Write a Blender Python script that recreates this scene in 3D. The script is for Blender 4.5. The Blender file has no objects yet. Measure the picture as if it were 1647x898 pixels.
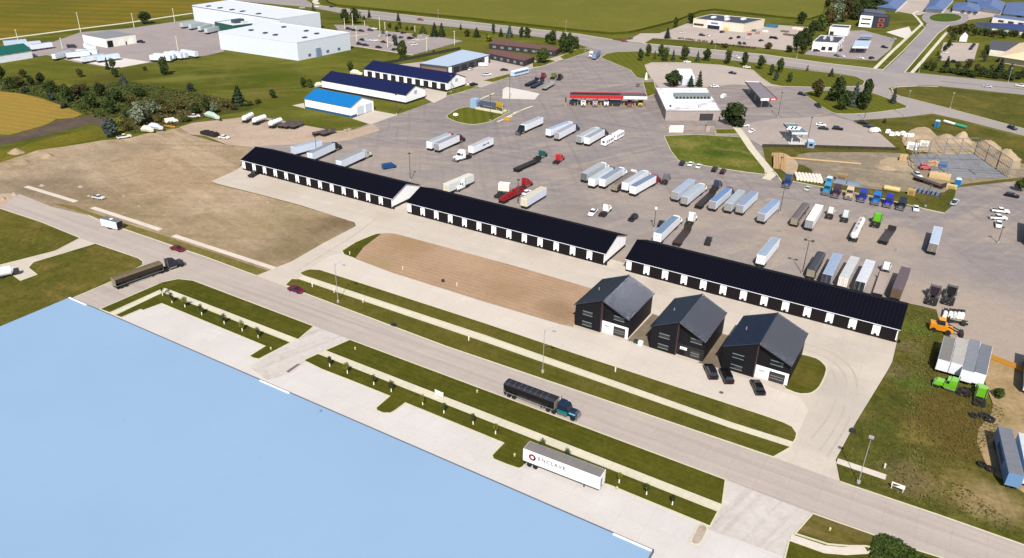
import bpy, bmesh, math, random
from mathutils import Vector, Matrix
R = random.Random(7)
S = bpy.context.scene
COL = S.collection

# ------------------------------------------------------------------ camera, sky, sun, exposure
PW, PH, FPX, CAMH = 1647.0, 898.0, 1241.34, 100.0
RT = Vector((0.85769109, 0.51374816, 0.02070823))
UP = Vector((-0.24963442, 0.38087312, 0.89029114))
FW = Vector((-0.44949822, 0.76876426, -0.45492071))
CAM = Vector((0, 0, CAMH))
cd = bpy.data.cameras.new('camera'); co = bpy.data.objects.new('camera', cd); COL.objects.link(co)
cd.sensor_width = 36; cd.lens = 36 * FPX / PW; cd.clip_start = 1; cd.clip_end = 8000
M = Matrix((RT, UP, -FW)).transposed().to_4x4(); M.translation = CAM
co.matrix_world = M
S.camera = co

SUN_EL = math.radians(46.5); SUN_AZ = math.atan2(0.46, -0.89)
W = bpy.data.worlds.new('World'); S.world = W; W.use_nodes = True
sky = W.node_tree.nodes.new('ShaderNodeTexSky'); sky.sky_type = 'NISHITA'; sky.sun_disc = False
sky.sun_elevation = SUN_EL; sky.sun_rotation = SUN_AZ; sky.altitude = 300; sky.dust_density = 1.2
bg = W.node_tree.nodes['Background']; bg.inputs[1].default_value = 0.075
W.node_tree.links.new(sky.outputs[0], bg.inputs[0])
def added_cloud_bank():       # bright cloud bank out of view, added so the dark house roofs reflect it
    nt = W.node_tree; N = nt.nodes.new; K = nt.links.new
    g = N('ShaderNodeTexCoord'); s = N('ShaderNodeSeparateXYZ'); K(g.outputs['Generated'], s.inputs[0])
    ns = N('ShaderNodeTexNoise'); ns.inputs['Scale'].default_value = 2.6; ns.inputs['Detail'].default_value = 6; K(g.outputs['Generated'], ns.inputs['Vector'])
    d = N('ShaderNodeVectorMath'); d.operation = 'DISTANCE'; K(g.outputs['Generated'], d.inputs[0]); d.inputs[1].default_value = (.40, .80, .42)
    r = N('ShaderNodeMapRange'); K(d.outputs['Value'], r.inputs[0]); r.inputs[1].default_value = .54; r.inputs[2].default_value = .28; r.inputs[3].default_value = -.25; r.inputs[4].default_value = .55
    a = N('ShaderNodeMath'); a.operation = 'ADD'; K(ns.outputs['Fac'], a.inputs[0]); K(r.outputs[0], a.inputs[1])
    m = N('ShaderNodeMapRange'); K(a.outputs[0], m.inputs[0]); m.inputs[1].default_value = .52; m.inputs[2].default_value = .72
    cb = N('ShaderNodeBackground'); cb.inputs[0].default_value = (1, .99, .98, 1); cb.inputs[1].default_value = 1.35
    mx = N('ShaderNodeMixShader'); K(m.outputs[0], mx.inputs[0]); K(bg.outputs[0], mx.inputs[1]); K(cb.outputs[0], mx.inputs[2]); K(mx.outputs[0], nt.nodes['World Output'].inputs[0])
added_cloud_bank()
sl = bpy.data.lights.new('sun', 'SUN'); sl.energy = 4.75; sl.angle = math.radians(0.55); sl.color = (1, 0.945, 0.86)
so = bpy.data.objects.new('sun', sl); COL.objects.link(so)
sd = Vector((math.sin(SUN_AZ) * math.cos(SUN_EL), math.cos(SUN_AZ) * math.cos(SUN_EL), math.sin(SUN_EL)))
so.rotation_euler = (-sd).to_track_quat('-Z', 'Y').to_euler(); so.location = (0, 0, 300)
S.view_settings.view_transform = 'Standard'; S.view_settings.look = 'None'
S.view_settings.gamma = 1; S.view_settings.use_curve_mapping = False
S.view_settings.exposure = 0.55
KEXP = 1.75        # how much brighter than its base colour a sunlit level surface renders

# ------------------------------------------------------------------ points of the ground, read off the photograph
def P(x, y, z=0.0):
    d = FW * FPX + RT * (x - PW / 2) - UP * (y - PH / 2)
    return CAM + d * ((z - CAMH) / d.z)
def XY(x, y, z=0.0):
    p = P(x, y, z); return (p.x, p.y)
def proj(p):
    d = Vector(p) - CAM; w = d.dot(FW)
    return (PW / 2 + FPX * d.dot(RT) / w, PH / 2 - FPX * d.dot(UP) / w)
def ppm(p):        # photo pixels per metre there: across, upright
    w = (Vector(p) - CAM).dot(FW)
    a = proj(p); b = proj(Vector(p) + Vector((0, 0, 1)))
    return FPX / w, a[1] - b[1]
def height(base, top):
    p = P(*base); return (base[1] - top[1]) / ppm(p)[1]

ORD = ['', 'first', 'second', 'third', 'fourth', 'fifth', 'sixth', 'seventh', 'eighth', 'ninth', 'tenth', 'eleventh', 'twelfth',
       'thirteenth', 'fourteenth', 'fifteenth', 'sixteenth', 'seventeenth', 'eighteenth', 'nineteenth', 'twentieth'] + \
      ['twenty-' + w for w in ('first', 'second', 'third', 'fourth', 'fifth', 'sixth', 'seventh', 'eighth', 'ninth')] + ['thirtieth'] + \
      ['thirty-' + w for w in ('first', 'second', 'third', 'fourth', 'fifth', 'sixth', 'seventh', 'eighth', 'ninth')]

# ------------------------------------------------------------------ materials
def lin(c, k=None):
    k = KEXP if k is None else k
    o = []
    for v in c:
        v /= 255.0
        o.append((v / 12.92 if v <= 0.04045 else ((v + 0.055) / 1.055) ** 2.4) / k)
    return (min(o[0], .85), min(o[1], .85), min(o[2], .85), 1)
MATS = {}
def newmat(name):
    m = bpy.data.materials.new(name); m.use_nodes = True
    nt = m.node_tree; return m, nt, nt.nodes['Principled BSDF']
def nd(nt, t, **kw):
    n = nt.nodes.new(t)
    for k, v in kw.items(): setattr(n, k, v)
    return n
def noise(nt, vec, scale, detail=4, rough=0.6, dist=0.0):
    n = nd(nt, 'ShaderNodeTexNoise'); n.inputs['Scale'].default_value = scale; n.inputs['Detail'].default_value = detail
    n.inputs['Roughness'].default_value = rough; n.inputs['Distortion'].default_value = dist
    nt.links.new(vec, n.inputs['Vector']); return n.outputs['Fac']
def remap(nt, fac, a, b, c=0.0, d=1.0):
    n = nd(nt, 'ShaderNodeMapRange'); n.inputs[1].default_value = a; n.inputs[2].default_value = b
    n.inputs[3].default_value = c; n.inputs[4].default_value = d; n.clamp = True
    nt.links.new(fac, n.inputs[0]); return n.outputs[0]
def mixc(nt, fac, a, b, mode='MIX'):
    n = nd(nt, 'ShaderNodeMix', data_type='RGBA', blend_type=mode)
    if isinstance(fac, float): n.inputs[0].default_value = fac
    else: nt.links.new(fac, n.inputs[0])
    for s, v in ((6, a), (7, b)):
        if isinstance(v, tuple): n.inputs[s].default_value = v
        else: nt.links.new(v, n.inputs[s])
    return n.outputs[2]
def grey(nt, fac):
    n = nd(nt, 'ShaderNodeCombineColor')
    for i in range(3): nt.links.new(fac, n.inputs[i])
    return n.outputs[0]
def wpos(nt, ang=0.0, sx=1.0, sy=1.0):
    g = nd(nt, 'ShaderNodeNewGeometry'); mp = nd(nt, 'ShaderNodeMapping', vector_type='POINT')
    r = nd(nt, 'ShaderNodeVectorRotate', rotation_type='Z_AXIS'); r.inputs['Angle'].default_value = -ang
    nt.links.new(g.outputs['Position'], r.inputs[0]); nt.links.new(r.outputs[0], mp.inputs[0])
    mp.inputs['Scale'].default_value = (sx, sy, 1); return mp.outputs[0]
def ground(name, c1, c2, c3=None, s1=.02, s2=.11, s3=1.4, fine=.16, a3=.6, tracks=None, stripes=None, joints=None, spots=None, rough=.95, bump=.0, blobs=None, dust=None, mid=.09):
    """soil, turf or paving: two tones in large patches, a third in smaller ones, a fine grain; tracks / mowing stripes / slab joints on top"""
    if name in MATS: return MATS[name]
    m, nt, b = newmat(name); v = wpos(nt)
    col = mixc(nt, remap(nt, noise(nt, v, s1, 5, .6, .4), .38, .62), lin(c1), lin(c2))
    if c3: col = mixc(nt, remap(nt, noise(nt, v, s2, 6, .65, .3), .5, .72, 0, a3), col, lin(c3))
    if tracks:                      # tracks: (angle, tone, strength, width scale)
        for k, (ang, tone, st, w) in enumerate(tracks):
            vv = wpos(nt, ang, .012, w)
            f = remap(nt, noise(nt, vv, 1.0, 3 + k, .62, .15), .5, .68, 0, st)
            col = mixc(nt, f, col, lin(tone))
    if stripes:                     # stripes: (angle, period, tone, strength, distortion)
        ang, per, tone, st, dist = stripes
        vv = wpos(nt, ang)
        wv = nd(nt, 'ShaderNodeTexWave', wave_type='BANDS', bands_direction='Y'); wv.inputs['Scale'].default_value = .314 / per
        wv.inputs['Distortion'].default_value = dist; wv.inputs['Detail'].default_value = 2; wv.inputs['Detail Scale'].default_value = .25
        nt.links.new(vv, wv.inputs['Vector'])
        col = mixc(nt, remap(nt, wv.outputs['Fac'], .25, .75, 0, st), col, lin(tone))
    if spots:
        for sc, lo, tone, st in spots:
            col = mixc(nt, remap(nt, noise(nt, v, sc, 3, .5), lo, lo + .06, 0, st), col, lin(tone))
    if joints:                      # joints: (angle, sx, sy, tone, strength)
        ang, sx, sy, tone, st = joints
        br = nd(nt, 'ShaderNodeTexBrick'); br.offset = 0; br.inputs['Scale'].default_value = 1
        br.inputs['Brick Width'].default_value = sx; br.inputs['Row Height'].default_value = sy
        br.inputs['Mortar Size'].default_value = .07; br.inputs['Mortar Smooth'].default_value = .6; br.inputs['Bias'].default_value = 0
        br.inputs['Color1'].default_value = (1, 1, 1, 1); br.inputs['Color2'].default_value = (.93, .93, .94, 1)
        t = lin(tone, 1); br.inputs['Mortar'].default_value = t
        nt.links.new(wpos(nt, ang), br.inputs['Vector'])
        col = mixc(nt, float(st), col, br.outputs['Color'], 'MULTIPLY')
    if blobs or dust:
        wn = nd(nt, 'ShaderNodeTexNoise'); wn.inputs['Scale'].default_value = .09; wn.inputs['Detail'].default_value = 5; nt.links.new(v, wn.inputs['Vector'])
    if dust:                        # dust: (y where it is full, y where it ends, tone, strength): trodden soil along a line of buildings
        y0, y1, tone, st = dust
        sx = nd(nt, 'ShaderNodeSeparateXYZ'); nt.links.new(v, sx.inputs[0])
        ad = nd(nt, 'ShaderNodeMath', operation='MULTIPLY_ADD'); nt.links.new(noise(nt, v, .035, 6, .65), ad.inputs[0]); ad.inputs[1].default_value = 90; nt.links.new(sx.outputs[1], ad.inputs[2])
        col = mixc(nt, remap(nt, ad.outputs[0], y1 + 45, y0 + 45, 0, st), col, lin(tone))
    for bx, by, rad, tone, st in blobs or ():      # worn, wet or weedy patches with ragged edges
        c = P(bx, by); wa = nd(nt, 'ShaderNodeVectorMath', operation='MULTIPLY_ADD'); nt.links.new(wn.outputs['Color'], wa.inputs[0]); wa.inputs[1].default_value = (rad * 1.3, rad * 1.3, 0)
        wa.inputs[2].default_value = (-rad * .65, -rad * .65, 0); ws = nd(nt, 'ShaderNodeVectorMath', operation='ADD'); nt.links.new(wa.outputs[0], ws.inputs[0]); nt.links.new(v, ws.inputs[1])
        di = nd(nt, 'ShaderNodeVectorMath', operation='DISTANCE'); nt.links.new(ws.outputs[0], di.inputs[0]); di.inputs[1].default_value = (c.x, c.y, 0)
        col = mixc(nt, remap(nt, di.outputs['Value'], rad * 1.05, rad * .35, 0, st), col, lin(tone))
    fg = remap(nt, noise(nt, v, s3, 5, .7), .3, .7, 1 - fine, 1 + fine)
    col = mixc(nt, 1.0, col, grey(nt, fg), 'MULTIPLY')
    col = mixc(nt, 1.0, col, grey(nt, remap(nt, noise(nt, v, .3, 4, .75, .5), .32, .68, 1 - mid, 1 + mid)), 'MULTIPLY')
    nt.links.new(col, b.inputs['Base Color']); b.inputs['Roughness'].default_value = rough
    b.inputs['Specular IOR Level'].default_value = .04
    if bump:
        bp = nd(nt, 'ShaderNodeBump'); bp.inputs['Strength'].default_value = bump; bp.inputs['Distance'].default_value = .4
        nt.links.new(noise(nt, v, s3 * .7, 5, .7), bp.inputs['Height']); nt.links.new(bp.outputs[0], b.inputs['Normal'])
    MATS[name] = m; return m
def paint(c, rough=.45, metal=0.0, dirt=.12, k=None, spec=.4, ribs=None, name=None, mottle=None, tint=None):
    """painted or bare sheet: the base colour with a little grime; ribs = (axis, period, strength) for ribbed sheet metal"""
    if k is None: k = KEXP - .55 * max(0, min(1, (min(c) - 150) / 80))
    key = (tuple(c), rough, metal, dirt, k, spec, ribs, mottle, tint)
    if key in MATS: return MATS[key]
    m, nt, b = newmat(name or 'paint_%02x%02x%02x' % tuple(int(x) for x in c))
    tc = nd(nt, 'ShaderNodeTexCoord'); v = tc.outputs['Object']
    f = remap(nt, noise(nt, v, .55, 6, .65), .3, .7, 1 - dirt, 1 + dirt * .4)
    col = mixc(nt, 1.0, lin(c, k), grey(nt, f), 'MULTIPLY')
    if mottle:
        tone, sc, st = mottle
        col = mixc(nt, remap(nt, noise(nt, v, sc, 6, .7, .6), .52, .66, 0, st), col, lin(tone, k))
    nt.links.new(col, b.inputs['Base Color']); b.inputs['Roughness'].default_value = rough
    b.inputs['Metallic'].default_value = metal; b.inputs['Specular IOR Level'].default_value = spec
    if tint: b.inputs['Specular Tint'].default_value = tint
    if ribs:
        ax, per, st = ribs
        wv = nd(nt, 'ShaderNodeTexWave', wave_type='BANDS', bands_direction=ax); wv.inputs['Scale'].default_value = .314 / per
        nt.links.new(v, wv.inputs['Vector'])
        bp = nd(nt, 'ShaderNodeBump'); bp.inputs['Strength'].default_value = st; bp.inputs['Distance'].default_value = .05
        nt.links.new(remap(nt, wv.outputs['Fac'], .8, .95), bp.inputs['Height']); nt.links.new(bp.outputs[0], b.inputs['Normal'])
        col2 = mixc(nt, remap(nt, wv.outputs['Fac'], .85, .97, 0, .22 * st), col, lin((96, 98, 110)) if sum(c) < 300 else lin((150, 155, 165)))
        nt.links.new(col2, b.inputs['Base Color'])
    MATS[key] = m; return m
def glass(c=(38, 46, 56)):
    return paint(c, .08, 0, .05, None, .8)
def leafmat(name, c, var=.22):
    if name in MATS: return MATS[name]
    m, nt, b = newmat(name)
    oi = nd(nt, 'ShaderNodeObjectInfo'); tc = nd(nt, 'ShaderNodeTexCoord')
    f = remap(nt, oi.outputs['Random'], 0, 1, 1 - var, 1 + var)
    g = remap(nt, noise(nt, tc.outputs['Object'], 9, 3), .3, .7, .65, 1.35)
    col = mixc(nt, 1.0, mixc(nt, 1.0, lin(c), grey(nt, f), 'MULTIPLY'), grey(nt, g), 'MULTIPLY')
    nt.links.new(col, b.inputs['Base Color']); b.inputs['Roughness'].default_value = .75; b.inputs['Specular IOR Level'].default_value = .15
    MATS[name] = m; return m

WHITE = (240, 242, 248); BLACK = (26, 26, 30); TYRE = paint((32, 32, 34), .9); STEEL = paint((150, 152, 155), .5, .3)
CHASSIS = paint((44, 40, 40), .8); GLASS = glass(); CHROME = paint((190, 192, 196), .25, .8)

# ------------------------------------------------------------------ meshes
class MB:
    def __init__(s): s.v = []; s.f = []; s.m = []
    def face(s, pts, m=0):
        i = len(s.v); s.v += [tuple(p) for p in pts]; s.f.append(tuple(range(i, i + len(pts)))); s.m.append(m); return s
    def hexa(s, b, t, m=0, mt=None):       # b, t: rings of the same number of points, counter-clockwise seen from above
        i = len(s.v); n = len(b); s.v += [tuple(p) for p in b] + [tuple(p) for p in t]
        s.f.append(tuple(range(i + n - 1, i - 1, -1))); s.m.append(m)
        s.f.append(tuple(range(i + n, i + 2 * n))); s.m.append(m if mt is None else mt)
        for k in range(n):
            s.f.append((i + k, i + (k + 1) % n, i + n + (k + 1) % n, i + n + k)); s.m.append(m)
        return s
    def box(s, x0, x1, y0, y1, z0, z1, m=0, mt=None):
        q = [(x0, y0), (x1, y0), (x1, y1), (x0, y1)]
        return s.hexa([(a, b, z0) for a, b in q], [(a, b, z1) for a, b in q], m, mt)
    def taper(s, x0, x1, y0, y1, z0, X0, X1, Y0, Y1, z1, m=0, mt=None):
        return s.hexa([(x0, y0, z0), (x1, y0, z0), (x1, y1, z0), (x0, y1, z0)], [(X0, Y0, z1), (X1, Y0, z1), (X1, Y1, z1), (X0, Y1, z1)], m, mt)
    def prism(s, poly, z0, z1, m=0, mt=None):
        if sum(a[0] * b[1] - b[0] * a[1] for a, b in zip(poly, poly[1:] + poly[:1])) < 0: poly = poly[::-1]
        return s.hexa([(a, b, z0) for a, b in poly], [(a, b, z1) for a, b in poly], m, mt)
    def side(s, prof, y0, y1, m=0):         # outline in x,z swept across y
        a = [(x, y0, z) for x, z in prof]; b = [(x, y1, z) for x, z in prof]
        i = len(s.v); n = len(prof); s.v += a + b
        s.f += [tuple(range(i, i + n)), tuple(range(i + 2 * n - 1, i + n - 1, -1))]; s.m += [m, m]
        for k in range(n):
            s.f.append((i + (k + 1) % n, i + k, i + n + k, i + n + (k + 1) % n)); s.m.append(m)
        return s
    def tube(s, p, q, r0, r1=None, n=8, m=0):
        p, q = Vector(p), Vector(q); r1 = r0 if r1 is None else r1
        d = (q - p).normalized(); a = d.orthogonal().normalized(); b = d.cross(a)
        c = [(a * math.cos(2 * math.pi * k / n) + b * math.sin(2 * math.pi * k / n)) for k in range(n)]
        return s.hexa([p + e * r0 for e in c], [q + e * r1 for e in c], m)
    def mesh(s, name, mats, smooth=False):
        me = bpy.data.meshes.new(name); me.from_pydata(s.v, [], s.f)
        for t in mats: me.materials.append(t)
        me.polygons.foreach_set('material_index', s.m)
        bm = bmesh.new(); bm.from_mesh(me); bmesh.ops.remove_doubles(bm, verts=bm.verts, dist=1e-5) if smooth else None
        bmesh.ops.recalc_face_normals(bm, faces=bm.faces) if smooth else None
        bm.to_mesh(me); bm.free()
        if smooth: me.polygons.foreach_set('use_smooth', [True] * len(me.polygons))
        me.update(); return me
    def build(s, name, mats, parent=None, loc=None, rz=0.0, smooth=False):
        return place(name, s.mesh(name, mats if isinstance(mats, (list, tuple)) else [mats], smooth), parent, loc, rz)
def place(name, me, parent=None, loc=None, rz=0.0):
    o = bpy.data.objects.new(name, me); COL.objects.link(o)
    if parent is not None: o.parent = parent
    if loc is not None: o.location = loc
    if rz: o.rotation_euler = (0, 0, rz)
    return o
def tag(o, label=None, cat=None, group=None, kind=None):
    if label: o['label'] = label
    if cat: o['category'] = cat
    if group: o['group'] = group
    if kind: o['kind'] = kind
    return o
def thing(name, label, cat, loc=(0, 0, 0), rz=0.0, group=None):
    return tag(place(name, None, None, loc, rz), label, cat, group)
CACHE = {}
def part(parent, name, key, fn, mats, loc=None, rz=0.0, label=None, smooth=False):
    """one part of a thing; things of a kind share its mesh"""
    mats = mats if isinstance(mats, (list, tuple)) else [mats]
    k = (name, key, tuple(m.name for m in mats))
    if k not in CACHE:
        mb = MB(); fn(mb); CACHE[k] = mb.mesh(name, mats, smooth)
    o = place(name, CACHE[k], parent, loc, rz)
    if label: o['label'] = label
    return o

def sheet(name, px, mat, z, raw=False):
    pts = px if raw else [XY(*p) for p in px]
    if sum(a[0] * b[1] - b[0] * a[1] for a, b in zip(pts, pts[1:] + pts[:1])) < 0: pts = pts[::-1]
    o = MB().face([(x, y, z) for x, y in pts]).build(name, mat); return tag(o, kind='structure')
def smoothpx(px, n=1):
    for _ in range(n):
        q = []
        for a, b in zip(px, px[1:] + px[:1]):
            q += [(a[0] * .8 + b[0] * .2, a[1] * .8 + b[1] * .2), (a[0] * .2 + b[0] * .8, a[1] * .2 + b[1] * .8)]
        px = q
    return px
def ribbon(mb, pts, w, z0, z1, closed=False, m=0):
    n = len(pts); L = []; Rr = []
    for i in range(n):
        p = Vector(pts[i]); a = Vector(pts[(i - 1) % n]) if (closed or i) else None; b = Vector(pts[(i + 1) % n]) if (closed or i < n - 1) else None
        d = Vector((0, 0))
        d1 = (p - a).normalized() if a is not None else None; d2 = (b - p).normalized() if b is not None else None
        d = (d1 + d2) if (d1 is not None and d2 is not None) else (d1 if d2 is None else d2)
        if d.length < 1e-4: d = d1
        d.normalize(); nn = Vector((-d.y, d.x))
        s = 1.0
        if d1 is not None and d2 is not None: s = min(1.8, 1 / max(.4, nn.dot(Vector((-d1.y, d1.x)))))
        L.append(p + nn * w / 2 * s); Rr.append(p - nn * w / 2 * s)
    i0 = len(mb.v)
    for k in range(n):
        mb.v += [(Rr[k].x, Rr[k].y, z0), (Rr[k].x, Rr[k].y, z1), (L[k].x, L[k].y, z1), (L[k].x, L[k].y, z0)]
    for k in range(n if closed else n - 1):
        a = i0 + 4 * k; b = i0 + 4 * ((k + 1) % n)
        for u in range(3):
            mb.f.append((a + u, a + u + 1, b + u + 1, b + u)[::-1]); mb.m.append(m)
    if not closed:
        for a in (i0, i0 + 4 * (n - 1)): mb.f.append((a, a + 1, a + 2, a + 3)); mb.m.append(m)
    return mb
KERB = ground('kerb_concrete', (232, 226, 196), (222, 216, 190), None, .3, fine=.1)
def kerb(px, w=.32, h=.15, closed=False, z=0.0):
    return tag(ribbon(MB(), [XY(*p) for p in px], w, z - .1, h + z, closed).build('kerb', KERB), kind='structure')
def island(name, px, mat, h=.13, edge=True, z=0.0):
    pts = [XY(*p) for p in px]
    o = MB().prism(pts, z - .05, z + h).build(name, mat); tag(o, kind='structure')
    if edge: kerb(px, .3, h + .025, True, z)
    return o
def path(name, px, w, mat, z0, z1):
    return tag(ribbon(MB(), [XY(*p) for p in px], w, z0, z1).build(name, mat), kind='structure')

# ------------------------------------------------------------------ the ground: turf, fields, soil, asphalt, concrete
TURF = ground('turf', (112, 112, 42), (86, 92, 28), (126, 120, 58), .012, .05, 1.1, mid=0.10, fine=.2, tracks=[(.9, (130, 128, 62), .6, .09), (.3, (84, 88, 26), .5, .12)], a3=.75, blobs=[(180, 125, 22, (96, 84, 40), .5), (360, 100, 26, (128, 124, 54), .5), (440, 120, 22, (86, 96, 26), .6), (300, 125, 16, (132, 130, 64), .6), (520, 100, 24, (120, 120, 46), .5), (100, 108, 20, (92, 98, 32), .5), (420, 150, 16, (120, 108, 56), .5), (440, 190, 14, (92, 98, 34), .5)])
ROUGH = ground('rough_grass', (110, 103, 44), (86, 88, 35), (136, 116, 64), .03, .1, .9, mid=0.16, fine=.28, a3=.75, bump=.4, tracks=[(.25, (88, 88, 34), .5, .3)])
MOWN = ground('mown_grass', (90, 88, 28), (77, 81, 27), (106, 98, 40), .04, .3, 1.6, mid=0.12, fine=.2, stripes=(0.0, 1.5, (98, 98, 34), .3, 2.2))
MOWNF = ground('mown_verge', (102, 96, 40), (88, 88, 32), (118, 104, 56), .04, .14, 1.6, mid=0.16, fine=.22, a3=.75, stripes=(0.0, 2.2, (108, 104, 42), .25, 2.5))
MOWNA = ground('mown_lawn', (104, 108, 34), (94, 100, 30), (112, 106, 42), .02, .2, 1.2, mid=0.08, fine=.16, stripes=(2.2, 4.2, (120, 120, 46), .45, 1.2))
WEEDS = ground('weedy_grass', (98, 95, 40), (82, 88, 34), (126, 114, 62), .03, .1, .7, mid=0.20, fine=.3, a3=.8, bump=.5, blobs=[(1530, 690, 17, (106, 90, 44), .9), (1500, 650, 8, (108, 92, 46), .8), (1470, 620, 6, (84, 108, 36), .8), (1440, 600, 5, (124, 110, 76), .7), (1480, 530, 5, (82, 108, 34), .8), (1460, 560, 4, (130, 116, 84), .6), (1460, 770, 6, (124, 108, 76), .8), (1440, 690, 5, (80, 92, 32), .7), (1540, 790, 8, (140, 122, 74), .8), (1600, 815, 7, (172, 148, 108), .7), (1475, 700, 5, (132, 120, 60), .7), (1450, 650, 5, (70, 86, 28), .7), (1130, 245, 12, (96, 120, 44), .6), (1150, 262, 7, (64, 92, 30), .6), (1100, 232, 9, (136, 128, 66), .6), (1190, 262, 8, (134, 124, 62), .6)])
DIRT = ground('bare_soil', (194, 171, 144), (177, 154, 126), (152, 136, 104), .018, .07, .8, mid=0.13, fine=.16, a3=.75,
              tracks=[(-.25, (212, 190, 160), .6, .16), (.5, (144, 122, 96), .4, .2)], bump=.4,
  blobs=[(90, 300, 21, (122, 106, 90), 0.50), (20, 300, 19, (136, 120, 104), 0.38), (170, 318, 18, (124, 106, 78), 0.44), (235, 340, 16, (126, 112, 72), 0.41), (330, 380, 27, (142, 124, 86), 0.32), (455, 350, 21, (146, 132, 84), 0.35), (500, 372, 18, (122, 104, 76), 0.47), (548, 362, 10, (112, 92, 70), 0.50), (440, 412, 13, (120, 104, 76), 0.41), (480, 405, 13, (124, 112, 66), 0.41),
   (370, 420, 14, (132, 114, 84), 0.28), (150, 262, 21, (176, 158, 134), 0.32), (250, 262, 24, (196, 168, 134), 0.28), (300, 300, 24, (192, 162, 124), 0.28), (200, 240, 16, (120, 104, 78), 0.35), (60, 262, 16, (168, 150, 126), 0.32), (385, 330, 14, (196, 172, 146), 0.28), (120, 318, 11, (132, 112, 88), 0.32)])
SEED = ground('seeded_soil', (196, 165, 138), (188, 155, 127), (174, 150, 118), .03, .12, 1.6, mid=0.06, fine=.12, stripes=(0.0, 1.7, (170, 139, 110), .36, 5), blobs=[(900, 500, 8, (158, 130, 100), .7), (660, 392, 10, (168, 138, 100), .6), (760, 420, 9, (196, 164, 134), .6), (820, 470, 9, (170, 138, 106), .6), (610, 425, 7, (172, 150, 110), .6)])
ASPH = ground('worn_asphalt', (161, 151, 149), (150, 142, 143), (176, 164, 158), .016, .06, 1.3, mid=0.06, fine=.1, a3=.6,
              tracks=[(1.18, (186, 171, 156), .7, .2), (0.05, (138, 129, 130), .6, .3), (.55, (184, 172, 162), .6, .24), (2.2, (136, 128, 129), .5, .4)],
              spots=[(.11, .69, (122, 112, 108), .55)], dust=(216, 256, (184, 171, 160), .4),
  blobs=[(1000, 310, 22, (188, 173, 159), 0.42), (1120, 340, 22, (189, 173, 158), 0.45), (1220, 350, 16, (190, 174, 158), 0.42), (1330, 372, 26, (190, 173, 156), 0.48), (1430, 385, 24, (191, 174, 157), 0.48), (890, 278, 10, (188, 172, 157), 0.42), (1250, 395, 20, (189, 173, 157), 0.42), (1600, 370, 18, (186, 170, 157), 0.48), (1540, 470, 26, (189, 173, 158), 0.48), (1600, 540, 30, (193, 175, 158), 0.54), (1480, 470, 14, (189, 172, 155), 0.48), (930, 340, 16, (140, 130, 126), 0.36), (1590, 430, 26, (150, 142, 146), 0.36), (640, 250, 20, (185, 169, 157), 0.36), (1100, 170, 8, (193, 178, 165), 0.36), (870, 200, 14, (138, 130, 130), 0.36), (770, 205, 9, (132, 124, 124), 0.42), (1080, 205, 8, (195, 178, 162), 0.42), (1000, 420, 12, (188, 171, 154), 0.48)])
GRAVEL = ground('dusty_gravel', (206, 182, 156), (190, 168, 144), (174, 154, 136), .03, .1, 1.2, fine=.11, a3=.7,
                tracks=[(1.2, (214, 194, 168), .5, .22)], spots=[(.14, .68, (146, 124, 100), .5)])
ROADC = ground('road_concrete', (202, 189, 180), (196, 183, 175), (208, 196, 184), .03, .12, 1.6, mid=0.03, fine=.05, a3=.5,
               tracks=[(0.0, (184, 171, 164), .75, .5), (0.0, (210, 199, 188), .5, .9)], joints=(0, 5.5, 5.6, (222, 218, 214), .4))
APRON = ground('apron_concrete', (224, 212, 198), (217, 204, 190), (231, 221, 210), .025, .1, 1.4, mid=0.03, fine=.05, a3=.6,
               tracks=[(.05, (204, 194, 182), .35, .25)], joints=(0, 6, 5, (222, 216, 210), .4), spots=[(.09, .72, (192, 180, 166), .4)], blobs=[(1340, 620, 9, (200, 190, 180), .8), (1365, 660, 8, (204, 194, 184), .7), (1350, 560, 9, (206, 194, 182), .7), (1320, 700, 8, (208, 198, 188), .7), (860, 400, 8, (206, 192, 176), .6), (1060, 460, 5, (204, 190, 174), .6), (440, 305, 14, (206, 192, 174), .6), (520, 372, 9, (208, 192, 176), .7), (620, 348, 6, (206, 192, 174), .6)])
PALE = ground('new_concrete', (232, 226, 223), (226, 219, 215), (238, 234, 232), .03, .1, 1.5, mid=0.02, fine=.04, a3=.6, joints=(0, 5, 5, (224, 222, 220), .4),
              spots=[(.10, .72, (196, 188, 180), .4)])
WALK = ground('sidewalk_concrete', (238, 230, 206), (228, 220, 198), None, .1, mid=0.03, fine=.07, joints=(0, 1.6, 30, (222, 216, 204), .4))
WALKW = ground('light_concrete', (240, 228, 214), (228, 216, 204), None, .1, mid=0.03, fine=.07)
HIWAY = ground('highway_concrete', (178, 168, 164), (168, 160, 158), (188, 178, 170), .012, .07, 1.0, mid=0.03, fine=.06)
STREET = ground('street_asphalt', (170, 162, 164), (160, 152, 156), (182, 172, 168), .02, .07, 1, mid=0.03, fine=.06)
TRACK = ground('dark_soil', (110, 96, 84), (96, 84, 76), (124, 108, 80), .04, .12, .8, fine=.18, bump=.4)
WHEAT = ground('ripe_field', (168, 138, 64), (156, 132, 58), (148, 136, 56), .012, .05, .8, mid=0.06, fine=.1, stripes=(.2, 5, (180, 146, 84), .4, 7))
MEADOW = ground('dry_meadow', (138, 118, 42), (112, 108, 38), (150, 124, 50), .006, .025, .4, mid=0.08, fine=.1, stripes=(.53, 22, (104, 102, 36), .5, 5))
CROP = ground('crop_rows', (128, 123, 54), (118, 116, 48), (140, 132, 62), .005, .03, .5, mid=0.06, fine=.12, stripes=(.53, 6, (110, 112, 40), .5, 1.5))
CROPSIDE = ground('crop_stalks', (92, 96, 30), (76, 82, 26), None, .05, .3, 1, fine=.2)
YARD = ground('packed_yard', (206, 184, 166), (194, 172, 152), (182, 158, 132), .03, .09, 1.1, mid=0.08, fine=.1, a3=.7, spots=[(.12, .68, (150, 126, 104), .4)])
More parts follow.
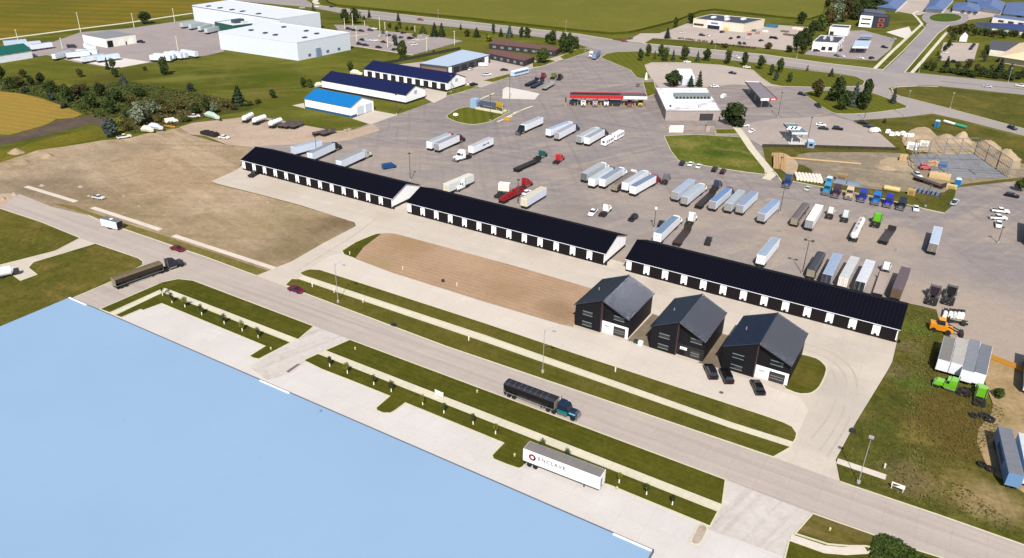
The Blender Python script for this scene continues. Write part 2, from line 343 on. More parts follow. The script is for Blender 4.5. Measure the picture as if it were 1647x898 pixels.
PARK = ground('parking_asphalt', (178, 166, 164), (168, 158, 158), (188, 176, 170), .02, .08, 1.0, mid=0.04, fine=.06)
PINKLOT = ground('pale_parking', (206, 192, 182), (196, 182, 174), (190, 176, 166), .02, .08, 1, mid=0.04, fine=.06)
PADW = ground('white_pad', (240, 232, 226), (232, 224, 218), None, .05, mid=0.02, fine=.05)
SITE = ground('site_soil', (160, 146, 126), (144, 132, 116), (182, 164, 140), .03, .12, .8, mid=0.14, fine=.18, a3=.8, tracks=[(.2, (190, 170, 142), .5, .25)], bump=.4)
SAND = ground('sandy_soil', (200, 178, 148), (184, 162, 134), (208, 186, 158), .04, .15, 1, mid=0.10, fine=.12, bump=.4)
SLAB = ground('grey_slab', (158, 158, 160), (146, 146, 150), (170, 172, 176), .06, .3, 1.5, mid=0.06, fine=.1, stripes=(.35, 3, (132, 138, 148), .45, .5))
GRAVD = ground('dark_gravel', (140, 126, 108), (128, 114, 98), (158, 144, 124), .06, .3, 2, fine=.15)
CREAM = paint((236, 228, 190), .8); LINE = paint((224, 220, 206), .8)

tag(MB().face([(-4000, -4000, 0), (4000, -4000, 0), (4000, 4000, 0), (-4000, 4000, 0)]).build('ground', TURF), kind='structure')
# fields beyond
o = MB().prism([XY(*p) for p in [(516, -6), (530, 6), (541, 10), (600, 16), (760, 32), (930, 51), (985, 56), (1012, 54), (1030, 50), (1085, 36), (1108, 27), (1125, 20), (1150, 17), (1262, 30),
    (1300, 33), (1322, 26), (1327, 5), (1350, -60), (1330, -125), (500, -125)]], 0, 1.7, 1, 0).build('crop_field', [CROP, CROPSIDE]); tag(o, 'wide green crop field of dense rows beyond the highway', 'crop', kind='stuff')
sheet('meadow', [(-200, 75), (0, 62), (125, 45), (200, 36), (308, 20), (330, 6), (505, 2), (508, -8), (300, -125), (-500, -125), (-500, 60)], MEADOW, .02)
sheet('ripe_field', [(-200, 152), (0, 148), (30, 150), (60, 157), (100, 170), (133, 184), (118, 190), (90, 192), (78, 199), (50, 208), (15, 217), (0, 216), (-200, 240)], WHEAT, .03)
sheet('dark_track', [(-200, 245), (0, 219), (15, 219), (78, 201), (95, 193), (150, 186), (188, 189), (200, 199), (170, 208), (150, 199), (120, 206), (60, 222), (0, 234), (-200, 275)], TRACK, .05)
sheet('scrub_floor', [(-100, 136), (0, 128), (60, 130), (110, 142), (170, 134), (200, 130), (300, 146), (390, 164), (420, 168), (400, 178), (330, 190), (280, 204), (215, 216), (190, 206), (188, 189), (140, 184), (60, 155), (0, 146), (-100, 152)],
      ground('brush_floor', (84, 88, 40), (74, 80, 36), (108, 94, 54), .03, .1, .7, fine=.32, bump=.7), .04)
sheet('verge', [(-100, 268), (0, 246), (60, 228), (120, 213), (165, 206), (185, 215), (150, 226), (60, 242), (0, 262), (-100, 290)], ground('yellow_verge', (110, 106, 34), (126, 118, 42), (92, 90, 30), .05, .2, .9, fine=.25), .06)
# lots upper left
sheet('trailer_yard', [(-40, 92), (10, 78), (84, 68), (130, 52), (205, 46), (312, 31), (352, 40), (362, 76), (360, 83), (330, 90), (283, 95), (240, 101), (187, 110), (120, 100), (75, 89), (55, 92), (0, 100)], PARK, .04)
sheet('concrete_pad', [(187, 92), (241, 100), (187, 110.5), (113, 96), (125, 93), (175, 99)], PADW, .07)
path('farm_track', [(-60, 71), (0, 63.5), (125, 47), (205, 37), (310, 21.5)], 4, WALK, 0, .09)
sheet('staff_parking', [(537, 40), (590, 41), (606, 49), (691, 57), (745, 66), (700, 79), (664, 88.5), (563, 73)], PARK, .05)
kerb([(563, 73.5), (664, 89)], .8, .2)
for a, b in (((563, 59), (592, 55)), ((600, 63), (640, 71)), ((655, 69), (690, 62))): path('parking_kerb', [a, b], 1.2, KERB, 0, .2)
# highway, cross street, frontage road
sheet('highway', [(360, -14), (470, -12), (506, 8), (550, 14), (600, 18.5), (760, 36), (930, 55), (996, 66), (1032, 70), (1229, 88), (1328, 102), (1421, 112.5), (1479, 118), (1647, 135), (1850, 156),
    (1850, 172), (1647, 153), (1509, 138.6), (1478, 137), (1462, 142), (1420, 142), (1370, 121), (1229, 101.5), (1030, 83), (975, 86), (945, 76), (900, 64), (760, 47), (600, 31), (550, 22), (500, 12), (360, 0)], HIWAY, .06)
path('highway_line', [(540, 17), (600, 24.5), (760, 41.5), (900, 58), (950, 65)], .35, LINE, .04, .09)
path('highway_line', [(1045, 77), (1229, 94.5), (1328, 108), (1400, 117)], .35, LINE, .04, .09)
path('highway_line', [(1512, 131), (1647, 144), (1850, 164)], .7, paint((96, 84, 84), .9), .04, .1)
kerb([(506, 8), (550, 14), (600, 18.5), (760, 36), (930, 55), (985, 64)], .8, .2); kerb([(1034, 70), (1229, 88), (1328, 102), (1421, 112.5)], .8, .2)
path('dirt_loop', smoothpx([(540, 9), (512, 8), (505, 2), (520, -6)])[2:-2], 5, WALK, 0, .1)
ell = [(1520.5 + 38 * math.cos(t * .3142), 29 + 13.5 * math.sin(t * .3142)) for t in range(20)]
sheet('cross_street', [(1419, 116), (1453, 85), (1488, 45), (1490, 38), (1528, 40), (1509, 54), (1470, 98), (1453, 118)], STREET, .075)
sheet('roundabout', ell, STREET, .09)
sheet('residential_street', [(1478, 25), (1440, 18), (1456, 0), (1472, -12), (1500, -12), (1492, 10), (1500, 18)], PINKLOT, .07)
sheet('residential_street', [(1545, 34), (1640, 22), (1700, 10), (1700, 4), (1600, 18), (1540, 24)], PINKLOT, .085)
island('roundabout_lawn', [(1520.5 + 26.5 * math.cos(t * .3142), 29 + 7 * math.sin(t * .3142)) for t in range(20)], ground('deep_turf', (86, 104, 40), (76, 96, 36), None, .05, fine=.15), .15, True, .08)
for pts in ([(1420, 113), (1453, 82), (1488, 45), (1480, 38)], [(1455, 117), (1471, 98), (1509, 54), (1527, 41)]): kerb(pts, .6, .2)
path('sidewalk', [(1407, 110.5), (1435, 83), (1460, 60), (1483, 39), (1476, 30), (1468, 22), (1478, 18)], 2.2, WALK, 0, .14)
path('sidewalk', [(1466.5, 117.5), (1484, 98), (1500, 79), (1524, 51)], 2.2, WALK, 0, .14)
sheet('frontage_road', [(1425, 138), (1436, 150), (1448, 156), (1462, 159), (1528, 176), (1647, 208), (1850, 262), (1850, 285), (1647, 219), (1545, 193), (1500, 183), (1461, 188), (1407, 192), (1372, 194), (1340, 184), (1404, 182), (1458, 172), (1440, 165), (1405, 150), (1380, 140)], HIWAY, .055)
# the big truck lot
sheet('truck_lot', [(944, 76), (975, 86), (1030, 83), (1229, 101.5), (1370, 121), (1420, 141), (1440, 160), (1460, 172), (1404, 183), (1372, 195), (1446, 242), (1540, 301), (1647, 288), (1850, 270), (1850, 700), (1647, 620), (1540, 560), (1505, 505),
    (1462, 488), (1008, 440), (640, 345), (388, 265), (402, 236), (500, 214), (565, 210), (600, 197), (640, 184), (698, 163), (718, 154), (774, 140), (822, 122), (855, 110), (870, 107), (908, 97)], ASPH, .03)
sheet('gravel_yard', [(402, 237), (365, 233), (330, 219), (305, 216.5), (288, 205), (310, 198), (390, 189), (430, 190), (458, 195), (490, 202), (540, 211), (572, 209), (600, 200), (612, 210), (560, 226), (500, 232), (440, 234)], YARD, .055)
sheet('pale_slab', [(808.6, 144), (814.6, 140), (850, 147), (868, 151), (860, 160.5), (808, 159)], PADW, .06)
for a, b in (((760, 165), (795, 150)), ((826, 182), (856, 171)), ((812, 190), (838, 178)), ((800, 196), (824, 187))): path('painted_lane', [a, b], .9, CREAM, .02, .075)
island('lawn_island', smoothpx([(716, 188), (728, 180), (740, 174), (770, 171.5), (800, 173), (822, 178.5), (806, 187), (790, 196), (770, 200), (758, 201), (735, 197)]), MOWNA)
island('lawn', [(966, 93), (975, 87), (990, 84), (1028, 83), (1100, 90), (1229, 102.5), (1261, 109), (1302, 114), (1348, 119), (1378, 124), (1391, 131), (1388, 137), (1380, 139), (1329, 141), (1256, 139), (1241, 136), (1225.5, 126), (1211, 113), (1160, 105), (1100, 101), (1048, 101),
    (1037, 105), (1041, 115), (1048, 127), (1036, 127.5), (1024, 125), (1014, 113), (990, 103)], MOWNA)
island('lawn_patch', [(1034, 132), (1052, 132), (1056, 151), (1041, 156)], MOWNA)
island('tree_lawn', smoothpx([(1288, 149.5), (1309, 146), (1370, 146), (1402, 149.5), (1421, 156), (1458, 170), (1460, 174), (1404, 182), (1361, 184), (1341, 182.6), (1326, 175), (1302, 158)]), MOWNA)
VACANT = ground('vacant_lot', (112, 116, 46), (90, 102, 36), (142, 136, 70), .035, .13, .7, mid=.2, fine=.3, a3=.8, bump=.5, blobs=[(1150, 247, 7, (66, 90, 32), .8), (1100, 232, 9, (146, 138, 74), .7), (1190, 262, 8, (142, 130, 66), .7)])
island('meadow_lot', [(1068, 219), (1079, 243), (1091, 259), (1151, 270), (1201, 277.5), (1231, 281), (1230, 273), (1192, 221), (1120, 217)], VACANT)
island('lawn_patch', [(1150, 208.5), (1183, 208), (1190, 216), (1152, 216)], MOWNA)
path('footpath', [(1184, 205), (1195, 219), (1209, 240), (1236, 273), (1241, 281), (1232, 289)], 3.4, WALK, .02, .17)
sheet('median_turf', [(1434, 141), (1480, 139), (1509, 140.5), (1647, 155), (1850, 178), (1850, 255), (1647, 206), (1528, 174.5), (1462, 157.5), (1447, 154), (1437, 149)], ROUGH, .07)
kerb([(1434, 143), (1447, 140), (1480, 138.6), (1509, 140)], .5, .18); kerb([(1434, 143), (1437, 150), (1447, 155), (1462, 158.5), (1528, 175.5), (1647, 207.5)], .5, .18)
# apartments, shops and houses on the right
sheet('shop_parking', [(1012, 64), (1030, 54), (1060, 54), (1085, 46), (1110, 36), (1130, 38), (1200, 48), (1245, 40), (1300, 44), (1296, 62), (1275, 83), (1225, 77), (1100, 65), (1050, 62), (1036, 70), (1000, 66)], PINKLOT, .1)
sheet('station_lot', [(1293, 87.5), (1343, 93.5), (1410, 98), (1432, 80), (1440, 63), (1389, 49), (1364, 50), (1308, 76)], PARK, .06)
sheet('hall_parking', [(1517.7, 68.5), (1574.6, 70), (1566, 99), (1509, 97.6)], PINKLOT, .06)
sheet('house_yard', [(1425, 52), (1462, 43), (1467, 54), (1455, 62)], PADW, .05)
sheet('house_yard', [(1540, 12), (1600, 20), (1625, 22), (1615, 28), (1560, 26)], PINKLOT, .11)
sheet('rear_parking', [(1049, 127), (1042, 115), (1038, 105.5), (1048, 101.5), (1100, 101.5), (1160, 105.5), (1211, 113.5), (1225, 126), (1240, 136), (1262, 140), (1180, 136), (1137, 140), (1060, 141)], PINKLOT, .045)
sheet('forecourt', [(1184, 206), (1215, 196), (1250, 191), (1340, 187), (1370, 195), (1417, 216), (1445, 241), (1312, 237), (1227, 235.5), (1199, 221)], ground('pale_forecourt_asphalt', (190, 176, 168), (180, 168, 162), (200, 186, 174), .03, .09, 1, mid=.05, fine=.06, spots=[(.12, .68, (160, 148, 142), .5)]), .045)
# building site
sheet('site_ground', [(1226, 236.5), (1312, 238), (1446, 242), (1418, 216), (1372, 195), (1404, 193), (1461, 189), (1500, 185.5), (1545, 196), (1647, 222), (1850, 282), (1850, 300), (1700, 300), (1647, 290), (1538, 302), (1533, 330), (1518, 343), (1489, 337), (1440, 329), (1396, 315), (1323, 302), (1276, 293), (1256, 293), (1247, 280), (1232, 262)], ROUGH, .065)
sheet('site_soil', smoothpx([(1288, 246), (1350, 245), (1440, 246), (1470, 250), (1560, 240), (1640, 262), (1700, 280), (1640, 286), (1536, 298), (1515, 312), (1470, 310), (1420, 306), (1360, 300), (1318, 290), (1300, 268), (1270, 262)]), SITE, .08)
sheet('site_soil', smoothpx([(1236, 246), (1262, 246), (1285, 262), (1280, 282), (1262, 280)]), SAND, .082)
sheet('sandy_ground', smoothpx([(1448, 222), (1470, 206), (1492, 204), (1510, 222), (1560, 226), (1610, 240), (1642, 255), (1640, 276), (1560, 262), (1500, 246), (1460, 243)]), SAND, .09)
sheet('sandy_ground', smoothpx([(1410, 262), (1430, 252), (1465, 258), (1475, 276), (1440, 276)]), SAND, .09)
kerb([(1276, 292.5), (1323, 301.5), (1396, 314.5), (1489, 337), (1519, 343.5)], .5, .16)
kerb([(1232, 262), (1249, 281), (1258, 294), (1276, 292)], .5, .16)
# in front of the sheds by the entrance
sheet('shed_drive', [(566, 191), (601, 178), (640, 185), (596, 200.5)], APRON, .05); sheet('shed_pad', [(470, 170), (489, 166), (491, 175)], APRON, .05)
sheet('shed_drive', [(590, 124), (720, 149), (718, 156), (698, 166), (683, 158), (640, 146), (560, 128)], APRON, .045)
sheet('shop_yard', [(640, 104), (676, 100), (790, 86), (870, 99), (905, 88), (932, 88), (870, 108), (855, 111), (822, 122), (776, 141), (745, 138), (722, 124), (690, 122)], PINKLOT, .04)
island('lawn_strip', [(776, 130), (820, 119), (821, 124), (793, 133)], MOWNA); island('lawn_strip', [(718, 149.5), (744, 138), (771, 139.5), (740, 149), (718, 155)], MOWNA)
island('lawn_strip', [(856, 101), (884, 96), (894, 99), (872, 107), (857, 109)], MOWNA); island('lawn_strip', [(900, 92), (930, 78), (952, 80), (945, 84), (908, 97)], MOWNA)
# dirt lot on the left, its sidewalk, the apron of the long sheds
sheet('dirt_lot', [(-120, 345), (-120, 282), (0, 262), (60, 242), (105, 236), (165, 226), (205, 223), (240, 214), (288, 206), (305, 217), (365, 233.5), (402, 237), (388, 264), (378, 278), (340, 292.5), (350, 297), (410, 312), (482, 331), (568, 357), (571, 364), (519, 393), (469, 422), (442, 432), (412, 445), (278, 397), (165, 359), (84, 334), (29, 312), (0, 314)], DIRT, .035)
sheet('apron', [(340, 292), (380, 274), (394, 262), (660, 330), (1010, 425), (1445, 535), (1442, 552.5), (1435, 582.5), (1427.5, 596.5), (1377, 679), (1367, 697), (1344, 740), (1351, 776), (1244, 737), (718, 559), (492, 474), (412, 444.5), (442, 431.5), (469, 421), (519, 392), (572.5, 364), (570, 358), (482, 330), (410, 311), (350, 296)], APRON, .05)
for a, b in (((149, 334.5), (258, 370.2)), ((42, 300.5), (122.5, 325)), ((279.5, 379.5), (443, 433))): path('sidewalk', [a, b], 1.7, WALKW, 0, .16)
sheet('weedy_strip', [(82, 327), (120, 331), (140, 340), (260, 378), (300, 392), (432, 436), (410, 443), (278, 395), (206, 370), (160, 352), (142, 345)], ground('thin_grass', (134, 122, 70), (120, 112, 56), (160, 140, 104), .05, .2, 1, fine=.22), .045)
island('lawn_tip', [(550, 404), (553, 410), (571, 416.5), (585, 398), (614, 376), (606, 376.5), (596, 380), (572, 390)], MOWN, .13, False); kerb([(614, 376), (606, 376.5), (596, 380), (572, 390), (550, 404), (553, 410), (571, 416.5)])
sheet('seeded_lot', [(571, 416.5), (585, 398), (614, 376), (631, 375.7), (640, 377.5), (751, 407.5), (843, 432.5), (952, 465), (935, 480), (922, 526.5), (900, 521.5), (780, 486), (631, 439)], SEED, .1)
sheet('gravel_gap', [(1009, 548), (1050, 505), (1062, 510), (1044.5, 558.5)], GRAVD, .07); sheet('gravel_gap', [(1123, 584), (1161, 537), (1181, 543), (1162, 594)], GRAVD, .07)
island('lawn_oval', smoothpx([(1258, 624), (1262, 600), (1280, 570), (1297, 572), (1317, 578.4), (1330.4, 592), (1326, 608), (1317, 625), (1304, 634), (1284, 634.5)]), MOWNF)
island('grass_strip', [(482, 440), (490, 436), (498, 433.8), (515, 434.8), (780, 520.5), (900, 561), (1229, 669), (1260, 680), (1274, 687), (1281.5, 698), (1280, 706), (1276, 712.5), (1173.7, 680), (780, 540.3), (488, 444)], MOWNF)
path('sidewalk', [(484, 446.8), (780, 545.3), (1173, 684), (1273, 716.2)], 1.65, WALK, .03, .16)
island('grass_strip', [(459, 459.2), (469, 449.3), (481, 449.5), (780, 550.5), (1173, 688), (1272.5, 719.8), (1244, 736), (718, 558), (492, 473)], MOWNF)
sheet('front_lane', [(500, 432), (530, 412), (551, 407), (571, 417), (631, 440), (780, 487), (900, 522.5), (922, 528), (1010, 550), (1045, 561), (1124, 586), (1162, 597), (1212, 612), (1262, 632), (1286, 638), (1300, 660), (1285, 694), (1280, 700), (1229, 670), (780, 521), (515, 435)], ground('lane_concrete', (231, 220, 208), (225, 213, 201), (236, 226, 216), .03, .1, 1.5, mid=.02, fine=.04, joints=(0, 5, 5, (226, 222, 218), .4), spots=[(.1, .72, (206, 196, 186), .4)]), .062)
# main road
sheet('road', [(-80, 345), (-60, 312), (5, 331), (29, 311.5), (84.6, 333.6), (142.5, 347), (165, 358), (205, 371), (278, 396), (330, 413.6), (412, 444), (492, 473), (718, 558), (1244, 736), (1355.7, 776.6), (1512, 829.7), (1647, 877.4), (1790, 928), (1790, 1000), (1600, 929),
    (1512, 897), (1459, 880.5), (1406, 861), (1307, 826), (1167.6, 771.8), (563, 546.5), (505, 525), (311, 451), (287, 448.5), (262, 453.5), (161, 497.5), (110, 522), (90, 500), (122, 478), (176, 455), (225, 430), (231, 424.5), (222.7, 416), (153.6, 392.4), (129, 383.5), (67, 358), (0, 336)], ROADC, .06)
kerb([(142.5, 347), (165, 358), (205, 371), (278, 396), (330, 413.6), (412, 444)]); kerb([(1351, 775), (1512, 829.7), (1647, 877.4), (1790, 928)])
sheet('turnaround', [(-60, 320), (0, 312), (30, 311), (5, 331), (0, 336), (-60, 350)], GRAVEL, .07)
sheet('driveway', [(129, 383.5), (89, 404.5), (0, 427), (-80, 447), (-80, 470), (0, 448.5), (18, 440), (33.4, 451.5), (59, 442.5), (45.6, 431.4), (53.4, 422.5), (153.6, 392.4)], APRON, .065)
island('west_lawn', [(-150, 345), (0, 336), (67, 358), (129, 383.5), (89, 404.5), (0, 427), (-150, 462)], ROUGH)
island('west_lawn', [(153.6, 392.4), (222.7, 416), (230, 421), (230, 427), (176, 455), (122, 478), (60, 512), (-150, 600), (-150, 482), (18, 441), (33.4, 452), (59.5, 442.5), (45.6, 431.4), (53.4, 422.5)], ROUGH)
# wild ground on the right
island('weedy_bank', [(1462, 489), (1482, 493), (1506, 499), (1516, 540), (1527, 600), (1560, 640), (1700, 690), (1790, 930), (1647, 876.5), (1512, 829), (1352, 775), (1345, 741), (1368, 697), (1378, 680), (1428.5, 597), (1436, 583), (1443, 552.5)], WEEDS, .16, False)
sheet('storage_yard', smoothpx([(1570, 560), (1640, 590), (1760, 640), (1790, 860), (1700, 830), (1640, 790), (1590, 760), (1566, 700), (1600, 660), (1585, 620)]), ground('dry_yard', (190, 164, 126), (172, 146, 108), (138, 124, 74), .05, .12, 1, fine=.18, a3=.85, bump=.4), .215)
path('sidewalk', [(1346, 742.5), (1424.5, 769)], 1.7, WALKW, .1, .22)
# south side: loading aprons, planted strips
sheet('loading_apron', [(100, 480), (122, 478), (161, 497), (262, 453.5), (287, 448.5), (311, 451), (505, 524.5), (563, 546.5), (1167.6, 771.8), (1307, 826), (1277, 862), (1262, 898), (1200, 1000), (1040, 1000), (900, 1000), (-200, 760), (-200, 560)], PALE, .04)
sheet('driveway', [(505.5, 525), (562, 546.5), (522, 564.5), (500, 576), (470, 600), (430, 612), (400, 590), (455, 560), (479, 548)], ground('used_concrete', (224, 216, 210), (216, 208, 202), (196, 184, 176), .04, .15, 1.4, fine=.06, tracks=[(1.3, (186, 174, 166), .6, .4)]), .055)
sheet('driveway', [(1167.6, 772), (1307, 826), (1277, 861), (1263, 897), (1130, 848), (1158, 822)], ground('used_concrete'  , (224, 216, 210), (216, 208, 202)), .055)
island('grass_strip', [(160.6, 498), (262, 454.3), (287, 449.3), (311, 452), (505, 525.5), (479.6, 547), (272, 467), (263.5, 464.5), (176.5, 503.8)], MOWN)
path('sidewalk', [(181, 506), (264, 467.3), (474, 548.8)], 1.6, WALK, .03, .16)
island('grass_strip', [(185, 507.8), (262.3, 470.8), (468, 551.5), (416.6, 578.4), (408, 577), (401, 573.5), (426.4, 557.6), (260, 489), (230, 500), (226, 498.5), (195, 511.5)], MOWN)
island('grass_strip', [(522.5, 564.5), (563, 547), (1167, 772.3), (1161.4, 813.3)], MOWN)
path('sidewalk', [(518, 566.7), (780, 668.5), (1158, 818)], 1.6, WALK, .03, .16)
island('grass_strip', [(488, 580.4), (511.5, 569.6), (1155, 823.5), (1142, 847.6), (991.6, 786), (979, 781), (846.8, 744), (841, 752), (834.5, 754.5), (815, 748), (793, 739), (791, 733), (810, 713.5), (690, 664.5), (652, 649), (636, 661), (627.8, 665.5), (615.6, 665), (606, 661), (604.5, 657), (626.6, 638), (561.7, 612), (517.6, 595)], MOWN)
island('gravel_bed', smoothpx([(1126, 840), (1139.7, 849), (1127.6, 874), (1118, 877), (1109, 872)]), ground('bed_gravel', (206, 192, 178), (190, 174, 160), (150, 130, 118), .2, .9, 2, fine=.2), .1)
island('grass_strip', [(1307, 826.8), (1406, 861.5), (1424, 868), (1412, 884), (1393, 879), (1366, 879), (1332, 876), (1279, 859)], ground('patchy_grass', (96, 92, 34), (84, 84, 30), (160, 134, 92), .05, .16, 1, fine=.2, stripes=(0, 4, (150, 126, 86), .3, 3)))
path('sidewalk', [(1271, 865.5), (1328, 884.5), (1360, 887.5), (1393, 885.5)], 1.7, WALKW, .03, .16)
island('south_lawn', [(1269, 870), (1325, 890), (1360, 893), (1394, 891), (1424, 870), (1459, 881), (1512, 897.5), (1600, 930), (1560, 1000), (1225, 1000), (1262, 898)], MOWN)
sheet('road_stain', [(460, 598), (478, 586), (484, 586), (464, 600)], ground('stain', (120, 108, 104), (138, 124, 118)), .07)

MARKD = ground('oil_stain', (150, 140, 134), (162, 152, 146), None, .2, .6, 2, mid=.1, fine=.1)
MARK = ground('tyre_rubber', (200, 189, 178), (208, 197, 186), None, .1, .3, 1.5, mid=.06, fine=.08)
for px in ([(1280, 560), (1330, 572), (1362, 600), (1366, 640), (1345, 690), (1318, 725)], [(1290, 552), (1342, 566), (1378, 598), (1381, 640), (1358, 694), (1330, 735)], [(1335, 590), (1350, 620), (1340, 665), (1305, 706)], [(606, 352), (560, 386), (506, 418), (478, 436)]):
    for _ in range(3):
        c = []
        for a, b in zip(px, px[1:]): c += [a, ((a[0] + b[0]) / 2, (a[1] + b[1]) / 2)]
        c.append(px[-1]); px = [c[0]] + [((c[i - 1][0] + 2 * c[i][0] + c[i + 1][0]) / 4, (c[i - 1][1] + 2 * c[i][1] + c[i + 1][1]) / 4) for i in range(1, len(c) - 1)] + [c[-1]]
    tag(ribbon(MB(), [XY(*p) for p in px], .45, .058, .066).build('tyre_mark', MARK), kind='structure')

# oil and rubber left where trucks stand and turn
rs = random.Random(11)
for x, y in [(948, 300), (975, 306), (1026, 318), (1108, 331), (1165, 343), (1215, 352), (1300, 382), (1345, 388), (1390, 394), (1440, 402), (765, 240), (705, 246), (840, 225), (900, 228), (950, 232), (660, 300), (780, 300), (1250, 372), (1420, 440), (1560, 420), (1590, 340), (1150, 292), (600, 236), (1480, 372), (880, 345), (1060, 330)]:
    a = rs.uniform(0, 3.14); w, h = rs.uniform(.6, 1.6), rs.uniform(.25, .5); c = P(x, y)
    o = MB().face([(c.x + w * math.cos(t) * math.cos(a) - h * math.sin(t) * math.sin(a) * (1 + .4 * math.sin(3 * t)), c.y + w * math.cos(t) * math.sin(a) + h * math.sin(t) * math.cos(a), .052) for t in [k * .524 for k in range(12)]]).build('oil_stain', MARKD); tag(o, kind='structure')

# ------------------------------------------------------------------ buildings
NAVY = paint((11, 12, 27), .75, 0, .15, None, .06, ('X', .95, .2), name='navy_roof'); WALLW = paint((250, 252, 255), .6, 0, .04, 1.05, name='white_siding')
WALLB = paint((27, 24, 30), .6, 0, .12, name='black_siding'); DOORB = paint((30, 24, 29), .6, 0, .1,None,.2, name='dark_door'); GUT = paint((236, 240, 250), .5, 0, .05, name='white_trim')

def gable_ends(m, x0, x1, y0, y1, ze, zr, t, mi=0):   # thin gable walls: the ridge runs along x
    for a, b in ((x0, x0 + t), (x1 - t, x1)):
        m.face([(a, y0, ze), (a, y1, ze), (a, (y0 + y1) / 2, zr)], mi)
        m.face([(b, y0, ze), (b, (y0 + y1) / 2, zr), (b, y1, ze)], mi)
def roof_slabs(m, x0, x1, y0, y1, ze, zr, ov=.5, ox=.4, t=.16, mi=0):   # two slopes meeting in a ridge along x
    yc = (y0 + y1) / 2; k = (zr - ze) / (yc - y0); e = ze - k * ov
    for s in (1, -1):
        ye = y0 - ov if s == 1 else y1 + ov
        a = [(x0 - ox, ye, e), (x1 + ox, ye, e), (x1 + ox, yc, zr), (x0 - ox, yc, zr)]
        if s == -1: a = a[::-1]
        m.hexa([(p[0], p[1], p[2] + .02) for p in a], [(p[0], p[1], p[2] + .02 + t) for p in a], mi)
    m.tube((x0 - ox, yc, zr + .14), (x1 + ox, yc, zr + .14), .14, .14, 6, mi)

def long_shed(label, x0, first):
    L, D, ze, zr, n = 73.0, 15.6, 3.95, 6.9, 13
    t = thing('storage_shed', label, 'storage building', (x0, 191.7, 0), 0, 'long black and white storage sheds')
    bay = L / n; dw = 3.75
    def walls(m):
        m.box(0, L, 0, D, 0, ze, 0); gable_ends(m, 0, L, 0, D, ze, zr, .3, 0)
    part(t, 'wall', 'ls', walls, WALLW)
    part(t, 'roof', 'ls', lambda m: roof_slabs(m, 0, L, 0, D, ze, zr, .32, .4, .18), NAVY)
    part(t, 'gutter', 'ls', lambda m: m.box(-.4, L + .4, -.40, -.3, 3.72, 3.86), GUT)
    def base(m):
        m.box(-.06, L + .06, -.07, .5, .02, .62); m.box(L, L + .07, -.06, D + .05, .02, .9); m.box(-.07, 0, -.06, D + .05, .02, .9); m.box(0, L, D, D + .06, .02, .9)
    part(t, 'base_band', 'ls', base, WALLB)
    for i in range(n + 1):
        x = 1.35 + i * (L - 2.7 - dw) / n if False else .75 + i * bay + .35
        if i == n: break
        d = part(t, 'garage_door', 'ls', lambda m: (m.box(0, dw, -.13, .02, .04, 3.5), [m.box(.08, dw - .08, -.17, -.12, .1 + k * .68, .1 + k * .68 + .62) for k in range(5)]), DOORB, (x + .55, 0, 0))
        part(t, 'meter_box', 'ls', lambda m: m.box(-.3, .3, -.26, -.02, .35, 1.12), WALLB, (x + .55 + dw + (bay - dw) / 2, 0, 0))
    return t
long_shed('long black-roofed storage shed farthest left, beside the dirt lot', -233.3, True)
long_shed('long black-roofed storage shed in the middle of three', -153.6, False)
long_shed('long black-roofed storage shed at the right, behind the three black houses', -73.6, False)

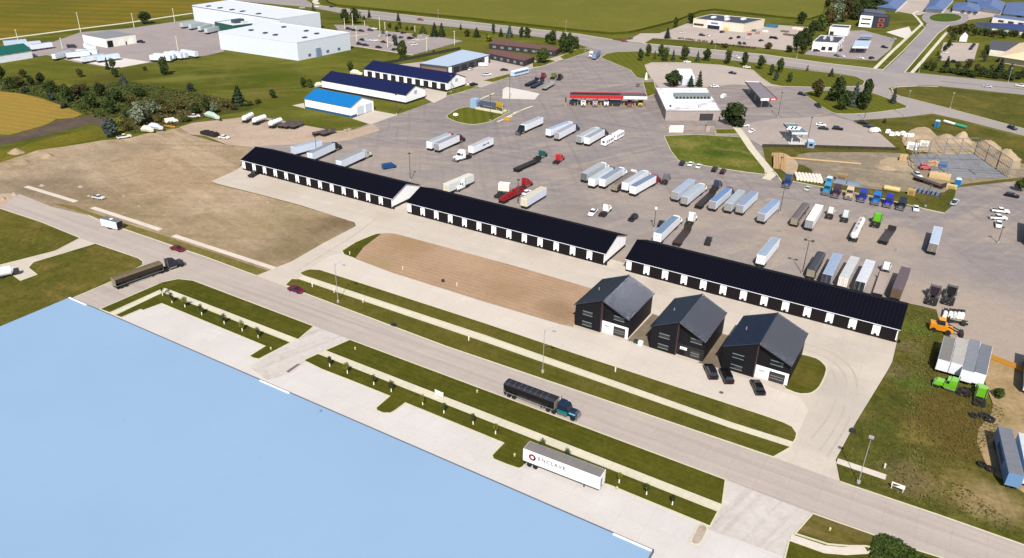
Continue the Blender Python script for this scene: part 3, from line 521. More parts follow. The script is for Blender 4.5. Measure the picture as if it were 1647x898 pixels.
# the three black buildings
HROOF = paint((24, 27, 44), .2, 0, .16, None, .7, ('Y', .6, 1.0), name='seamed_black_roof', tint=(.8, .86, 1.1, 1)); HWALL = paint((24, 24, 30), .6, 0, .15, None, .2, ('X', .5, .3), name='black_cladding')
WINF = paint((150, 168, 160), .4); GREYSIGN = paint((170, 172, 178), .5)
def black_house(label, x0, w, y0, porch):
    D, ze, zr, xm, ov = 16.3, 5.95, 9.1, w / 2, .35
    t = thing('black_house', label, 'building', (x0, y0, 0), 0, 'black gabled shop houses')
    m = MB(); m.box(0, xm, 0, D, 0, ze); m.box(xm, w, .9, D, 0, ze)
    for xa, xb, ya in ((0, xm, 0), (xm, w, .9)):
        za, zb = (ze, zr) if xa == 0 else (zr, ze)
        m.face([(xa, ya, ze - .01), (xb, ya, ze - .01), (xb, ya, zb), (xa, ya, za)] if xa == 0 else [(xa, ya, ze - .01), (xb, ya, ze - .01), (xa, ya, za)])
    m.face([(0, D, ze), (w, D, ze), (xm, D, zr)])
    m.build('wall', HWALL, t)
    k = (zr - ze) / xm; r = MB()
    for s in (0, 1):
        xe = -ov if s == 0 else w + ov; z = ze - k * ov
        a = [(xe, -ov, z), (xm, -ov, zr), (xm, D + ov, zr), (xe, D + ov, z)]
        r.hexa([(p[0], p[1], p[2] + .02) for p in a], [(p[0], p[1], p[2] + .2) for p in a])
        for i in range(1, int((D + 2 * ov) / .6)):
            y = -ov + i * .6; ax, az, bx, bz = xe, z + .2, xm, zr + .2
            r.hexa([(ax, y - .03, az), (bx, y - .03, bz), (bx, y + .03, bz), (ax, y + .03, az)], [(ax, y - .02, az + .07), (bx, y - .02, bz + .07), (bx, y + .02, bz + .07), (ax, y + .02, az + .07)])
    rf = r.build('roof', HROOF, t); MB().box(xm - .15, xm + .15, -ov - .03, D + ov + .03, zr + .1, zr + .28).build('ridge_cap', HROOF, rf)
    MB().tube((2.6, 8, 7.1), (2.6, 8, 8.0), .14).build('vent_pipe', GREYSIGN, rf)
    def win(x, z, wd, y, h=1.0):
        f = MB().box(x, x + wd, y - .06, y + .03, z, z + .14).box(x, x + wd, y - .06, y + .03, z + h, z + h + .14).build('window', WINF, t)
        MB().box(x + .05, x + wd - .05, y - .03, y + .02, z + .14, z + h).build('pane', GLASS, f)
    for z in (.8, 3.75): win(2.1, z, 2.7, 0)
    win(xm + 3.0, 4.35, 2.9, .9)
    MB().box(xm - .05, xm + .08, -.12, .95, 0, zr - .4).build('corner_trim', paint((96, 70, 72), .6), t)
    pm = paint((246, 246, 252), .55, 0, .04) if porch else paint((40, 40, 46), .5)
    f = MB().box(xm + .1, w, .78, .98, 0, 3.15).build('front_panel', pm, t)
    d = MB().box(xm + 3.3, w - .75, .68, .8, .1, 2.6).build('garage_door', paint((52, 50, 54), .4), t)
    MB().box(*((xm + 3.5, w - .95, .64, .69, .4, 2.3))).build('pane', glass((52, 52, 58)), d)
    for q in (0, 1): MB().box(xm + 3.5, w - .95, .61, .66, 1.0 + q * .65, 1.07 + q * .65).build('mullion', paint((190, 188, 182), .5), d)
    s = MB().box(xm + .8, xm + 2.5, .7, .8, 1.75, 2.45).build('name_sign', paint((226, 228, 234) if porch else (246, 246, 246), .5), t)
    mk = MB()
    for q in range(2): mk.box(xm + 1.0, xm + 2.3 - q * .4, .68, .71, 2.12 - q * .22, 2.22 - q * .22)
    mk.build('lettering', paint((140, 142, 150), .6), s)
    if not porch: MB().box(xm + .7, xm + 2.0, .7, .8, .1, 1.6).build('door', DOORB, t)
    return t
black_house('black gabled house with white porch wall, farthest left beside the seeded soil', -72.2, 14.3, 155.7, 1)
black_house('black gabled house with an all black front, the middle one', -51.9, 13.2, 155.9, 0)
black_house('black gabled house with white porch wall, beside the oval lawn', -34.2, 15.0, 156.6, 1)

# the pale blue roof in the foreground
def big_roof():
    x0, x1, y1, z = -172.5, -24.2, 85.8, 10.0
    t = thing('warehouse', 'huge warehouse with pale blue flat metal roof in the foreground', 'warehouse', (0, 0, 0))
    MB().box(x0 + .4, x1 - .4, -30, y1 - .4, 0, z - .5).build('wall', paint((206, 210, 214), .6, 0, .08, None, .3, ('X', .9, .4)), t)
    m, nt, b = newmat('pale_blue_roof'); v = wpos(nt)
    f = noise(nt, v, .013, 5, .6); g = noise(nt, wpos(nt, 1.2, .06, 1.4), 1.0, 4, .7)
    c = mixc(nt, remap(nt, f, .35, .65), lin((155, 187, 222)), lin((162, 194, 229)))
    c = mixc(nt, remap(nt, g, .55, .75, 0, .3), c, lin((146, 182, 219)))
    c = mixc(nt, remap(nt, noise(nt, v, .5, 3), .745, .78, 0, .5), c, lin((110, 140, 160)))
    wv = nd(nt, 'ShaderNodeTexWave', wave_type='BANDS', bands_direction='X'); wv.inputs['Scale'].default_value = .314 / .61; nt.links.new(v, wv.inputs['Vector'])
    wy = nd(nt, 'ShaderNodeTexWave', wave_type='BANDS', bands_direction='Y'); wy.inputs['Scale'].default_value = .314 / 9.2; nt.links.new(v, wy.inputs['Vector'])
    c = mixc(nt, remap(nt, wv.outputs['Fac'], .9, .99, 0, .22), c, lin((136, 170, 208)))
    nt.links.new(c, b.inputs['Base Color']); b.inputs['Roughness'].default_value = .55; b.inputs['Specular IOR Level'].default_value = .3
    MB().box(x0, x1, -30, y1, z - .3, z).build('roof', m, t)
    MB().box(x0, x1 + .1, y1, y1 + .22, z - .5, z + .06).build('gutter', paint((120, 126, 134), .5, .2), t)
    MB().box(x1, x1 + .2, -30, y1 + .2, z - .5, z + .06).build('edge_trim', paint((120, 126, 134), .5, .2), t)
    W2 = paint((244, 248, 255), .5)
    for a, b2 in (((110, 478), (139, 491)), ((423, 609), (468, 631)), ((987, 857.5), (1049, 884.5))):
        xa, xb = P(a[0], a[1], z).x, P(b2[0], b2[1], z).x
        MB().box(max(xa, x0 + .1), min(xb, x1 - .05), y1 - .35, y1 - .02, z - .2, z + .14).build('parapet', [W2], t)
    for px in ((515, 663),):
        p = P(px[0], px[1], z); MB().tube((p.x, p.y, z - .05), (p.x, p.y, z + .5), .2).build('vent_pipe', paint((150, 176, 206), .5), t)
big_roof()

# sheds by the entrance
def gable_block(name, label, cat, x0, x1, y0, y1, ze, zr, wall, roof, group=None):
    t = thing(name, label, cat, (x0, y0, 0), 0, group); L, D = x1 - x0, y1 - y0
    m = MB().box(0, L, 0, D, 0, ze); gable_ends(m, 0, L, 0, D, ze, zr, .3); m.build('wall', wall, t)
    r = MB(); roof_slabs(r, 0, L, 0, D, ze, zr, .35, .3, .2); r.build('roof', roof, t)
    return t, L, D
NAVY2 = paint((28, 36, 82), .6, 0, .1, None, .15, name='deep_blue_roof'); BASEB = paint((28, 36, 52), .7)
def base_band(t, L, D, h, mat): MB().box(-.06, L + .06, -.06, D + .06, .02, h).build('base_band', mat, t)
t, L, D = gable_block('storage_shed', 'white storage shed with navy roof and black roll doors, nearest the offices', 'storage building', -300, -242, 340.5, 357.5, 4.7, 7.9, WALLW, NAVY2, 'white sheds with navy roofs')
base_band(t, L, D, .9, BASEB)
for i in range(10):
    part(t, 'garage_door', 'e', lambda m: m.box(0, 3.4, -.12, .02, .05, 3.9), paint((28, 32, 40), .6), (2.4 + i * 5.65, 0, 0))
MB().box(L, L + .1, 7.2, 9.6, 3.9, 5.6).build('gable_sign', paint((196, 204, 216), .6), t)
t, L, D = gable_block('storage_shed', 'white windowless storage shed with navy roof, between the blue roof and the door row', 'storage building', -300, -243.4, 306, 322.3, 4.7, 7.9, WALLW, NAVY2, 'white sheds with navy roofs')
base_band(t, L, D, 1.0, BASEB); MB().box(L, L + .1, 7.0, 9.3, 3.9, 5.6).build('gable_sign', paint((196, 204, 216), .6), t)
t, L, D = gable_block('blue_roofed_shed', 'white shed with bright blue roof and two pale overhead doors', 'shed', -278.2, -249, 271.2, 287.8, 5.0, 8.1, WALLW, paint((20, 128, 204), .45, 0, .06, name='bright_blue_roof'))
MB().box(-.06, L - .2, -.06, .3, .02, 1.1).build('base_band', paint((44, 104, 152), .7), t); MB().box(L - .1, L + .06, -.06, 4.2, .02, 1.0).build('base_band', paint((44, 104, 152), .7), t)
for y in (4.6, 10.6): MB().box(L, L + .08, y, y + 4.6, .05, 4.2).build('garage_door', paint((214, 224, 240), .6), t)

# blocks read off their roof corners; walls drop to the ground
def block(name, label, cat, px, h, wall, roof, parapet=0.0, group=None, kind=None):
    """px: roof corners front-left, front-right, back-right, back-left in the photograph, at height h"""
    q = [P(x, y, h) for x, y in px]; c = (q[0] + q[1] + q[2] + q[3]) / 4; t = thing(name, label, cat, (c.x, c.y, 0), 0, group)
    loc = [(p.x - c.x, p.y - c.y) for p in q]
    MB().hexa([(a, b, 0) for a, b in loc], [(a, b, h - .05) for a, b in loc]).build('wall', wall, t)
    ins = [(a * .997, b * .997) for a, b in loc]
    MB().hexa([(a * 1.0, b * 1.0, h - .05) for a, b in ins], [(a, b, h + .02) for a, b in ins]).build('roof', roof, t)
    if parapet: ribbon(MB(), [Vector(p) for p in ins], .35, h - .1, h + parapet, True).build('parapet', wall, t)
    t['_'] = 0; del t['_']
    def at(u, v, z=h):          # u from left to right, v from front to back
        a = Vector(loc[0]).lerp(Vector(loc[1]), u); b = Vector(loc[3]).lerp(Vector(loc[2]), u); r = a.lerp(b, v); return Vector((r.x, r.y, z))
    return t, at
def patch(t, at, name, u0, u1, z0, z1, mat, out=.08, side='front'):   # door, window or panel on a block's front or right wall
    if side == 'front': a, b = at(u0, 0, 0), at(u1, 0, 0)
    elif side == 'right': a, b = at(1, u0, 0), at(1, u1, 0)
    else: a, b = at(0, u0, 0), at(0, u1, 0)
    d = (b - a).normalized(); n = Vector((d.y, -d.x, 0)) * (out if side != 'left' else -out)
    base = [a - n * .3, b - n * .3, b + n, a + n] if side == 'left' else [a + n, b + n, b - n * .3, a - n * .3]
    return MB().hexa([(p.x, p.y, z0) for p in base], [(p.x, p.y, z1) for p in base]).build(name, mat, t)
def rooftop(t, at, name, u0, u1, v0, v1, h, dz, mat):
    q = [at(u0, v0), at(u1, v0), at(u1, v1), at(u0, v1)]
    return MB().hexa([(p.x, p.y, h) for p in q], [(p.x, p.y, h + dz) for p in q]).build(name, mat, t)
GW = paint((222, 228, 236), .7, 0, .06, 1.5, name='white_flat_roof'); GWM = paint((236, 236, 242), .7, 0, .1, mottle=((120, 118, 120), .14, .8), name='patched_white_roof')
PLW = paint((232, 240, 252), .6, 0, .05, 1.45, name='pale_blue_panels'); HVAC = paint((206, 208, 212), .6); DKRF = paint((66, 74, 92), .8, 0, .12, name='dark_flat_roof')
t, at = block('factory', 'tall white factory wing behind the lower wing at upper left', 'factory', [(309, 9.5), (449, 31), (514.5, 21.5), (369, 1)], 11.2, PLW, GW, .5)
patch(t, at, 'eave_band', 0, 1, 10.7, 11.3, paint((90, 96, 106), .7), .1)
for u in (.12, .26, .4, .52, .7): rooftop(t, at, 'roof_vent', u, u + .02, .1, .2, 11.2, .7, DKRF)
t, at = block('factory', 'low white factory wing with rows of roof vents beside the lawn', 'factory', [(351, 52), (477.4, 69.2), (562.4, 53.2), (436, 36)], 10.8, PLW, GW, .4)
for u, v in ((.18, .3), (.4, .25), (.55, .22), (.3, .75), (.62, .7), (.8, .62), (.86, .3)): rooftop(t, at, 'roof_vent', u, u + .028, v, v + .06, 10.8, .8, DKRF)
for u in (.18, .52, .74): patch(t, at, 'window', u, u + .05, 1.2, 2.9, paint((110, 130, 156), .3), .06, 'right')
patch(t, at, 'stair', .32, .4, 0, 5.5, paint((150, 172, 198), .5), .8, 'right')
t, at = block('dock_building', 'green-fronted low loading dock joining the two white factory wings', 'loading dock', [(345, 36), (375, 42), (440, 34), (410, 28)], 5, paint((48, 104, 92), .6), GW, .3)
rooftop(t, at, 'air_handler', .45, .65, .2, .5, 5, 2.6, paint((70, 88, 100), .6)); rooftop(t, at, 'air_handler', .75, .85, .3, .6, 5, 1.6, HVAC)
t, at = block('garage', 'cream garage with grey roof and open dark bay in the trailer yard', 'garage', [(132, 56), (169, 63), (217.6, 56), (180, 49)], 5.6, paint((242, 238, 228), .6), paint((150, 152, 158), .7))
patch(t, at, 'bay_opening', .04, .22, .1, 4.2, paint((24, 24, 28), .9), .06, 'right')
for u in (.4, .72): patch(t, at, 'garage_door', u, u + .2, .1, 3.6, paint((250, 246, 238), .6), .08, 'right')
patch(t, at, 'door', .63, .67, .1, 2.3, paint((60, 60, 66), .6), .07, 'right')
q = [P(-25, 93, 4.8), P(53.2, 79.5, 4.8)]
t, L, D = gable_block('green_roofed_shop', 'white shop with dark green roof at the left edge', 'shop', -16, 0, 0, 62, 4.8, 4.8001, WALLW, GW)
for c in list(t.children): bpy.data.objects.remove(c)
t.location = (-495.2, 262.9, 0); t.rotation_euler = (0, 0, math.radians(90)); m = MB().box(-62, 0, 0, 15, 0, 4.7); gable_ends(m, -62, 0, 0, 15, 4.7, 7.6, .3); m.build('wall', paint((232, 236, 244), .6), t)
m = MB(); roof_slabs(m, -62, 0, 0, 15, 4.7, 7.6, .4, .4, .2); m.build('roof', paint((28, 104, 90), .5, 0, .1, name='green_roof'), t)
t, at = block('repair_shop', 'grey repair shop with pale metal roof and dark bays, cars parked outside', 'repair shop', [(675, 102), (721.3, 107.3), (788.4, 88.2), (744, 80)], 5, paint((84, 88, 96), .6), paint((188, 204, 226), .5, 0, .06, None, .4, ('X', 1.2, .5), name='silver_roof'))
for u, mt in ((.12, (32, 32, 40)), (.3, (40, 44, 56)), (.48, (30, 30, 36)), (.66, (36, 40, 50))): patch(t, at, 'bay_door', u, u + .12, .1, 3.6, paint(mt, .5), .1, 'right')
patch(t, at, 'pillar', .0, .07, 0, 4.4, WALLW, .14, 'right'); patch(t, at, 'pillar', .86, .95, 0, 4.4, WALLW, .14, 'right')
patch(t, at, 'open_bay', .06, .94, .2, 3.5, paint((150, 118, 104), .9), .05)
BRN = paint((122, 84, 74), .75, 0, .14, name='brown_roof'); BRW = paint((66, 60, 62), .7)
t, at = block('motel', 'long low brown-roofed motel wing along the highway', 'motel', [(786.4, 70), (893, 82), (901, 77), (796, 62)], 3.6, BRW, BRN)
for u in (.06, .18, .3, .42, .54, .66, .78, .9): patch(t, at, 'window', u, u + .05, 1.0, 2.4, paint((150, 160, 176), .3), .08)
t, at = block('motel', 'shorter brown-roofed motel wing behind the pale metal repair shop', 'motel', [(778, 84.5), (843.6, 98), (859.6, 91.5), (800, 80)], 3.6, BRW, BRN)
for u in (.1, .26, .42, .58, .74, .9): patch(t, at, 'window', u, u + .06, 1.0, 2.4, paint((150, 160, 176), .3), .08)
# truck stop
TSW = paint((186, 172, 166), .7, 0, .1, name='taupe_siding')
t, at = block('truck_stop', 'flat-roofed truck stop with patched white roof beside the red canopy', 'truck stop', [(1071.4, 179), (1160, 179), (1136.8, 142), (1054.4, 142)], 4.6, TSW, GWM, .35)
for u in (.1, .3): patch(t, at, 'window', u, u + .06, 1, 2.4, GLASS, .05, 'left')
cl = rooftop(t, at, 'roof_light', .27, .95, .5, .66, 4.6, 1.5, paint((150, 160, 158), .6))
for k in range(10):
    q = [at(.285 + k * .066, .495), at(.325 + k * .066, .495), at(.325 + k * .066, .51), at(.285 + k * .066, .51)]
    MB().hexa([(p.x, p.y, 4.85) for p in q], [(p.x, p.y, 5.8) for p in q]).build('pane', paint((34, 44, 46), .3), cl)
rooftop(t, at, 'roof_unit', .62, .67, .1, .17, 4.6, .9, HVAC); rooftop(t, at, 'roof_unit', .1, .13, .16, .2, 4.6, .7, DKRF)
patch(t, at, 'entry', .62, .86, 0, 3.4, paint((70, 66, 72), .6), .4)
t2 = thing('fence', 'tan board fence around the bins beside the truck stop', 'fence', P(1120, 212)); c = t2.location
m = MB(); pts = [P(1073, 207) - c, P(1100, 209) - c, P(1136, 211) - c, P(1150, 213) - c, P(1150, 197) - c]
ribbon(m, [Vector((p.x, p.y)) for p in pts], .2, 0, 2.1); m.build('panel', paint((176, 160, 150), .8), t2)
t, at = block('garbage_enclosure', 'tan block enclosure at the end of the board fence', 'enclosure', [(1136, 203), (1150, 203), (1151, 194), (1137.5, 194)], 2.6, paint((196, 178, 164), .7), paint((150, 140, 134), .8))
t, at = block('dumpster', 'cream dumpster beside the truck stop fence', 'dumpster', [(1076.5, 205), (1099.5, 205), (1100.5, 202), (1078, 202)], 2.4, paint((250, 238, 216), .6), paint((250, 240, 222), .6))
t, at = block('restaurant', 'small white flat-roofed building behind the round tree', 'building', [(1098, 126), (1118, 126), (1111.5, 111), (1088.5, 111)], 4, paint((214, 220, 232), .6), paint((244, 250, 255), .6))
# canopies
def canopy(name, label, px, h, th, top, fascia, cols, cat='canopy'):
    q = [P(x, y, h) for x, y in px]; c = (q[0] + q[1] + q[2] + q[3]) / 4; t = thing(name, label, cat, (c.x, c.y, 0))
    loc = [Vector((p.x - c.x, p.y - c.y)) for p in q]
    MB().hexa([(p.x, p.y, h - th) for p in loc], [(p.x, p.y, h - .03) for p in loc]).build('roof', top, t)
    for i, mt in enumerate(fascia):
        if mt is None: continue
        a, b = loc[i], loc[(i + 1) % 4]; d = (b - a).normalized(); n = Vector((d.y, -d.x))
        bs = [a + n * .12, b + n * .12, b + n * .02, a + n * .02]
        MB().hexa([(p.x, p.y, h - th - .05) for p in bs], [(p.x, p.y, h + .25) for p in bs]).build('fascia', mt, t)
    def at(u, v): return loc[0].lerp(loc[1], u).lerp(loc[3].lerp(loc[2], u), v)
    for u, v in cols:
        p = at(u, v); part(t, 'post', 'c%.1f' % h, lambda m: m.box(-.22, .22, -.22, .22, 0, h - th), paint((214, 216, 220), .5), (p.x, p.y, 0))
    return t, at
RED = paint((226, 40, 44), .5); RFR = paint((112, 98, 104), .8, 0, .2, name='canopy_deck')
t, at = canopy('diesel_canopy', 'long red and white diesel canopy with trucks fuelling beneath', [(917, 154.5), (1041, 156.5), (1036, 150.5), (917.5, 148.5)], 5.4, 1.0, RFR, [None, RED, RED, RED], [(u, .5) for u in (.04, .2, .36, .52, .68, .84, .97)])
a, b, e = at(0, 0), at(.69, 0), at(1, 0); d = (b - a).normalized(); n = Vector((d.y, -d.x)) * .14
for p, q2, mt in ((a, b, RED), (b + d * .1, e, paint((250, 248, 248), .5))):
    MB().hexa([(p.x + n.x, p.y + n.y, 4.3), (q2.x + n.x, q2.y + n.y, 4.3), (q2.x, q2.y, 4.3), (p.x, p.y, 4.3)], [(p.x + n.x, p.y + n.y, 5.7), (q2.x + n.x, q2.y + n.y, 5.7), (q2.x, q2.y, 5.7), (p.x, p.y, 5.7)]).build('fascia', mt, t)
for k in range(20):
    p = at(.02 + k * .033, .55); MB().box(-.25, .25, -1.6, 1.6, 5.38, 5.9).build('roof_truss', paint((60, 56, 62), .8), t, (p.x, p.y, 0))
for u, w2 in ((.02, .08), (.5, .16)):
    p, q2 = at(u, .2), at(u + w2, .2); MB().hexa([(p.x, p.y, .1), (q2.x, q2.y, .1), (q2.x - d.y * .5, q2.y + d.x * .5, .1), (p.x - d.y * .5, p.y + d.x * .5, .1)], [(p.x, p.y, 3.2), (q2.x, q2.y, 3.2), (q2.x - d.y * .5, q2.y + d.x * .5, 3.2), (p.x - d.y * .5, p.y + d.x * .5, 3.2)]).build('screen_panel', paint((44, 54, 76), .6), t)
YEL = paint((226, 178, 60), .6)
for i, px in enumerate([(927.5, 170.5), (946.5, 170.5), (965.5, 170.8), (983.5, 171), (1002, 171.2), (1020, 171.6), (1034, 172)]):
    t2 = thing('fuel_pump', 'yellow guarded fuel pump, %s from the left under the red canopy' % ORD[i + 1], 'fuel pump', P(*px), 0, 'diesel pumps under the canopy')
    for s in (-.8, .8): part(t2, 'bollard', 'fp', lambda m: m.tube((0, 0, 0), (0, 0, 1.4), .2, .2, 6), YEL, (s, -.6, 0))
    part(t2, 'dispenser', 'fp', lambda m: m.box(-.5, .5, -.3, .3, 0, 2.0), paint((170, 150, 110), .6), (0, .6, 0))
t2 = thing('clearance_bar', 'yellow and black upright guard left of the red canopy', 'guard post', P(909.5, 171)); part(t2, 'post', 'cb', lambda m: m.tube((0, 0, 0), (0, 0, 4.6), .3, .3, 6), paint((60, 52, 36), .7)); part(t2, 'sleeve', 'cb', lambda m: m.tube((0, 0, 0), (0, 0, 2.0), .42, .42, 6), YEL)
WHF = paint((250, 248, 250), .5)
t, at = canopy('petrol_canopy', 'grey petrol canopy with white and red fascia casting a dark shadow', [(1223.6, 159.6), (1249.5, 159), (1221.4, 132.5), (1198.5, 131.3)], 5.4, .45, paint((150, 142, 152), .8, 0, .2, None, .2, ('X', 2.4, .8), name='canopy_panels'), [None, paint((150, 60, 66), .6), WHF, paint((112, 60, 70), .6)], [(u, v) for u in (.25, .75) for v in (.12, .5, .88)])
a, b, e = at(0, 0), at(.52, 0), at(1, 0); d = (b - a).normalized(); n = Vector((d.y, -d.x)) * .14
for p, q2, mt in ((a, b, WHF), (b, e, RED)):
    MB().hexa([(p.x + n.x, p.y + n.y, 4.6), (q2.x + n.x, q2.y + n.y, 4.6), (q2.x, q2.y, 4.6), (p.x, p.y, 4.6)], [(p.x + n.x, p.y + n.y, 5.7), (q2.x + n.x, q2.y + n.y, 5.7), (q2.x, q2.y, 5.7), (p.x, p.y, 5.7)]).build('fascia', mt, t)
p, q2 = at(.64, 0) + n * 1.15, at(.9, 0) + n * 1.15
MB().hexa([(p.x + n.x * .3, p.y + n.y * .3, 4.9), (q2.x + n.x * .3, q2.y + n.y * .3, 4.9), (q2.x, q2.y, 4.9), (p.x, p.y, 4.9)], [(p.x + n.x * .3, p.y + n.y * .3, 5.4), (q2.x + n.x * .3, q2.y + n.y * .3, 5.4), (q2.x, q2.y, 5.4), (p.x, p.y, 5.4)]).build('lettering', WHF, t)
t, at = canopy('car_wash_canopy', 'small teal and white canopy on a pale forecourt', [(1273.7, 214.3), (1298.5, 214.3), (1279.5, 199.5), (1260.5, 199)], 5.2, .45, paint((120, 150, 156), .7), [paint((236, 246, 255), .5), paint((180, 206, 232), .6), paint((170, 214, 214), .6), paint((150, 60, 66), .6)], [(.2, .15), (.8, .15), (.2, .85), (.8, .85)])
for k in range(3):
    p, q2 = at(.12 + k * .28, .3), at(.26 + k * .28, .7); MB().box(min(p.x, q2.x), max(p.x, q2.x), min(p.y, q2.y), max(p.y, q2.y), 5.18, 5.35).build('roof_panel', WHF, t)
t, at = block('kiosk', 'pale blue pay kiosk beside the teal canopy', 'kiosk', [(1300, 228), (1311, 229), (1308, 224), (1298.5, 223)], 2.8, paint((150, 184, 222), .6), paint((196, 216, 238), .6))
patch(t, at, 'window', .25, .75, .9, 2.0, GLASS); sheet('pale_forecourt', [(1256, 219), (1280, 219), (1312, 232), (1312, 236), (1272, 234)], PALE, .08)
# across the highway
t, at = block('store', 'beige store with dark flat roof across the highway', 'store', [(1115.5, 30.5), (1196.7, 39.5), (1230, 31.5), (1144, 23.5)], 6.2, paint((238, 222, 204), .7, 0, .06), DKRF, .4)
patch(t, at, 'front_panel', .28, .56, .2, 6.5, paint((226, 230, 246), .5), .15); patch(t, at, 'entrance', .3, .54, .1, 2.9, paint((50, 44, 64), .4), .3); patch(t, at, 'sign', .36, .5, 4.0, 5.2, paint((130, 130, 160), .5), .25)
patch(t, at, 'awning', .02, .22, 1.6, 3.0, paint((74, 66, 64), .6), .3); patch(t, at, 'yellow_panel', .62, .72, .2, 2.4, paint((240, 214, 140), .6), .1)
for u, v in ((.2, .4), (.35, .7), (.5, .3), (.7, .6)): rooftop(t, at, 'roof_unit', u, u + .06, v, v + .13, 6.2, 1.2, paint((236, 238, 244), .6))
t, at = block('diner', 'white one-storey building with dark roof and two black front windows', 'building', [(1307.8, 68), (1347.5, 70), (1358.5, 60), (1320, 57.5)], 6, paint((244, 242, 244), .6), DKRF, .35)
for u in (.38, .66): patch(t, at, 'window', u, u + .17, .8, 3.4, glass((34, 34, 42)))
for u in (.15, .5, .8): patch(t, at, 'window', u, u + .14, .8, 3.2, glass((34, 34, 42)), .06, 'right')
for u, v in ((.25, .5), (.5, .6), (.6, .3)): rooftop(t, at, 'roof_unit', u, u + .09, v, v + .18, 6, 1.3, HVAC)
t, at = block('annex', 'plain white block behind the white one-storey building', 'building', [(1334.8, 44), (1365, 46), (1368.5, 41.8), (1340, 40.3)], 5.6, paint((246, 242, 242), .6), DKRF, .35); patch(t, at, 'door', .05, .26, .1, 2.6, paint((40, 42, 52), .6))
t, at = block('office', 'modern office with white corner, dark front and orange window frames', 'office', [(1384.3, 25.5), (1427, 28.5), (1432.5, 25), (1390, 19.5)], 8.7, paint((50, 54, 74), .6), DKRF, .4)
w = patch(t, at, 'white_corner', 0, .48, 0, 9.1, paint((250, 250, 254), .6), .3)
for z in (2.2, 5.8): patch(t, at, 'window', .06, .42, z, z + 1.1, glass((44, 44, 52)), .4)
for z in (.8, 4.8): patch(t, at, 'window_frame', .7, .93, z, z + 3, paint((176, 88, 60), .6), .15); patch(t, at, 'window', .76, .87, z + .8, z + 2.2, glass((50, 44, 48)), .2)
t, at = block('dark_roofed_house', 'dark low roof rising behind the modern office', 'building', [(1383, 20), (1424, 23), (1424, 17), (1390, 14)], 6.5, paint((80, 80, 92), .7), paint((98, 100, 116), .8))
t, at = canopy('station_canopy', 'pale blue flat canopy over the fuel lanes by the white building', [(1371, 75.8), (1396, 76.2), (1401, 65.5), (1376, 65)], 4.6, .7, paint((186, 206, 232), .6), [WHF, WHF, None, None], [(.2, .2), (.8, .2), (.2, .8), (.8, .8)])
t, at = canopy('station_canopy', 'smaller grey-blue canopy farther behind the fuel lanes', [(1383, 60), (1402, 60.5), (1402, 55.5), (1385, 55)], 4.2, .7, paint((164, 176, 202), .6), [paint((110, 126, 156), .6), None, None, None], [(.1, .2), (.9, .2), (.1, .8), (.9, .8)])
# town houses, hall
SLATE = paint((92, 118, 168), .7, 0, .12, mottle=((76, 98, 148), .3, .5), name='blue_shingles')
def hip(name, label, cat, px, h, rise, wall, roof, group=None):
    q = [P(x, y, h) for x, y in px]; c = (q[0] + q[1] + q[2] + q[3]) / 4; t = thing(name, label, cat, (c.x, c.y, 0), 0, group)
    loc = [Vector((p.x - c.x, p.y - c.y)) for p in q]; k = [p * .93 for p in loc]
    MB().hexa([(p.x, p.y, 0) for p in k], [(p.x, p.y, h) for p in k]).build('wall', wall, t)
    e01, e12 = (loc[1] - loc[0]).length, (loc[2] - loc[1]).length
    if e01 > e12: r0, r1 = (loc[0] + loc[3]) / 2, (loc[1] + loc[2]) / 2; s = e12 / e01 * .35
    else: r0, r1 = (loc[0] + loc[1]) / 2, (loc[2] + loc[3]) / 2; s = e01 / e12 * .35
    a, b = r0.lerp(r1, s), r1.lerp(r0, s); A, B = (a.x, a.y, h + rise), (b.x, b.y, h + rise); g = [(p.x, p.y, h - .1) for p in loc]
    m = MB()
    if e01 > e12: m.face([g[0], g[1], B, A]).face([g[1], g[2], B]).face([g[2], g[3], A, B]).face([g[3], g[0], A])
    else: m.face([g[0], g[1], A]).face([g[1], g[2], B, A]).face([g[2], g[3], B]).face([g[3], g[0], A, B])
    m.face(g[::-1]); m.build('roof', roof, t); return t, loc
TH = 'blue-roofed town houses at the upper right'
TW = paint((238, 234, 230), .7)
for i, (px, lb) in enumerate([([(1410, 11), (1443, 15), (1462, -3), (1430, -6)], 'nearest the tree line'), ([(1487, 14), (1518, 16), (1536, -3), (1502, -6)], 'above the roundabout lawn'), ([(1531, 14), (1575, 19), (1580, 9), (1535, 5)], 'with a white garage front right of the roundabout'),
                        ([(1570, 12), (1612, 18), (1618, 4), (1575, -2)], 'second from the right in the far row'), ([(1612, 22), (1680, 29), (1690, 10), (1620, 4)], 'at the right edge of the far row'), ([(1555, 2), (1600, 8), (1610, -6), (1560, -12)], 'farthest back behind the garage front')]):
    t, loc = hip('town_house', 'town house with blue-grey roof, ' + lb, 'house', px, 3.4, 3.0, TW, SLATE, TH)
    if i in (2, 4):
        a, b = loc[0] * .95, loc[1] * .95; d = (b - a).normalized(); n = Vector((d.y, -d.x))
        for u in (.35, .6, .82):
            p, q2 = a.lerp(b, u) + n * .2, a.lerp(b, u + .12) + n * .2; MB().hexa([(p.x, p.y, .1), (q2.x, q2.y, .1), (q2.x - n.x, q2.y - n.y, .1), (p.x - n.x, p.y - n.y, .1)], [(p.x, p.y, 2.4), (q2.x, q2.y, 2.4), (q2.x - n.x, q2.y - n.y, 2.4), (p.x - n.x, p.y - n.y, 2.4)]).build('garage_door', paint((120, 112, 116), .6), t)
t, loc = hip('apartment_house', 'long building with deep blue roof at the right edge', 'building', [(1594, 43), (1690, 55), (1690, 44), (1566, 36)], 3.6, 2.6, TW, paint((44, 66, 128), .7, 0, .12, name='deep_blue_shingles'))
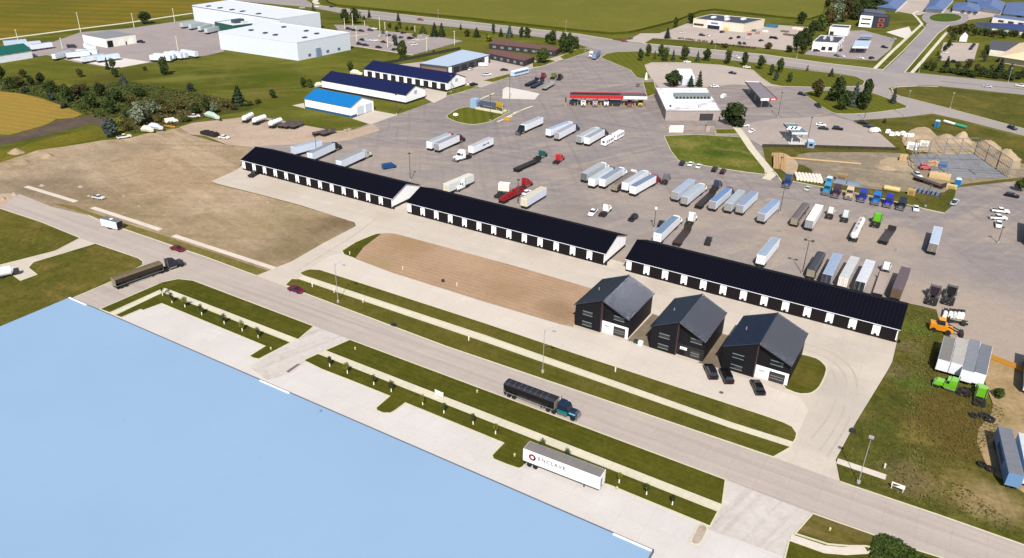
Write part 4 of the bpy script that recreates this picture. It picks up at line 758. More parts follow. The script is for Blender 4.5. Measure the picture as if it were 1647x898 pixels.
t, at = block('terrace_house', 'white fronted row with dark openings behind the deep blue roof', 'house', [(1597, 28), (1700, 41), (1700, 36), (1600, 23.5)], 4.5, paint((244, 236, 230), .7), SLATE)
for u in (.1, .26, .42, .58, .74): patch(t, at, 'window', u, u + .09, 1.2, 3.0, paint((84, 80, 92), .5))
t, loc = hip('hall', 'beige hall with a broad tan metal roof at the right edge', 'hall', [(1606, 91), (1690, 104), (1700, 78), (1640, 69)], 4.2, 4.5, paint((246, 226, 202), .7), paint((244, 216, 178), .6, 0, .06, name='tan_roof'))
for px in ((1632, 101), (1642, 103)):
    p = P(px[0], px[1]) - t.location; MB().box(p.x - 1, p.x + 1, p.y - .6, p.y + .6, 1, 2.8).build('window', GLASS, t)
t, at = block('hall_wing', 'low wing with dark grey roof behind the beige hall', 'hall', [(1592.8, 80), (1617, 83), (1645, 69), (1594, 65)], 4, paint((236, 226, 214), .7), paint((80, 80, 92), .8, 0, .12))
t, at = block('gazebo', 'white peaked shelter among the trees beyond the hall parking', 'shelter', [(1544, 61), (1556, 62), (1557, 57), (1546, 56)], 2.6, paint((236, 232, 236), .6), paint((244, 240, 244), .6))
q = [at(0, 0), at(1, 0), at(1, 1), at(0, 1)]; c = (q[0] + q[2]) / 2
m = MB(); [m.face([q[i], q[(i + 1) % 4], c + Vector((0, 0, 3.2))]) for i in range(4)]; m.build('peak', paint((226, 222, 232), .6), t)

# ------------------------------------------------------------------ vehicles
def wheel(t, x, y, r=.5, w=.3, dual=False):
    o = part(t, 'wheel', 'w%.2f%.2f%d' % (r, w, dual), lambda m: m.tube((0, -w / 2 * (2 if dual else 1), 0), (0, w / 2 * (2 if dual else 1), 0), r, r, 14), TYRE, (x, y, r))
    return o
def heading(a, b): return math.atan2(b.y - a.y, b.x - a.x)
SIDEW = (240, 242, 248); ROOFG = (176, 186, 200)
def trailer(rear, front, label, body=SIDEW, roof=ROOFG, kind='van', door=None, group='semi trailers on the truck lot', zt=4.0, L=None, cat='trailer', tractor=None):
    """rear, front: middle of the roof's two ends in the photograph"""
    a, b = P(rear[0], rear[1], zt), P(front[0], front[1], zt); rz = heading(a, b)
    ln = L or min(16.3, max(12.5, (b - a).length)); c = (a + b) / 2
    t = thing('semi_trailer' if kind != 'tank' else 'tank_trailer', label, cat, (c.x, c.y, 0), rz, group); h = ln / 2; key = '%s%.1f' % (kind, round(ln * 2) / 2)
    q = round(ln * 2) / 4; bm = paint(body, .5, 0, .08, None, .4, ('X', 1.2, .25) if kind == 'van' else None); rm = paint(roof, .6, 0, .16)
    if kind == 'van':
        part(t, 'body', key, lambda m: m.box(-q, q, -1.29, 1.29, 1.15, zt - .03), bm)
        def rf(m):
            m.box(-q + .06, q - .06, -1.23, 1.23, zt - .04, zt)
            for k in range(int(q * 2 / 1.5)): m.box(-q + .6 + k * 1.5, -q + .68 + k * 1.5, -1.22, 1.22, zt, zt + .025)
        part(t, 'roof', key, rf, rm)
        dr = part(t, 'rear_door', key, lambda m: (m.box(-q - .06, -q, -1.24, -.03, 1.2, zt - .12), m.box(-q - .06, -q, .03, 1.24, 1.2, zt - .12)), paint(door or body, .5, 0, .1))
        part(dr, 'lock_bar', key, lambda m: [m.box(-q - .1, -q - .06, y - .03, y + .03, 1.25, zt - .2) for y in (-.9, -.25, .25, .9)], STEEL)
        part(t, 'side_rail', key, lambda m: (m.box(-q - .02, q + .02, -1.32, -1.24, 1.08, 1.22), m.box(-q - .02, q + .02, 1.24, 1.32, 1.08, 1.22)), STEEL)
    elif kind == 'hopper':
        part(t, 'body', key, lambda m: (m.taper(-q, q, -1.2, 1.2, 1.9, -q, q, -1.28, 1.28, 3.1), m.taper(-q * .62, -q * .1, -.6, .6, .7, -q * .95, -q * .02, -1.15, 1.15, 1.9), m.taper(q * .1, q * .62, -.6, .6, .7, q * .02, q * .95, -1.15, 1.15, 1.9)), bm)
        part(t, 'tarp', key, lambda m: m.taper(-q - .03, q + .03, -1.3, 1.3, 3.08, -q + .1, q - .1, -.7, .7, 3.5), rm)
        part(t, 'tarp_bow', key, lambda m: [m.taper(-q + 1 + k * 1.35, -q + 1.1 + k * 1.35, -1.31, 1.31, 3.06, -q + 1 + k * 1.35, -q + 1.1 + k * 1.35, -.71, .71, 3.53) for k in range(int(q * 2 / 1.35) - 1)], paint((96, 96, 104), .6))
        part(t, 'end_frame', key, lambda m: (m.box(-q - .12, -q, -1.1, 1.1, 1.0, 3.1), m.box(q, q + .1, -1.1, 1.1, 1.2, 3.0)), paint((170, 160, 140), .6))
        part(t, 'side_rail', key, lambda m: (m.box(-q, q, -1.3, -1.2, 1.1, 1.24), m.box(-q, q, 1.2, 1.3, 1.1, 1.24)), STEEL)
    elif kind == 'flat':
        part(t, 'deck', key, lambda m: (m.box(-q, q, -1.28, 1.28, 1.2, 1.45), m.box(q - .3, q, -1.28, 1.28, 1.45, 2.6)), bm)
    elif kind == 'tank':
        part(t, 'tank', key, lambda m: (m.tube((-q + .5, 0, 2.4), (q - .5, 0, 2.4), 1.15, 1.15, 16), m.tube((-q, 0, 2.4), (-q + .5, 0, 2.4), .7, 1.15, 16), m.tube((q - .5, 0, 2.4), (q, 0, 2.4), 1.15, .7, 16)), bm, smooth=False)
        part(t, 'walkway', key, lambda m: m.box(-q + 1, q - 1, -.3, .3, 3.5, 3.62), rm)
        for k in (-.5, 0, .5): part(t, 'hatch', key, lambda m: m.tube((0, 0, 3.55), (0, 0, 3.85), .35), STEEL, (k * q, 0, 0))
    part(t, 'frame', key, lambda m: (m.box(-q, q, -.55, -.4, .85, 1.15), m.box(-q, q, .4, .55, .85, 1.15), m.box(-q - .02, -q + .12, -1.1, 1.1, .5, .62), m.box(-q, -q + .12, -.9, -.8, .5, 1.1), m.box(-q, -q + .12, .8, .9, .5, 1.1)), CHASSIS)
    if kind != 'tank': part(t, 'mud_flap', key, lambda m: (m.box(-q + .3, -q + .36, -1.2, -.55, .12, 1.1), m.box(-q + .3, -q + .36, .55, 1.2, .12, 1.1), m.box(-q + .32, -q + .35, -.55, .55, .5, 1.12)), TYRE)  # mud flaps with a dark middle panel, added to darken the underside at the rear
    part(t, 'landing_gear', key, lambda m: (m.box(q - 3.3, q - 3.1, -.95, -.8, .05, 1.1), m.box(q - 3.3, q - 3.1, .8, .95, .05, 1.1), m.box(q - 3.25, q - 3.15, -.9, .9, .5, .62)), CHASSIS)
    for x in (-q + 1.3, -q + 2.6):
        for y in (-.95, .95): wheel(t, x, y, .5, .28, True)
    if tractor:
        col, lb = tractor; d = Vector((math.cos(rz), math.sin(rz), 0)); p = Vector((c.x, c.y, 0)) + d * (h - 1.1); semi(p, rz, lb, col)
    return t
def semi(p, rz, label, col, sleeper=True, accent=None, group='semi tractors', fairing=True, name='semi_tractor', hood=None, s=1.0):
    """p: point under the fifth wheel; x runs forward"""
    t = thing(name, label, 'semi truck', (p[0], p[1], 0), rz, group); t.scale = (s, s, s); k = 's%d%d' % (sleeper, fairing)
    cm = paint(col, .3, 0, .05, None, .6); hm = paint(hood, .3, 0, .05, None, .6) if hood else cm; xb = 1.5 if sleeper else 2.4
    part(t, 'frame', k, lambda m: (m.box(-1.7, 5.4, -.5, -.32, .75, 1.05), m.box(-1.7, 5.4, .32, .5, .75, 1.05), m.box(-.7, .5, -.55, .55, 1.05, 1.2), m.box(-1.75, -1.6, -1.1, 1.1, .5, .95)), CHASSIS)
    def cab(m):
        m.box(xb, 4.0, -1.15, 1.15, .9, 2.05)
        m.taper(xb, 4.0, -1.15, 1.15, 2.05, xb, 3.55, -1.05, 1.05, 2.95)
        if sleeper:
            if fairing: m.taper(xb, 3.5, -1.08, 1.08, 2.95, xb, 2.7, -1.0, 1.0, 3.75)
            else: m.taper(xb, 2.9, -1.1, 1.1, 2.95, xb, 2.8, -1.0, 1.0, 3.2)
    part(t, 'cab', k, cab, cm)
    part(t, 'windscreen', k, lambda m: m.hexa([(3.97, -1.0, 2.08), (4.05, -1.0, 2.08), (4.05, 1.0, 2.08), (3.97, 1.0, 2.08)], [(3.57, -.92, 2.86), (3.64, -.92, 2.86), (3.64, .92, 2.86), (3.57, .92, 2.86)]), GLASS)
    for s in (-1, 1): part(t, 'side_window', k + str(s), lambda m: m.hexa([(3.0, s * 1.12, 2.1), (3.85, s * 1.12, 2.1), (3.85, s * 1.17, 2.1), (3.0, s * 1.17, 2.1)], [(3.0, s * 1.02, 2.8), (3.5, s * 1.02, 2.8), (3.5, s * 1.1, 2.8), (3.0, s * 1.1, 2.8)]), GLASS)
    hd = part(t, 'hood', k, lambda m: (m.taper(4.0, 6.0, -.95, .95, 1.0, 4.0, 5.85, -.85, .85, 1.75), m.taper(4.0, 5.85, -.85, .85, 1.75, 4.0, 5.5, -.7, .7, 2.02), m.box(4.7, 5.85, -1.2, -.9, .95, 1.3), m.box(4.7, 5.85, .9, 1.2, .95, 1.3)), hm)
    part(hd, 'grille', k, lambda m: m.box(5.9, 6.03, -.55, .55, 1.0, 1.7), CHROME)
    for s in (-1, 1): part(hd, 'headlight', k, lambda m: m.box(5.85, 5.98, -.18, .18, 1.05, 1.3), CHROME, (0, s * 1.0, 0))
    part(t, 'bumper', k, lambda m: m.box(5.95, 6.15, -1.2, 1.2, .45, .9), CHROME)
    for s in (-1, 1):
        part(t, 'fuel_tank', k, lambda m: m.tube((1.6, 0, .8), (3.7, 0, .8), .36, .36, 10), CHROME, (0, s * .85, 0))
        part(t, 'exhaust_stack', k, lambda m: m.tube((0, 0, 1.0), (0, 0, 3.7), .09, .09, 6), CHROME, (xb - .12, s * .95, 0))
        wheel(t, 5.2, s * 1.0, .52, .3)
        for x in (-.68, .68): wheel(t, x, s * .92, .52, .28, True)
    if accent:
        for s in (-1, 1): part(t, 'stripe', k + str(s), lambda m: m.box(xb + .1, 3.95, s * 1.16 - .02, s * 1.16 + .02, 1.0, 1.7), paint(accent, .3))
        part(hd, 'stripe', k, lambda m: (m.box(4.2, 5.7, -.93, -.88, 1.35, 1.7), m.box(4.2, 5.7, .88, .93, 1.35, 1.7)), paint((150, 220, 236), .25))
    return t
def semi_px(rear, nose, label, col, **kw):
    a, b = P(*rear), P(*nose); rz = heading(a, b); d = (b - a).normalized(); return semi(b - d * 6.1, rz, label, col, **kw)
def body_side(kind):
    L = {'sedan': 4.7, 'suv': 4.8, 'pickup': 5.7, 'van': 5.6}[kind] / 2
    if kind == 'van': return [(-L, .4), (-L, 2.1), (L - 1.5, 2.15), (L - .7, 1.3), (L - .05, 1.05), (L, .4)]
    if kind == 'pickup': return [(-L, .5), (-L, 1.15), (L - 1.9, 1.15), (L - .1, 1.08), (L, .9), (L, .45)]
    if kind == 'suv': return [(-L, .4), (-L, 1.05), (-L + .1, 1.12), (L - 1.4, 1.1), (L - .1, .98), (L, .8), (L, .38)]
    return [(-L, .38), (-L, .85), (-L + .2, .98), (L - 1.35, .97), (L - .1, .82), (L, .65), (L, .34)]
def car(c, d, kind, col, label, group=None, roofcol=None, name=None, s=1.0):
    a, b = P(c[0] - d[0], c[1] - d[1]), P(c[0] + d[0], c[1] + d[1]); rz = heading(a, b); p = P(*c)
    nm = {'sedan': 'car', 'suv': 'suv', 'pickup': 'pickup_truck', 'van': 'van'}[kind]
    t = thing(name or nm, label, {'sedan': 'car', 'suv': 'suv', 'pickup': 'pickup', 'van': 'van'}[kind], (p.x, p.y, 0), rz, group); t.scale = (s, s, s)
    cm = paint(col, .3, 0, .04, None, .4); L = {'sedan': 4.7, 'suv': 4.8, 'pickup': 5.7, 'van': 5.6}[kind] / 2
    part(t, 'body', kind, lambda m: m.side(body_side(kind), -.92, .92), cm)
    if kind == 'van':
        part(t, 'windscreen', kind, lambda m: m.hexa([(L - 1.0, -.8, 1.35), (L - .68, -.8, 1.35), (L - .68, .8, 1.35), (L - 1.0, .8, 1.35)], [(L - 1.6, -.75, 2.05), (L - 1.42, -.75, 2.05), (L - 1.42, .75, 2.05), (L - 1.6, .75, 2.05)]), GLASS)
    else:
        g = {'sedan': (-1.75, .95, -1.15, .2, 1.42), 'suv': (-2.25, 1.0, -1.95, .3, 1.72), 'pickup': (-.75, 1.25, -.6, .6, 1.8)}[kind]; zb = {'sedan': .95, 'suv': 1.08, 'pickup': 1.13}[kind]
        w = part(t, 'window', kind, lambda m: m.taper(g[0], g[1], -.84, .84, zb, g[2], g[3], -.66, .66, g[4]), GLASS)
        part(t, 'roof', kind, lambda m: m.box(g[2] - .04, g[3] + .04, -.69, .69, g[4] - .04, g[4] + .05), paint(roofcol or col, .3, 0, .04, None, .6))
        if kind == 'pickup': part(t, 'bed', kind, lambda m: m.box(-L + .12, -.85, -.74, .74, 1.1, 1.17), paint((44, 44, 48), .8))
    for x in (-L + .95, L - .95):
        for y in (-.82, .82): wheel(t, x, y, .34, .22)
    for s in (-1, 1):
        part(t, 'headlight', kind, lambda m: m.box(L - .06, L + .02, -.2, .2, .6, .78), CHROME, (0, s * .62, 0)); part(t, 'tail_light', kind, lambda m: m.box(-L - .02, -L + .04, -.15, .15, .7, .88), paint((150, 20, 24), .3), (0, s * .7, 0))
    return t

RW = 'in the row beyond the middle shed'
WT = (242, 243, 248)
# by the lawn island
trailer((689.6, 228.3), (721.9, 214.2), 'white trailer with red tractor, left of a pair below the lawn island', tractor=((190, 30, 44), 'red tractor ahead of the left trailer of the pair below the lawn island'))
trailer((702, 231), (735, 216.6), 'grey-backed trailer with maroon tractor, right of a pair below the lawn island', door=(168, 170, 176), roof=(160, 164, 172), tractor=((78, 24, 36), 'dark maroon tractor ahead of the right trailer below the lawn island'))
T3 = trailer((789.5, 221), (757.4, 235.3), 'white trailer with dark side writing, its white tractor turning left', roof=(186, 190, 196))
m = MB()
for i, (x0, x1) in enumerate(((-4.2, -2.4), (-1.8, .9))):
    for j in range(int((x1 - x0) / .45)): m.box(x0 + j * .45, x0 + j * .45 + .3, 1.29, 1.33, 2.4, 2.95)
m.build('lettering', paint((70, 72, 84), .6), T3)
semi_px((771, 249), (733, 260.5), 'white sleeper tractor turned left in the middle of the lot', WT, s=1.12)
trailer((870, 188), (841.6, 200.2), 'white trailer behind a black tractor facing the sheds, right of the lawn island', tractor=((26, 32, 44), 'black tractor facing the sheds, right of the lawn island'))
trailer((881.7, 208.2), (914.8, 195.8), 'white trailer, left of the pair with a dark blue tractor', roof=(170, 190, 220), tractor=(WT, 'white tractor of the left trailer in the pair near the yellow pumps'))
trailer((895.7, 213.3), (922.3, 199.4), 'white trailer with grey door, right of the pair with a dark blue tractor', door=(176, 178, 184), roof=(168, 178, 194), tractor=((36, 48, 92), 'dark blue tractor between two pairs of white trailers'))
trailer((930.3, 219.8), (959.4, 204.5), 'white trailer with grey door beside the two white buses', door=(168, 170, 174), roof=(178, 184, 190), tractor=(WT, 'white tractor ahead of the grey-doored trailer near the buses'))
trailer((944, 221.3), (968.9, 207.4), 'white trailer with white door, next to the two white buses', roof=(160, 172, 180), tractor=((34, 36, 42), 'black tractor next to the two white buses'))
def bus(c, d, label):
    a, b = P(c[0] - d[0], c[1] - d[1]), P(c[0] + d[0], c[1] + d[1]); p = P(*c); t = thing('camper_bus', label, 'motorhome', (p.x, p.y, 0), heading(a, b), 'white motorhomes on the truck lot'); cm = paint((248, 248, 252), .4)
    part(t, 'body', 'b', lambda m: (m.box(-4.2, 4.0, -1.2, 1.2, .5, 2.9), m.taper(-4.2, 4.0, -1.2, 1.2, 2.9, -3.9, 3.4, -1.0, 1.0, 3.15)), cm)
    part(t, 'windscreen', 'b', lambda m: m.box(3.98, 4.06, -1.0, 1.0, 1.5, 2.5), GLASS); part(t, 'rear_window', 'b', lambda m: m.box(-4.26, -4.18, -.6, .6, 1.6, 2.4), GLASS)
    for x in (-3, -1, 1, 2.6): part(t, 'window', 'b', lambda m: m.box(-.5, .5, -1.24, 1.24, 1.7, 2.3), GLASS, (x, 0, 0))
    part(t, 'roof_unit', 'b', lambda m: m.box(-1, .2, -.5, .5, 3.1, 3.4), cm)
    for x in (-2.6, 2.6):
        for y in (-1.05, 1.05): wheel(t, x, y, .45, .28)
bus((977, 232), (8, -4.5), 'white motorhome parked nearer the sheds, first of two in line'); bus((993.5, 223), (8, -4.5), 'white motorhome parked farther away, second of two in line')
trailer((829.4, 272), (866, 256), 'empty black trailer chassis behind the teal tractor', (50, 46, 44), (50, 46, 44), 'flat', zt=1.4)
semi_px((858, 260), (877, 251), 'teal day-cab tractor with a long empty chassis', (16, 104, 98), sleeper=False)
semi_px((886, 270), (904, 256.5), 'bright red bobtail tractor standing alone', (222, 40, 42), sleeper=True, fairing=False)
# just behind the left and middle sheds
trailer((717.2, 296.2), (758, 279.4), 'long pale green-white trailer behind the joint of two sheds', (220, 224, 220), (214, 214, 204), door=(236, 232, 210))
semi_px((756, 297), (733, 309), 'white tractor facing the sheds beside the pale green-white trailer', WT)
t = trailer((806, 322), (838, 306.5), 'red flatbed with machinery behind the red tractor, at the middle shed', (150, 34, 40), (150, 34, 40), 'flat', zt=1.4, cat='flatbed')
for x, z in ((-4, .9), (-1, 1.3), (3, 1.6)): part(t, 'boom', 'rb%.1f' % z, lambda m: (m.box(-1.4, 1.4, -.7, .7, 1.45, 1.45 + z), m.tube((-1, 0, 1.5 + z), (2.2, .3, 1.9 + z), .22)), paint((166, 40, 46), .5), (x, 0, 0))
semi_px((832, 309), (853, 297.5), 'red tractor pulling the red flatbed behind the middle shed', (178, 30, 40))
trailer((842.6, 319.5), (874.6, 300.5), 'cream-topped trailer standing alone behind the middle shed', (222, 228, 244), (216, 206, 184), door=(242, 234, 200))
trailer((470.3, 236.3), (514.4, 225.3), 'white trailer, left of two behind the left shed', (216, 228, 248), (176, 186, 198), zt=4)
trailer((497.4, 246.3), (534.5, 229.3), 'white trailer with black tractor, right of two behind the left shed', (228, 236, 250), (150, 160, 172), tractor=((24, 24, 28), 'black tractor ahead of the white trailer behind the left shed'))
trailer((544.5, 258.3), (582.6, 241.3), 'white trailer with white tractor, half hidden behind the left shed', (226, 234, 248), (160, 168, 172), tractor=((206, 206, 196), 'off-white tractor ahead of the trailer behind the left shed'))
# first row of the big lot
r1 = [((939.4, 278.6), (968.6, 261.9), (204, 208, 212), (178, 184, 192), (120, 124, 128), 'van', 'grey-doored trailer, first from the left ' + RW, (WT, 'white tractor, first from the left ' + RW)),
      ((951.8, 287.4), (981.7, 269.1), (232, 238, 246), (186, 196, 200), WT, 'van', 'white trailer, second from the left ' + RW, ((28, 30, 40), 'black tractor ' + RW)),
      ((968.6, 288.1), (997.7, 269.9), (228, 232, 238), (150, 164, 184), (238, 240, 240), 'van', 'grey-roofed white trailer, third from the left ' + RW, (WT, 'white tractor ahead of the grey-roofed third trailer ' + RW)),
      ((989, 296), (1017.4, 276.4), (112, 94, 86), (140, 126, 120), None, 'hopper', 'brown hopper trailer between white trailers ' + RW, (WT, 'white tractor ahead of the brown hopper ' + RW)),
      ((1005.7, 293.9), (1036.3, 275), WT, (184, 192, 204), WT, 'van', 'white trailer right of the brown hopper ' + RW, (WT, 'white tractor right of the brown hopper tractor ' + RW)),
      ((1018.1, 299.7), (1050.9, 281.5), WT, (126, 146, 176), WT, 'van', 'blue-grey-roofed white trailer with a red tractor, last ' + RW, ((172, 34, 62), 'crimson tractor at the right end ' + RW))]
for a, b, bc, rc, dc, kd, lb, tr in r1: trailer(a, b, lb, bc, rc, kd, dc, tractor=tr, zt=4.0 if kd == 'van' else 3.4)
semi_px((1062, 304), (1074, 288), 'grey short truck at the right end of the row beyond the middle shed', (128, 130, 138), sleeper=False, name='truck')
# second row
R2 = 'in the row left of the tall yard lamp'
GR = (206, 212, 222); GD = (176, 174, 172)
for a, b, bc, rc, dc, lb, tr in [((1086.4, 308.8), (1112.7, 288.4), (212, 222, 238), (172, 186, 206), GD, 'pale grey trailer, first from the left ' + R2, None), ((1101.7, 316.1), (1127.2, 295.7), (224, 230, 242), (176, 188, 200), GD, 'pale grey trailer, second from the left ' + R2, ((236, 234, 226), 'cream tractor behind the second trailer ' + R2)),
        ((1146.2, 324.1), (1172.4, 301.5), (226, 232, 244), (120, 150, 196), GD, 'blue-roofed trailer right of a bare chassis ' + R2, ((34, 52, 92), 'navy tractor ahead of the blue-roofed trailer ' + R2)), ((1171.7, 327), (1193.5, 305.2), (206, 216, 222), (176, 186, 194), (170, 172, 168), 'dull grey trailer, second from the right ' + R2, None),
        ((1190.6, 329.9), (1214.7, 307.4), (222, 230, 244), (150, 168, 198), GD, 'blue-grey trailer with round mark, rightmost ' + R2, None), ((1225.6, 343.1), (1249.6, 321.2), (224, 230, 248), (150, 176, 214), GD, 'blue-roofed trailer standing alone under the tall yard lamp', None)]:
    trailer(a, b, lb, bc, rc, 'van', dc, tractor=tr)
trailer((1122.9, 331.4), (1146, 310), 'bare dark trailer chassis ' + R2, (56, 48, 46), (56, 48, 46), 'flat', zt=1.3)
semi_px((1138, 317), (1157, 298.5), 'dark blue-grey tractor with bare chassis ' + R2, (62, 78, 100), fairing=False)
# third row
R3 = 'in the row facing the blue tractors'
trailer((1277.7, 351.6), (1298, 325.4), 'brown hopper trailer, leftmost ' + R3, (92, 78, 74), (122, 112, 112), 'hopper', zt=3.4)
trailer((1302.5, 354.5), (1318.5, 329), 'bright white trailer with grey door, second ' + R3, (238, 236, 242), (244, 240, 240), 'van', (166, 168, 174))
semi_px((1329, 361), (1337, 342), 'short white straight truck ' + R3, (234, 226, 224), sleeper=False, name='truck')
t = semi_px((1353, 368), (1361, 347), 'white truck with green hood and black deck ' + R3, (214, 226, 226), sleeper=True, fairing=False, hood=(40, 104, 84))
trailer((1374, 375), (1387.7, 348), 'white cylindrical tank trailer ' + R3, (232, 222, 220), (200, 192, 190), 'tank', zt=3.5)
semi_px((1394, 390), (1412, 355), 'bright lime green tractor ' + R3, (118, 214, 36), fairing=False, s=1.2)
trailer((1421, 387), (1434, 369), 'dark empty chassis with white beams, rightmost ' + R3, (60, 50, 52), (60, 50, 52), 'flat', zt=1.4, L=12.5)
# along the kerb of the building site
for px, (dx, dy), col, lb in [((1268, 294), (4, -9), (22, 60, 124), 'dark blue tractor, first from the left along the site kerb'), ((1331, 307), (4, -8), (52, 150, 190), 'light blue tractor along the site kerb'), ((1346, 311), (4, -8), (74, 28, 54), 'maroon tractor along the site kerb'),
        ((1366.5, 314), (3, -8), (218, 190, 150), 'tan tractor between the maroon and navy ones along the site kerb'), ((1388, 317.5), (4, -8.5), (24, 52, 168), 'navy tractor right of the tan one along the site kerb'), ((1410.5, 322), (4, -8.5), (10, 112, 204), 'bright blue tractor along the site kerb'), ((1430, 326), (4, -8.5), (22, 36, 176), 'deep blue tractor beside the black one along the site kerb'), ((1451, 330.5), (4, -8.5), (26, 30, 44), 'black tractor, last on the right along the site kerb')]:
    semi_px((px[0] + dx, px[1] + dy), (px[0] - dx, px[1] - dy), lb, col, group='tractors parked along the site kerb', s=1.12)
# behind the right shed
R4 = 'right of the middle lamp behind the right shed'
trailer((1056.8, 376.1), (1087.4, 347), 'white trailer with a dark side mark, left behind the right shed', (236, 238, 246), (126, 150, 176), tractor=(WT, 'white tractor ahead of the trailer left behind the right shed'))
trailer((1090, 388), (1104, 371), 'dark empty chassis behind the white tractor with a blue load', (70, 58, 54), (70, 58, 54), 'flat', zt=1.4, L=12.5)
semi_px((1099, 374), (1116, 352.5), 'white tractor with an empty chassis behind the right shed', (240, 240, 234))
for a, b, bc, rc, dc, kd, lb in [((1224.7, 411), (1248.5, 382.1), (240, 242, 250), (164, 182, 204), WT, 'van', 'white trailer alone left of the double lamp behind the right shed'), ((1305.4, 433.1), (1321.6, 405.1), (66, 62, 66), (66, 66, 78), None, 'hopper', 'black tarped hopper trailer, first ' + R4), ((1330.9, 441.6), (1347.9, 407.6), (206, 212, 224), (162, 180, 210), (60, 64, 76), 'van', 'blue-grey roofed trailer, second ' + R4),
        ((1357.3, 446.7), (1376, 412.7), (214, 206, 196), (196, 200, 202), (240, 232, 226), 'van', 'grey-roofed trailer with white front, third ' + R4), ((1384.5, 452.7), (1400.6, 418.7), (236, 240, 248), (204, 208, 216), (40, 48, 48), 'van', 'white trailer with a smudged roof, fourth ' + R4), ((1443.1, 465.4), (1457.6, 429.7), (112, 96, 100), (110, 92, 100), (120, 96, 72), 'van', 'plum-roofed trailer at the right end behind the right shed')]:
    trailer(a, b, lb, bc, rc, kd, dc, zt=4.0 if kd == 'van' else 3.4)
trailer((1414, 466), (1420, 448), 'pale flatbed deck behind the blue and white cab', (184, 168, 160), (184, 168, 160), 'flat', zt=1.5, L=12.5)
semi_px((1418.5, 451), (1426, 431), 'white and blue cab with a flatbed behind the right shed', (240, 244, 250), sleeper=False, hood=(240, 244, 250))
trailer((1502.4, 392), (1509.7, 364.3), 'pale blue-grey trailer alone on the open right side of the lot', (226, 232, 244), (186, 200, 222), 'van', (150, 140, 132))
# storage yard, lower right
YD = 'in the block of four by the lime trucks'
for a, b, rc, lb in [((1528.3, 542.4), (1519, 580), (138, 134, 130), 'grey-roofed trailer, first from the left ' + YD), ((1549.4, 544.6), (1540, 586), (186, 182, 176), 'stained pale-roofed trailer, second ' + YD), ((1568.4, 546.8), (1557.5, 597), (142, 146, 156), 'grey-roofed trailer, third ' + YD), ((1587.3, 554.6), (1576.5, 601), (122, 128, 140), 'dark grey-roofed trailer, fourth ' + YD)]:
    trailer(a, b, lb, (228, 230, 236), rc, 'van', WT, group='trailers in the storage yard')
semi_px((1546, 634), (1500, 619), 'lime green tractor lying across the front of the trailer block', (122, 204, 40), fairing=False, group='lime green tractors')
semi_px((1572, 676), (1576, 628), 'lime green tractor nosed against the fourth trailer', (122, 204, 40), fairing=False, group='lime green tractors')
t = trailer((1616.8, 687.8), (1635.4, 763.4), 'trailer with blue lettered side at the right edge', (120, 164, 216), (126, 130, 140), 'van', WT, group='trailers in the storage yard')
mk = MB()
for k in range(6): mk.box(-3.6 + k * 1.1, -2.9 + k * 1.1, -1.36, -1.29, 1.9, 3.1)
for c in t.children:
    if c.name.startswith('rear_door'): pass
mk.build('lettering', paint((40, 70, 120), .6), t)
trailer((1650, 698), (1664, 762), 'white trailer half out of frame beside the blue-sided one', (226, 230, 240), (200, 206, 214), 'van', WT, group='trailers in the storage yard')
trailer((1664, 560), (1662, 615), 'white trailer cut by the right edge, casting a broad shadow', (206, 220, 240), (200, 212, 230), 'van', WT, group='trailers in the storage yard')
# on and by the main road
def grain_rig():
    a, b = P(817.4, 611.8, 3.5), P(894.6, 640, 3.5)
    trailer((817.4, 611.8), (893, 639.4), 'long black tarped grain trailer driving on the main road', (30, 30, 36), (36, 38, 48), 'hopper', zt=3.5, group='grain trailers on the roads')
    d = (b - a).normalized(); rz = heading(a, b); semi(Vector((b.x, b.y, 0)) - d * .6, rz, 'dark blue tractor with teal flanks driving on the main road', (26, 48, 78), accent=(30, 140, 140), fairing=False, group='semi tractors')
grain_rig()
trailer((181.5, 447), (257, 421), 'dark hopper trailer turning out of the side street at left', (58, 50, 44), (122, 106, 76), 'hopper', zt=3.4, group='grain trailers on the roads')
semi(P(262, 437), heading(P(250, 441), P(290, 428)), 'black tractor turning out of the side street at left', (40, 40, 50), fairing=False, group='semi tractors', hood=(60, 60, 70))
# the lettered trailer on the loading apron
EN = trailer((847.6, 715.5), (969.5, 761.5), 'white trailer with red emblem and lettering on the loading apron', (244, 246, 252), (142, 136, 134), 'van', WT, group=None, zt=4.05, L=16.15)
pa, pb = P(848, 754.2 + 12), P(968, 801)
DKT = paint((92, 90, 104), .6)
fc = bpy.data.curves.new('lettering', 'FONT'); fc.body = 'ENCLAVE'; fc.size = 1.08; fc.space_character = 1.36; fc.extrude = .01; fc.offset = .008; fc.align_x = 'CENTER'
fo = bpy.data.objects.new('tmp', fc); COL.objects.link(fo); bpy.context.view_layer.update()
me = bpy.data.meshes.new_from_object(fo.evaluated_get(bpy.context.evaluated_depsgraph_get())); bpy.data.objects.remove(fo); me.materials.clear(); me.materials.append(DKT)
o = place('lettering', me, EN, (-1.9, -1.335, 2.55)); o.rotation_euler = (math.radians(90), 0, 0); o.scale = (1.0, 1.1, 1)
def octa(r): return [(r * math.cos(math.pi / 8 + k * math.pi / 4), r * math.sin(math.pi / 8 + k * math.pi / 4)) for k in range(8)]
m = MB(); A, B = octa(.8), octa(.36)
for k in range(8):
    j = (k + 1) % 8; m.face([(A[k][0], 0, A[k][1]), (A[j][0], 0, A[j][1]), (B[j][0], 0, B[j][1]), (B[k][0], 0, B[k][1])], 0 if k in (1, 2, 3, 4, 5) else 1)
m.build('emblem', [paint((190, 24, 60), .5), paint((76, 30, 56), .5)], EN, (-6.0, -1.335, 2.7))
m = MB(); m.box(2.55, 2.58, -1.34, -1.3, 1.7, 3.2)
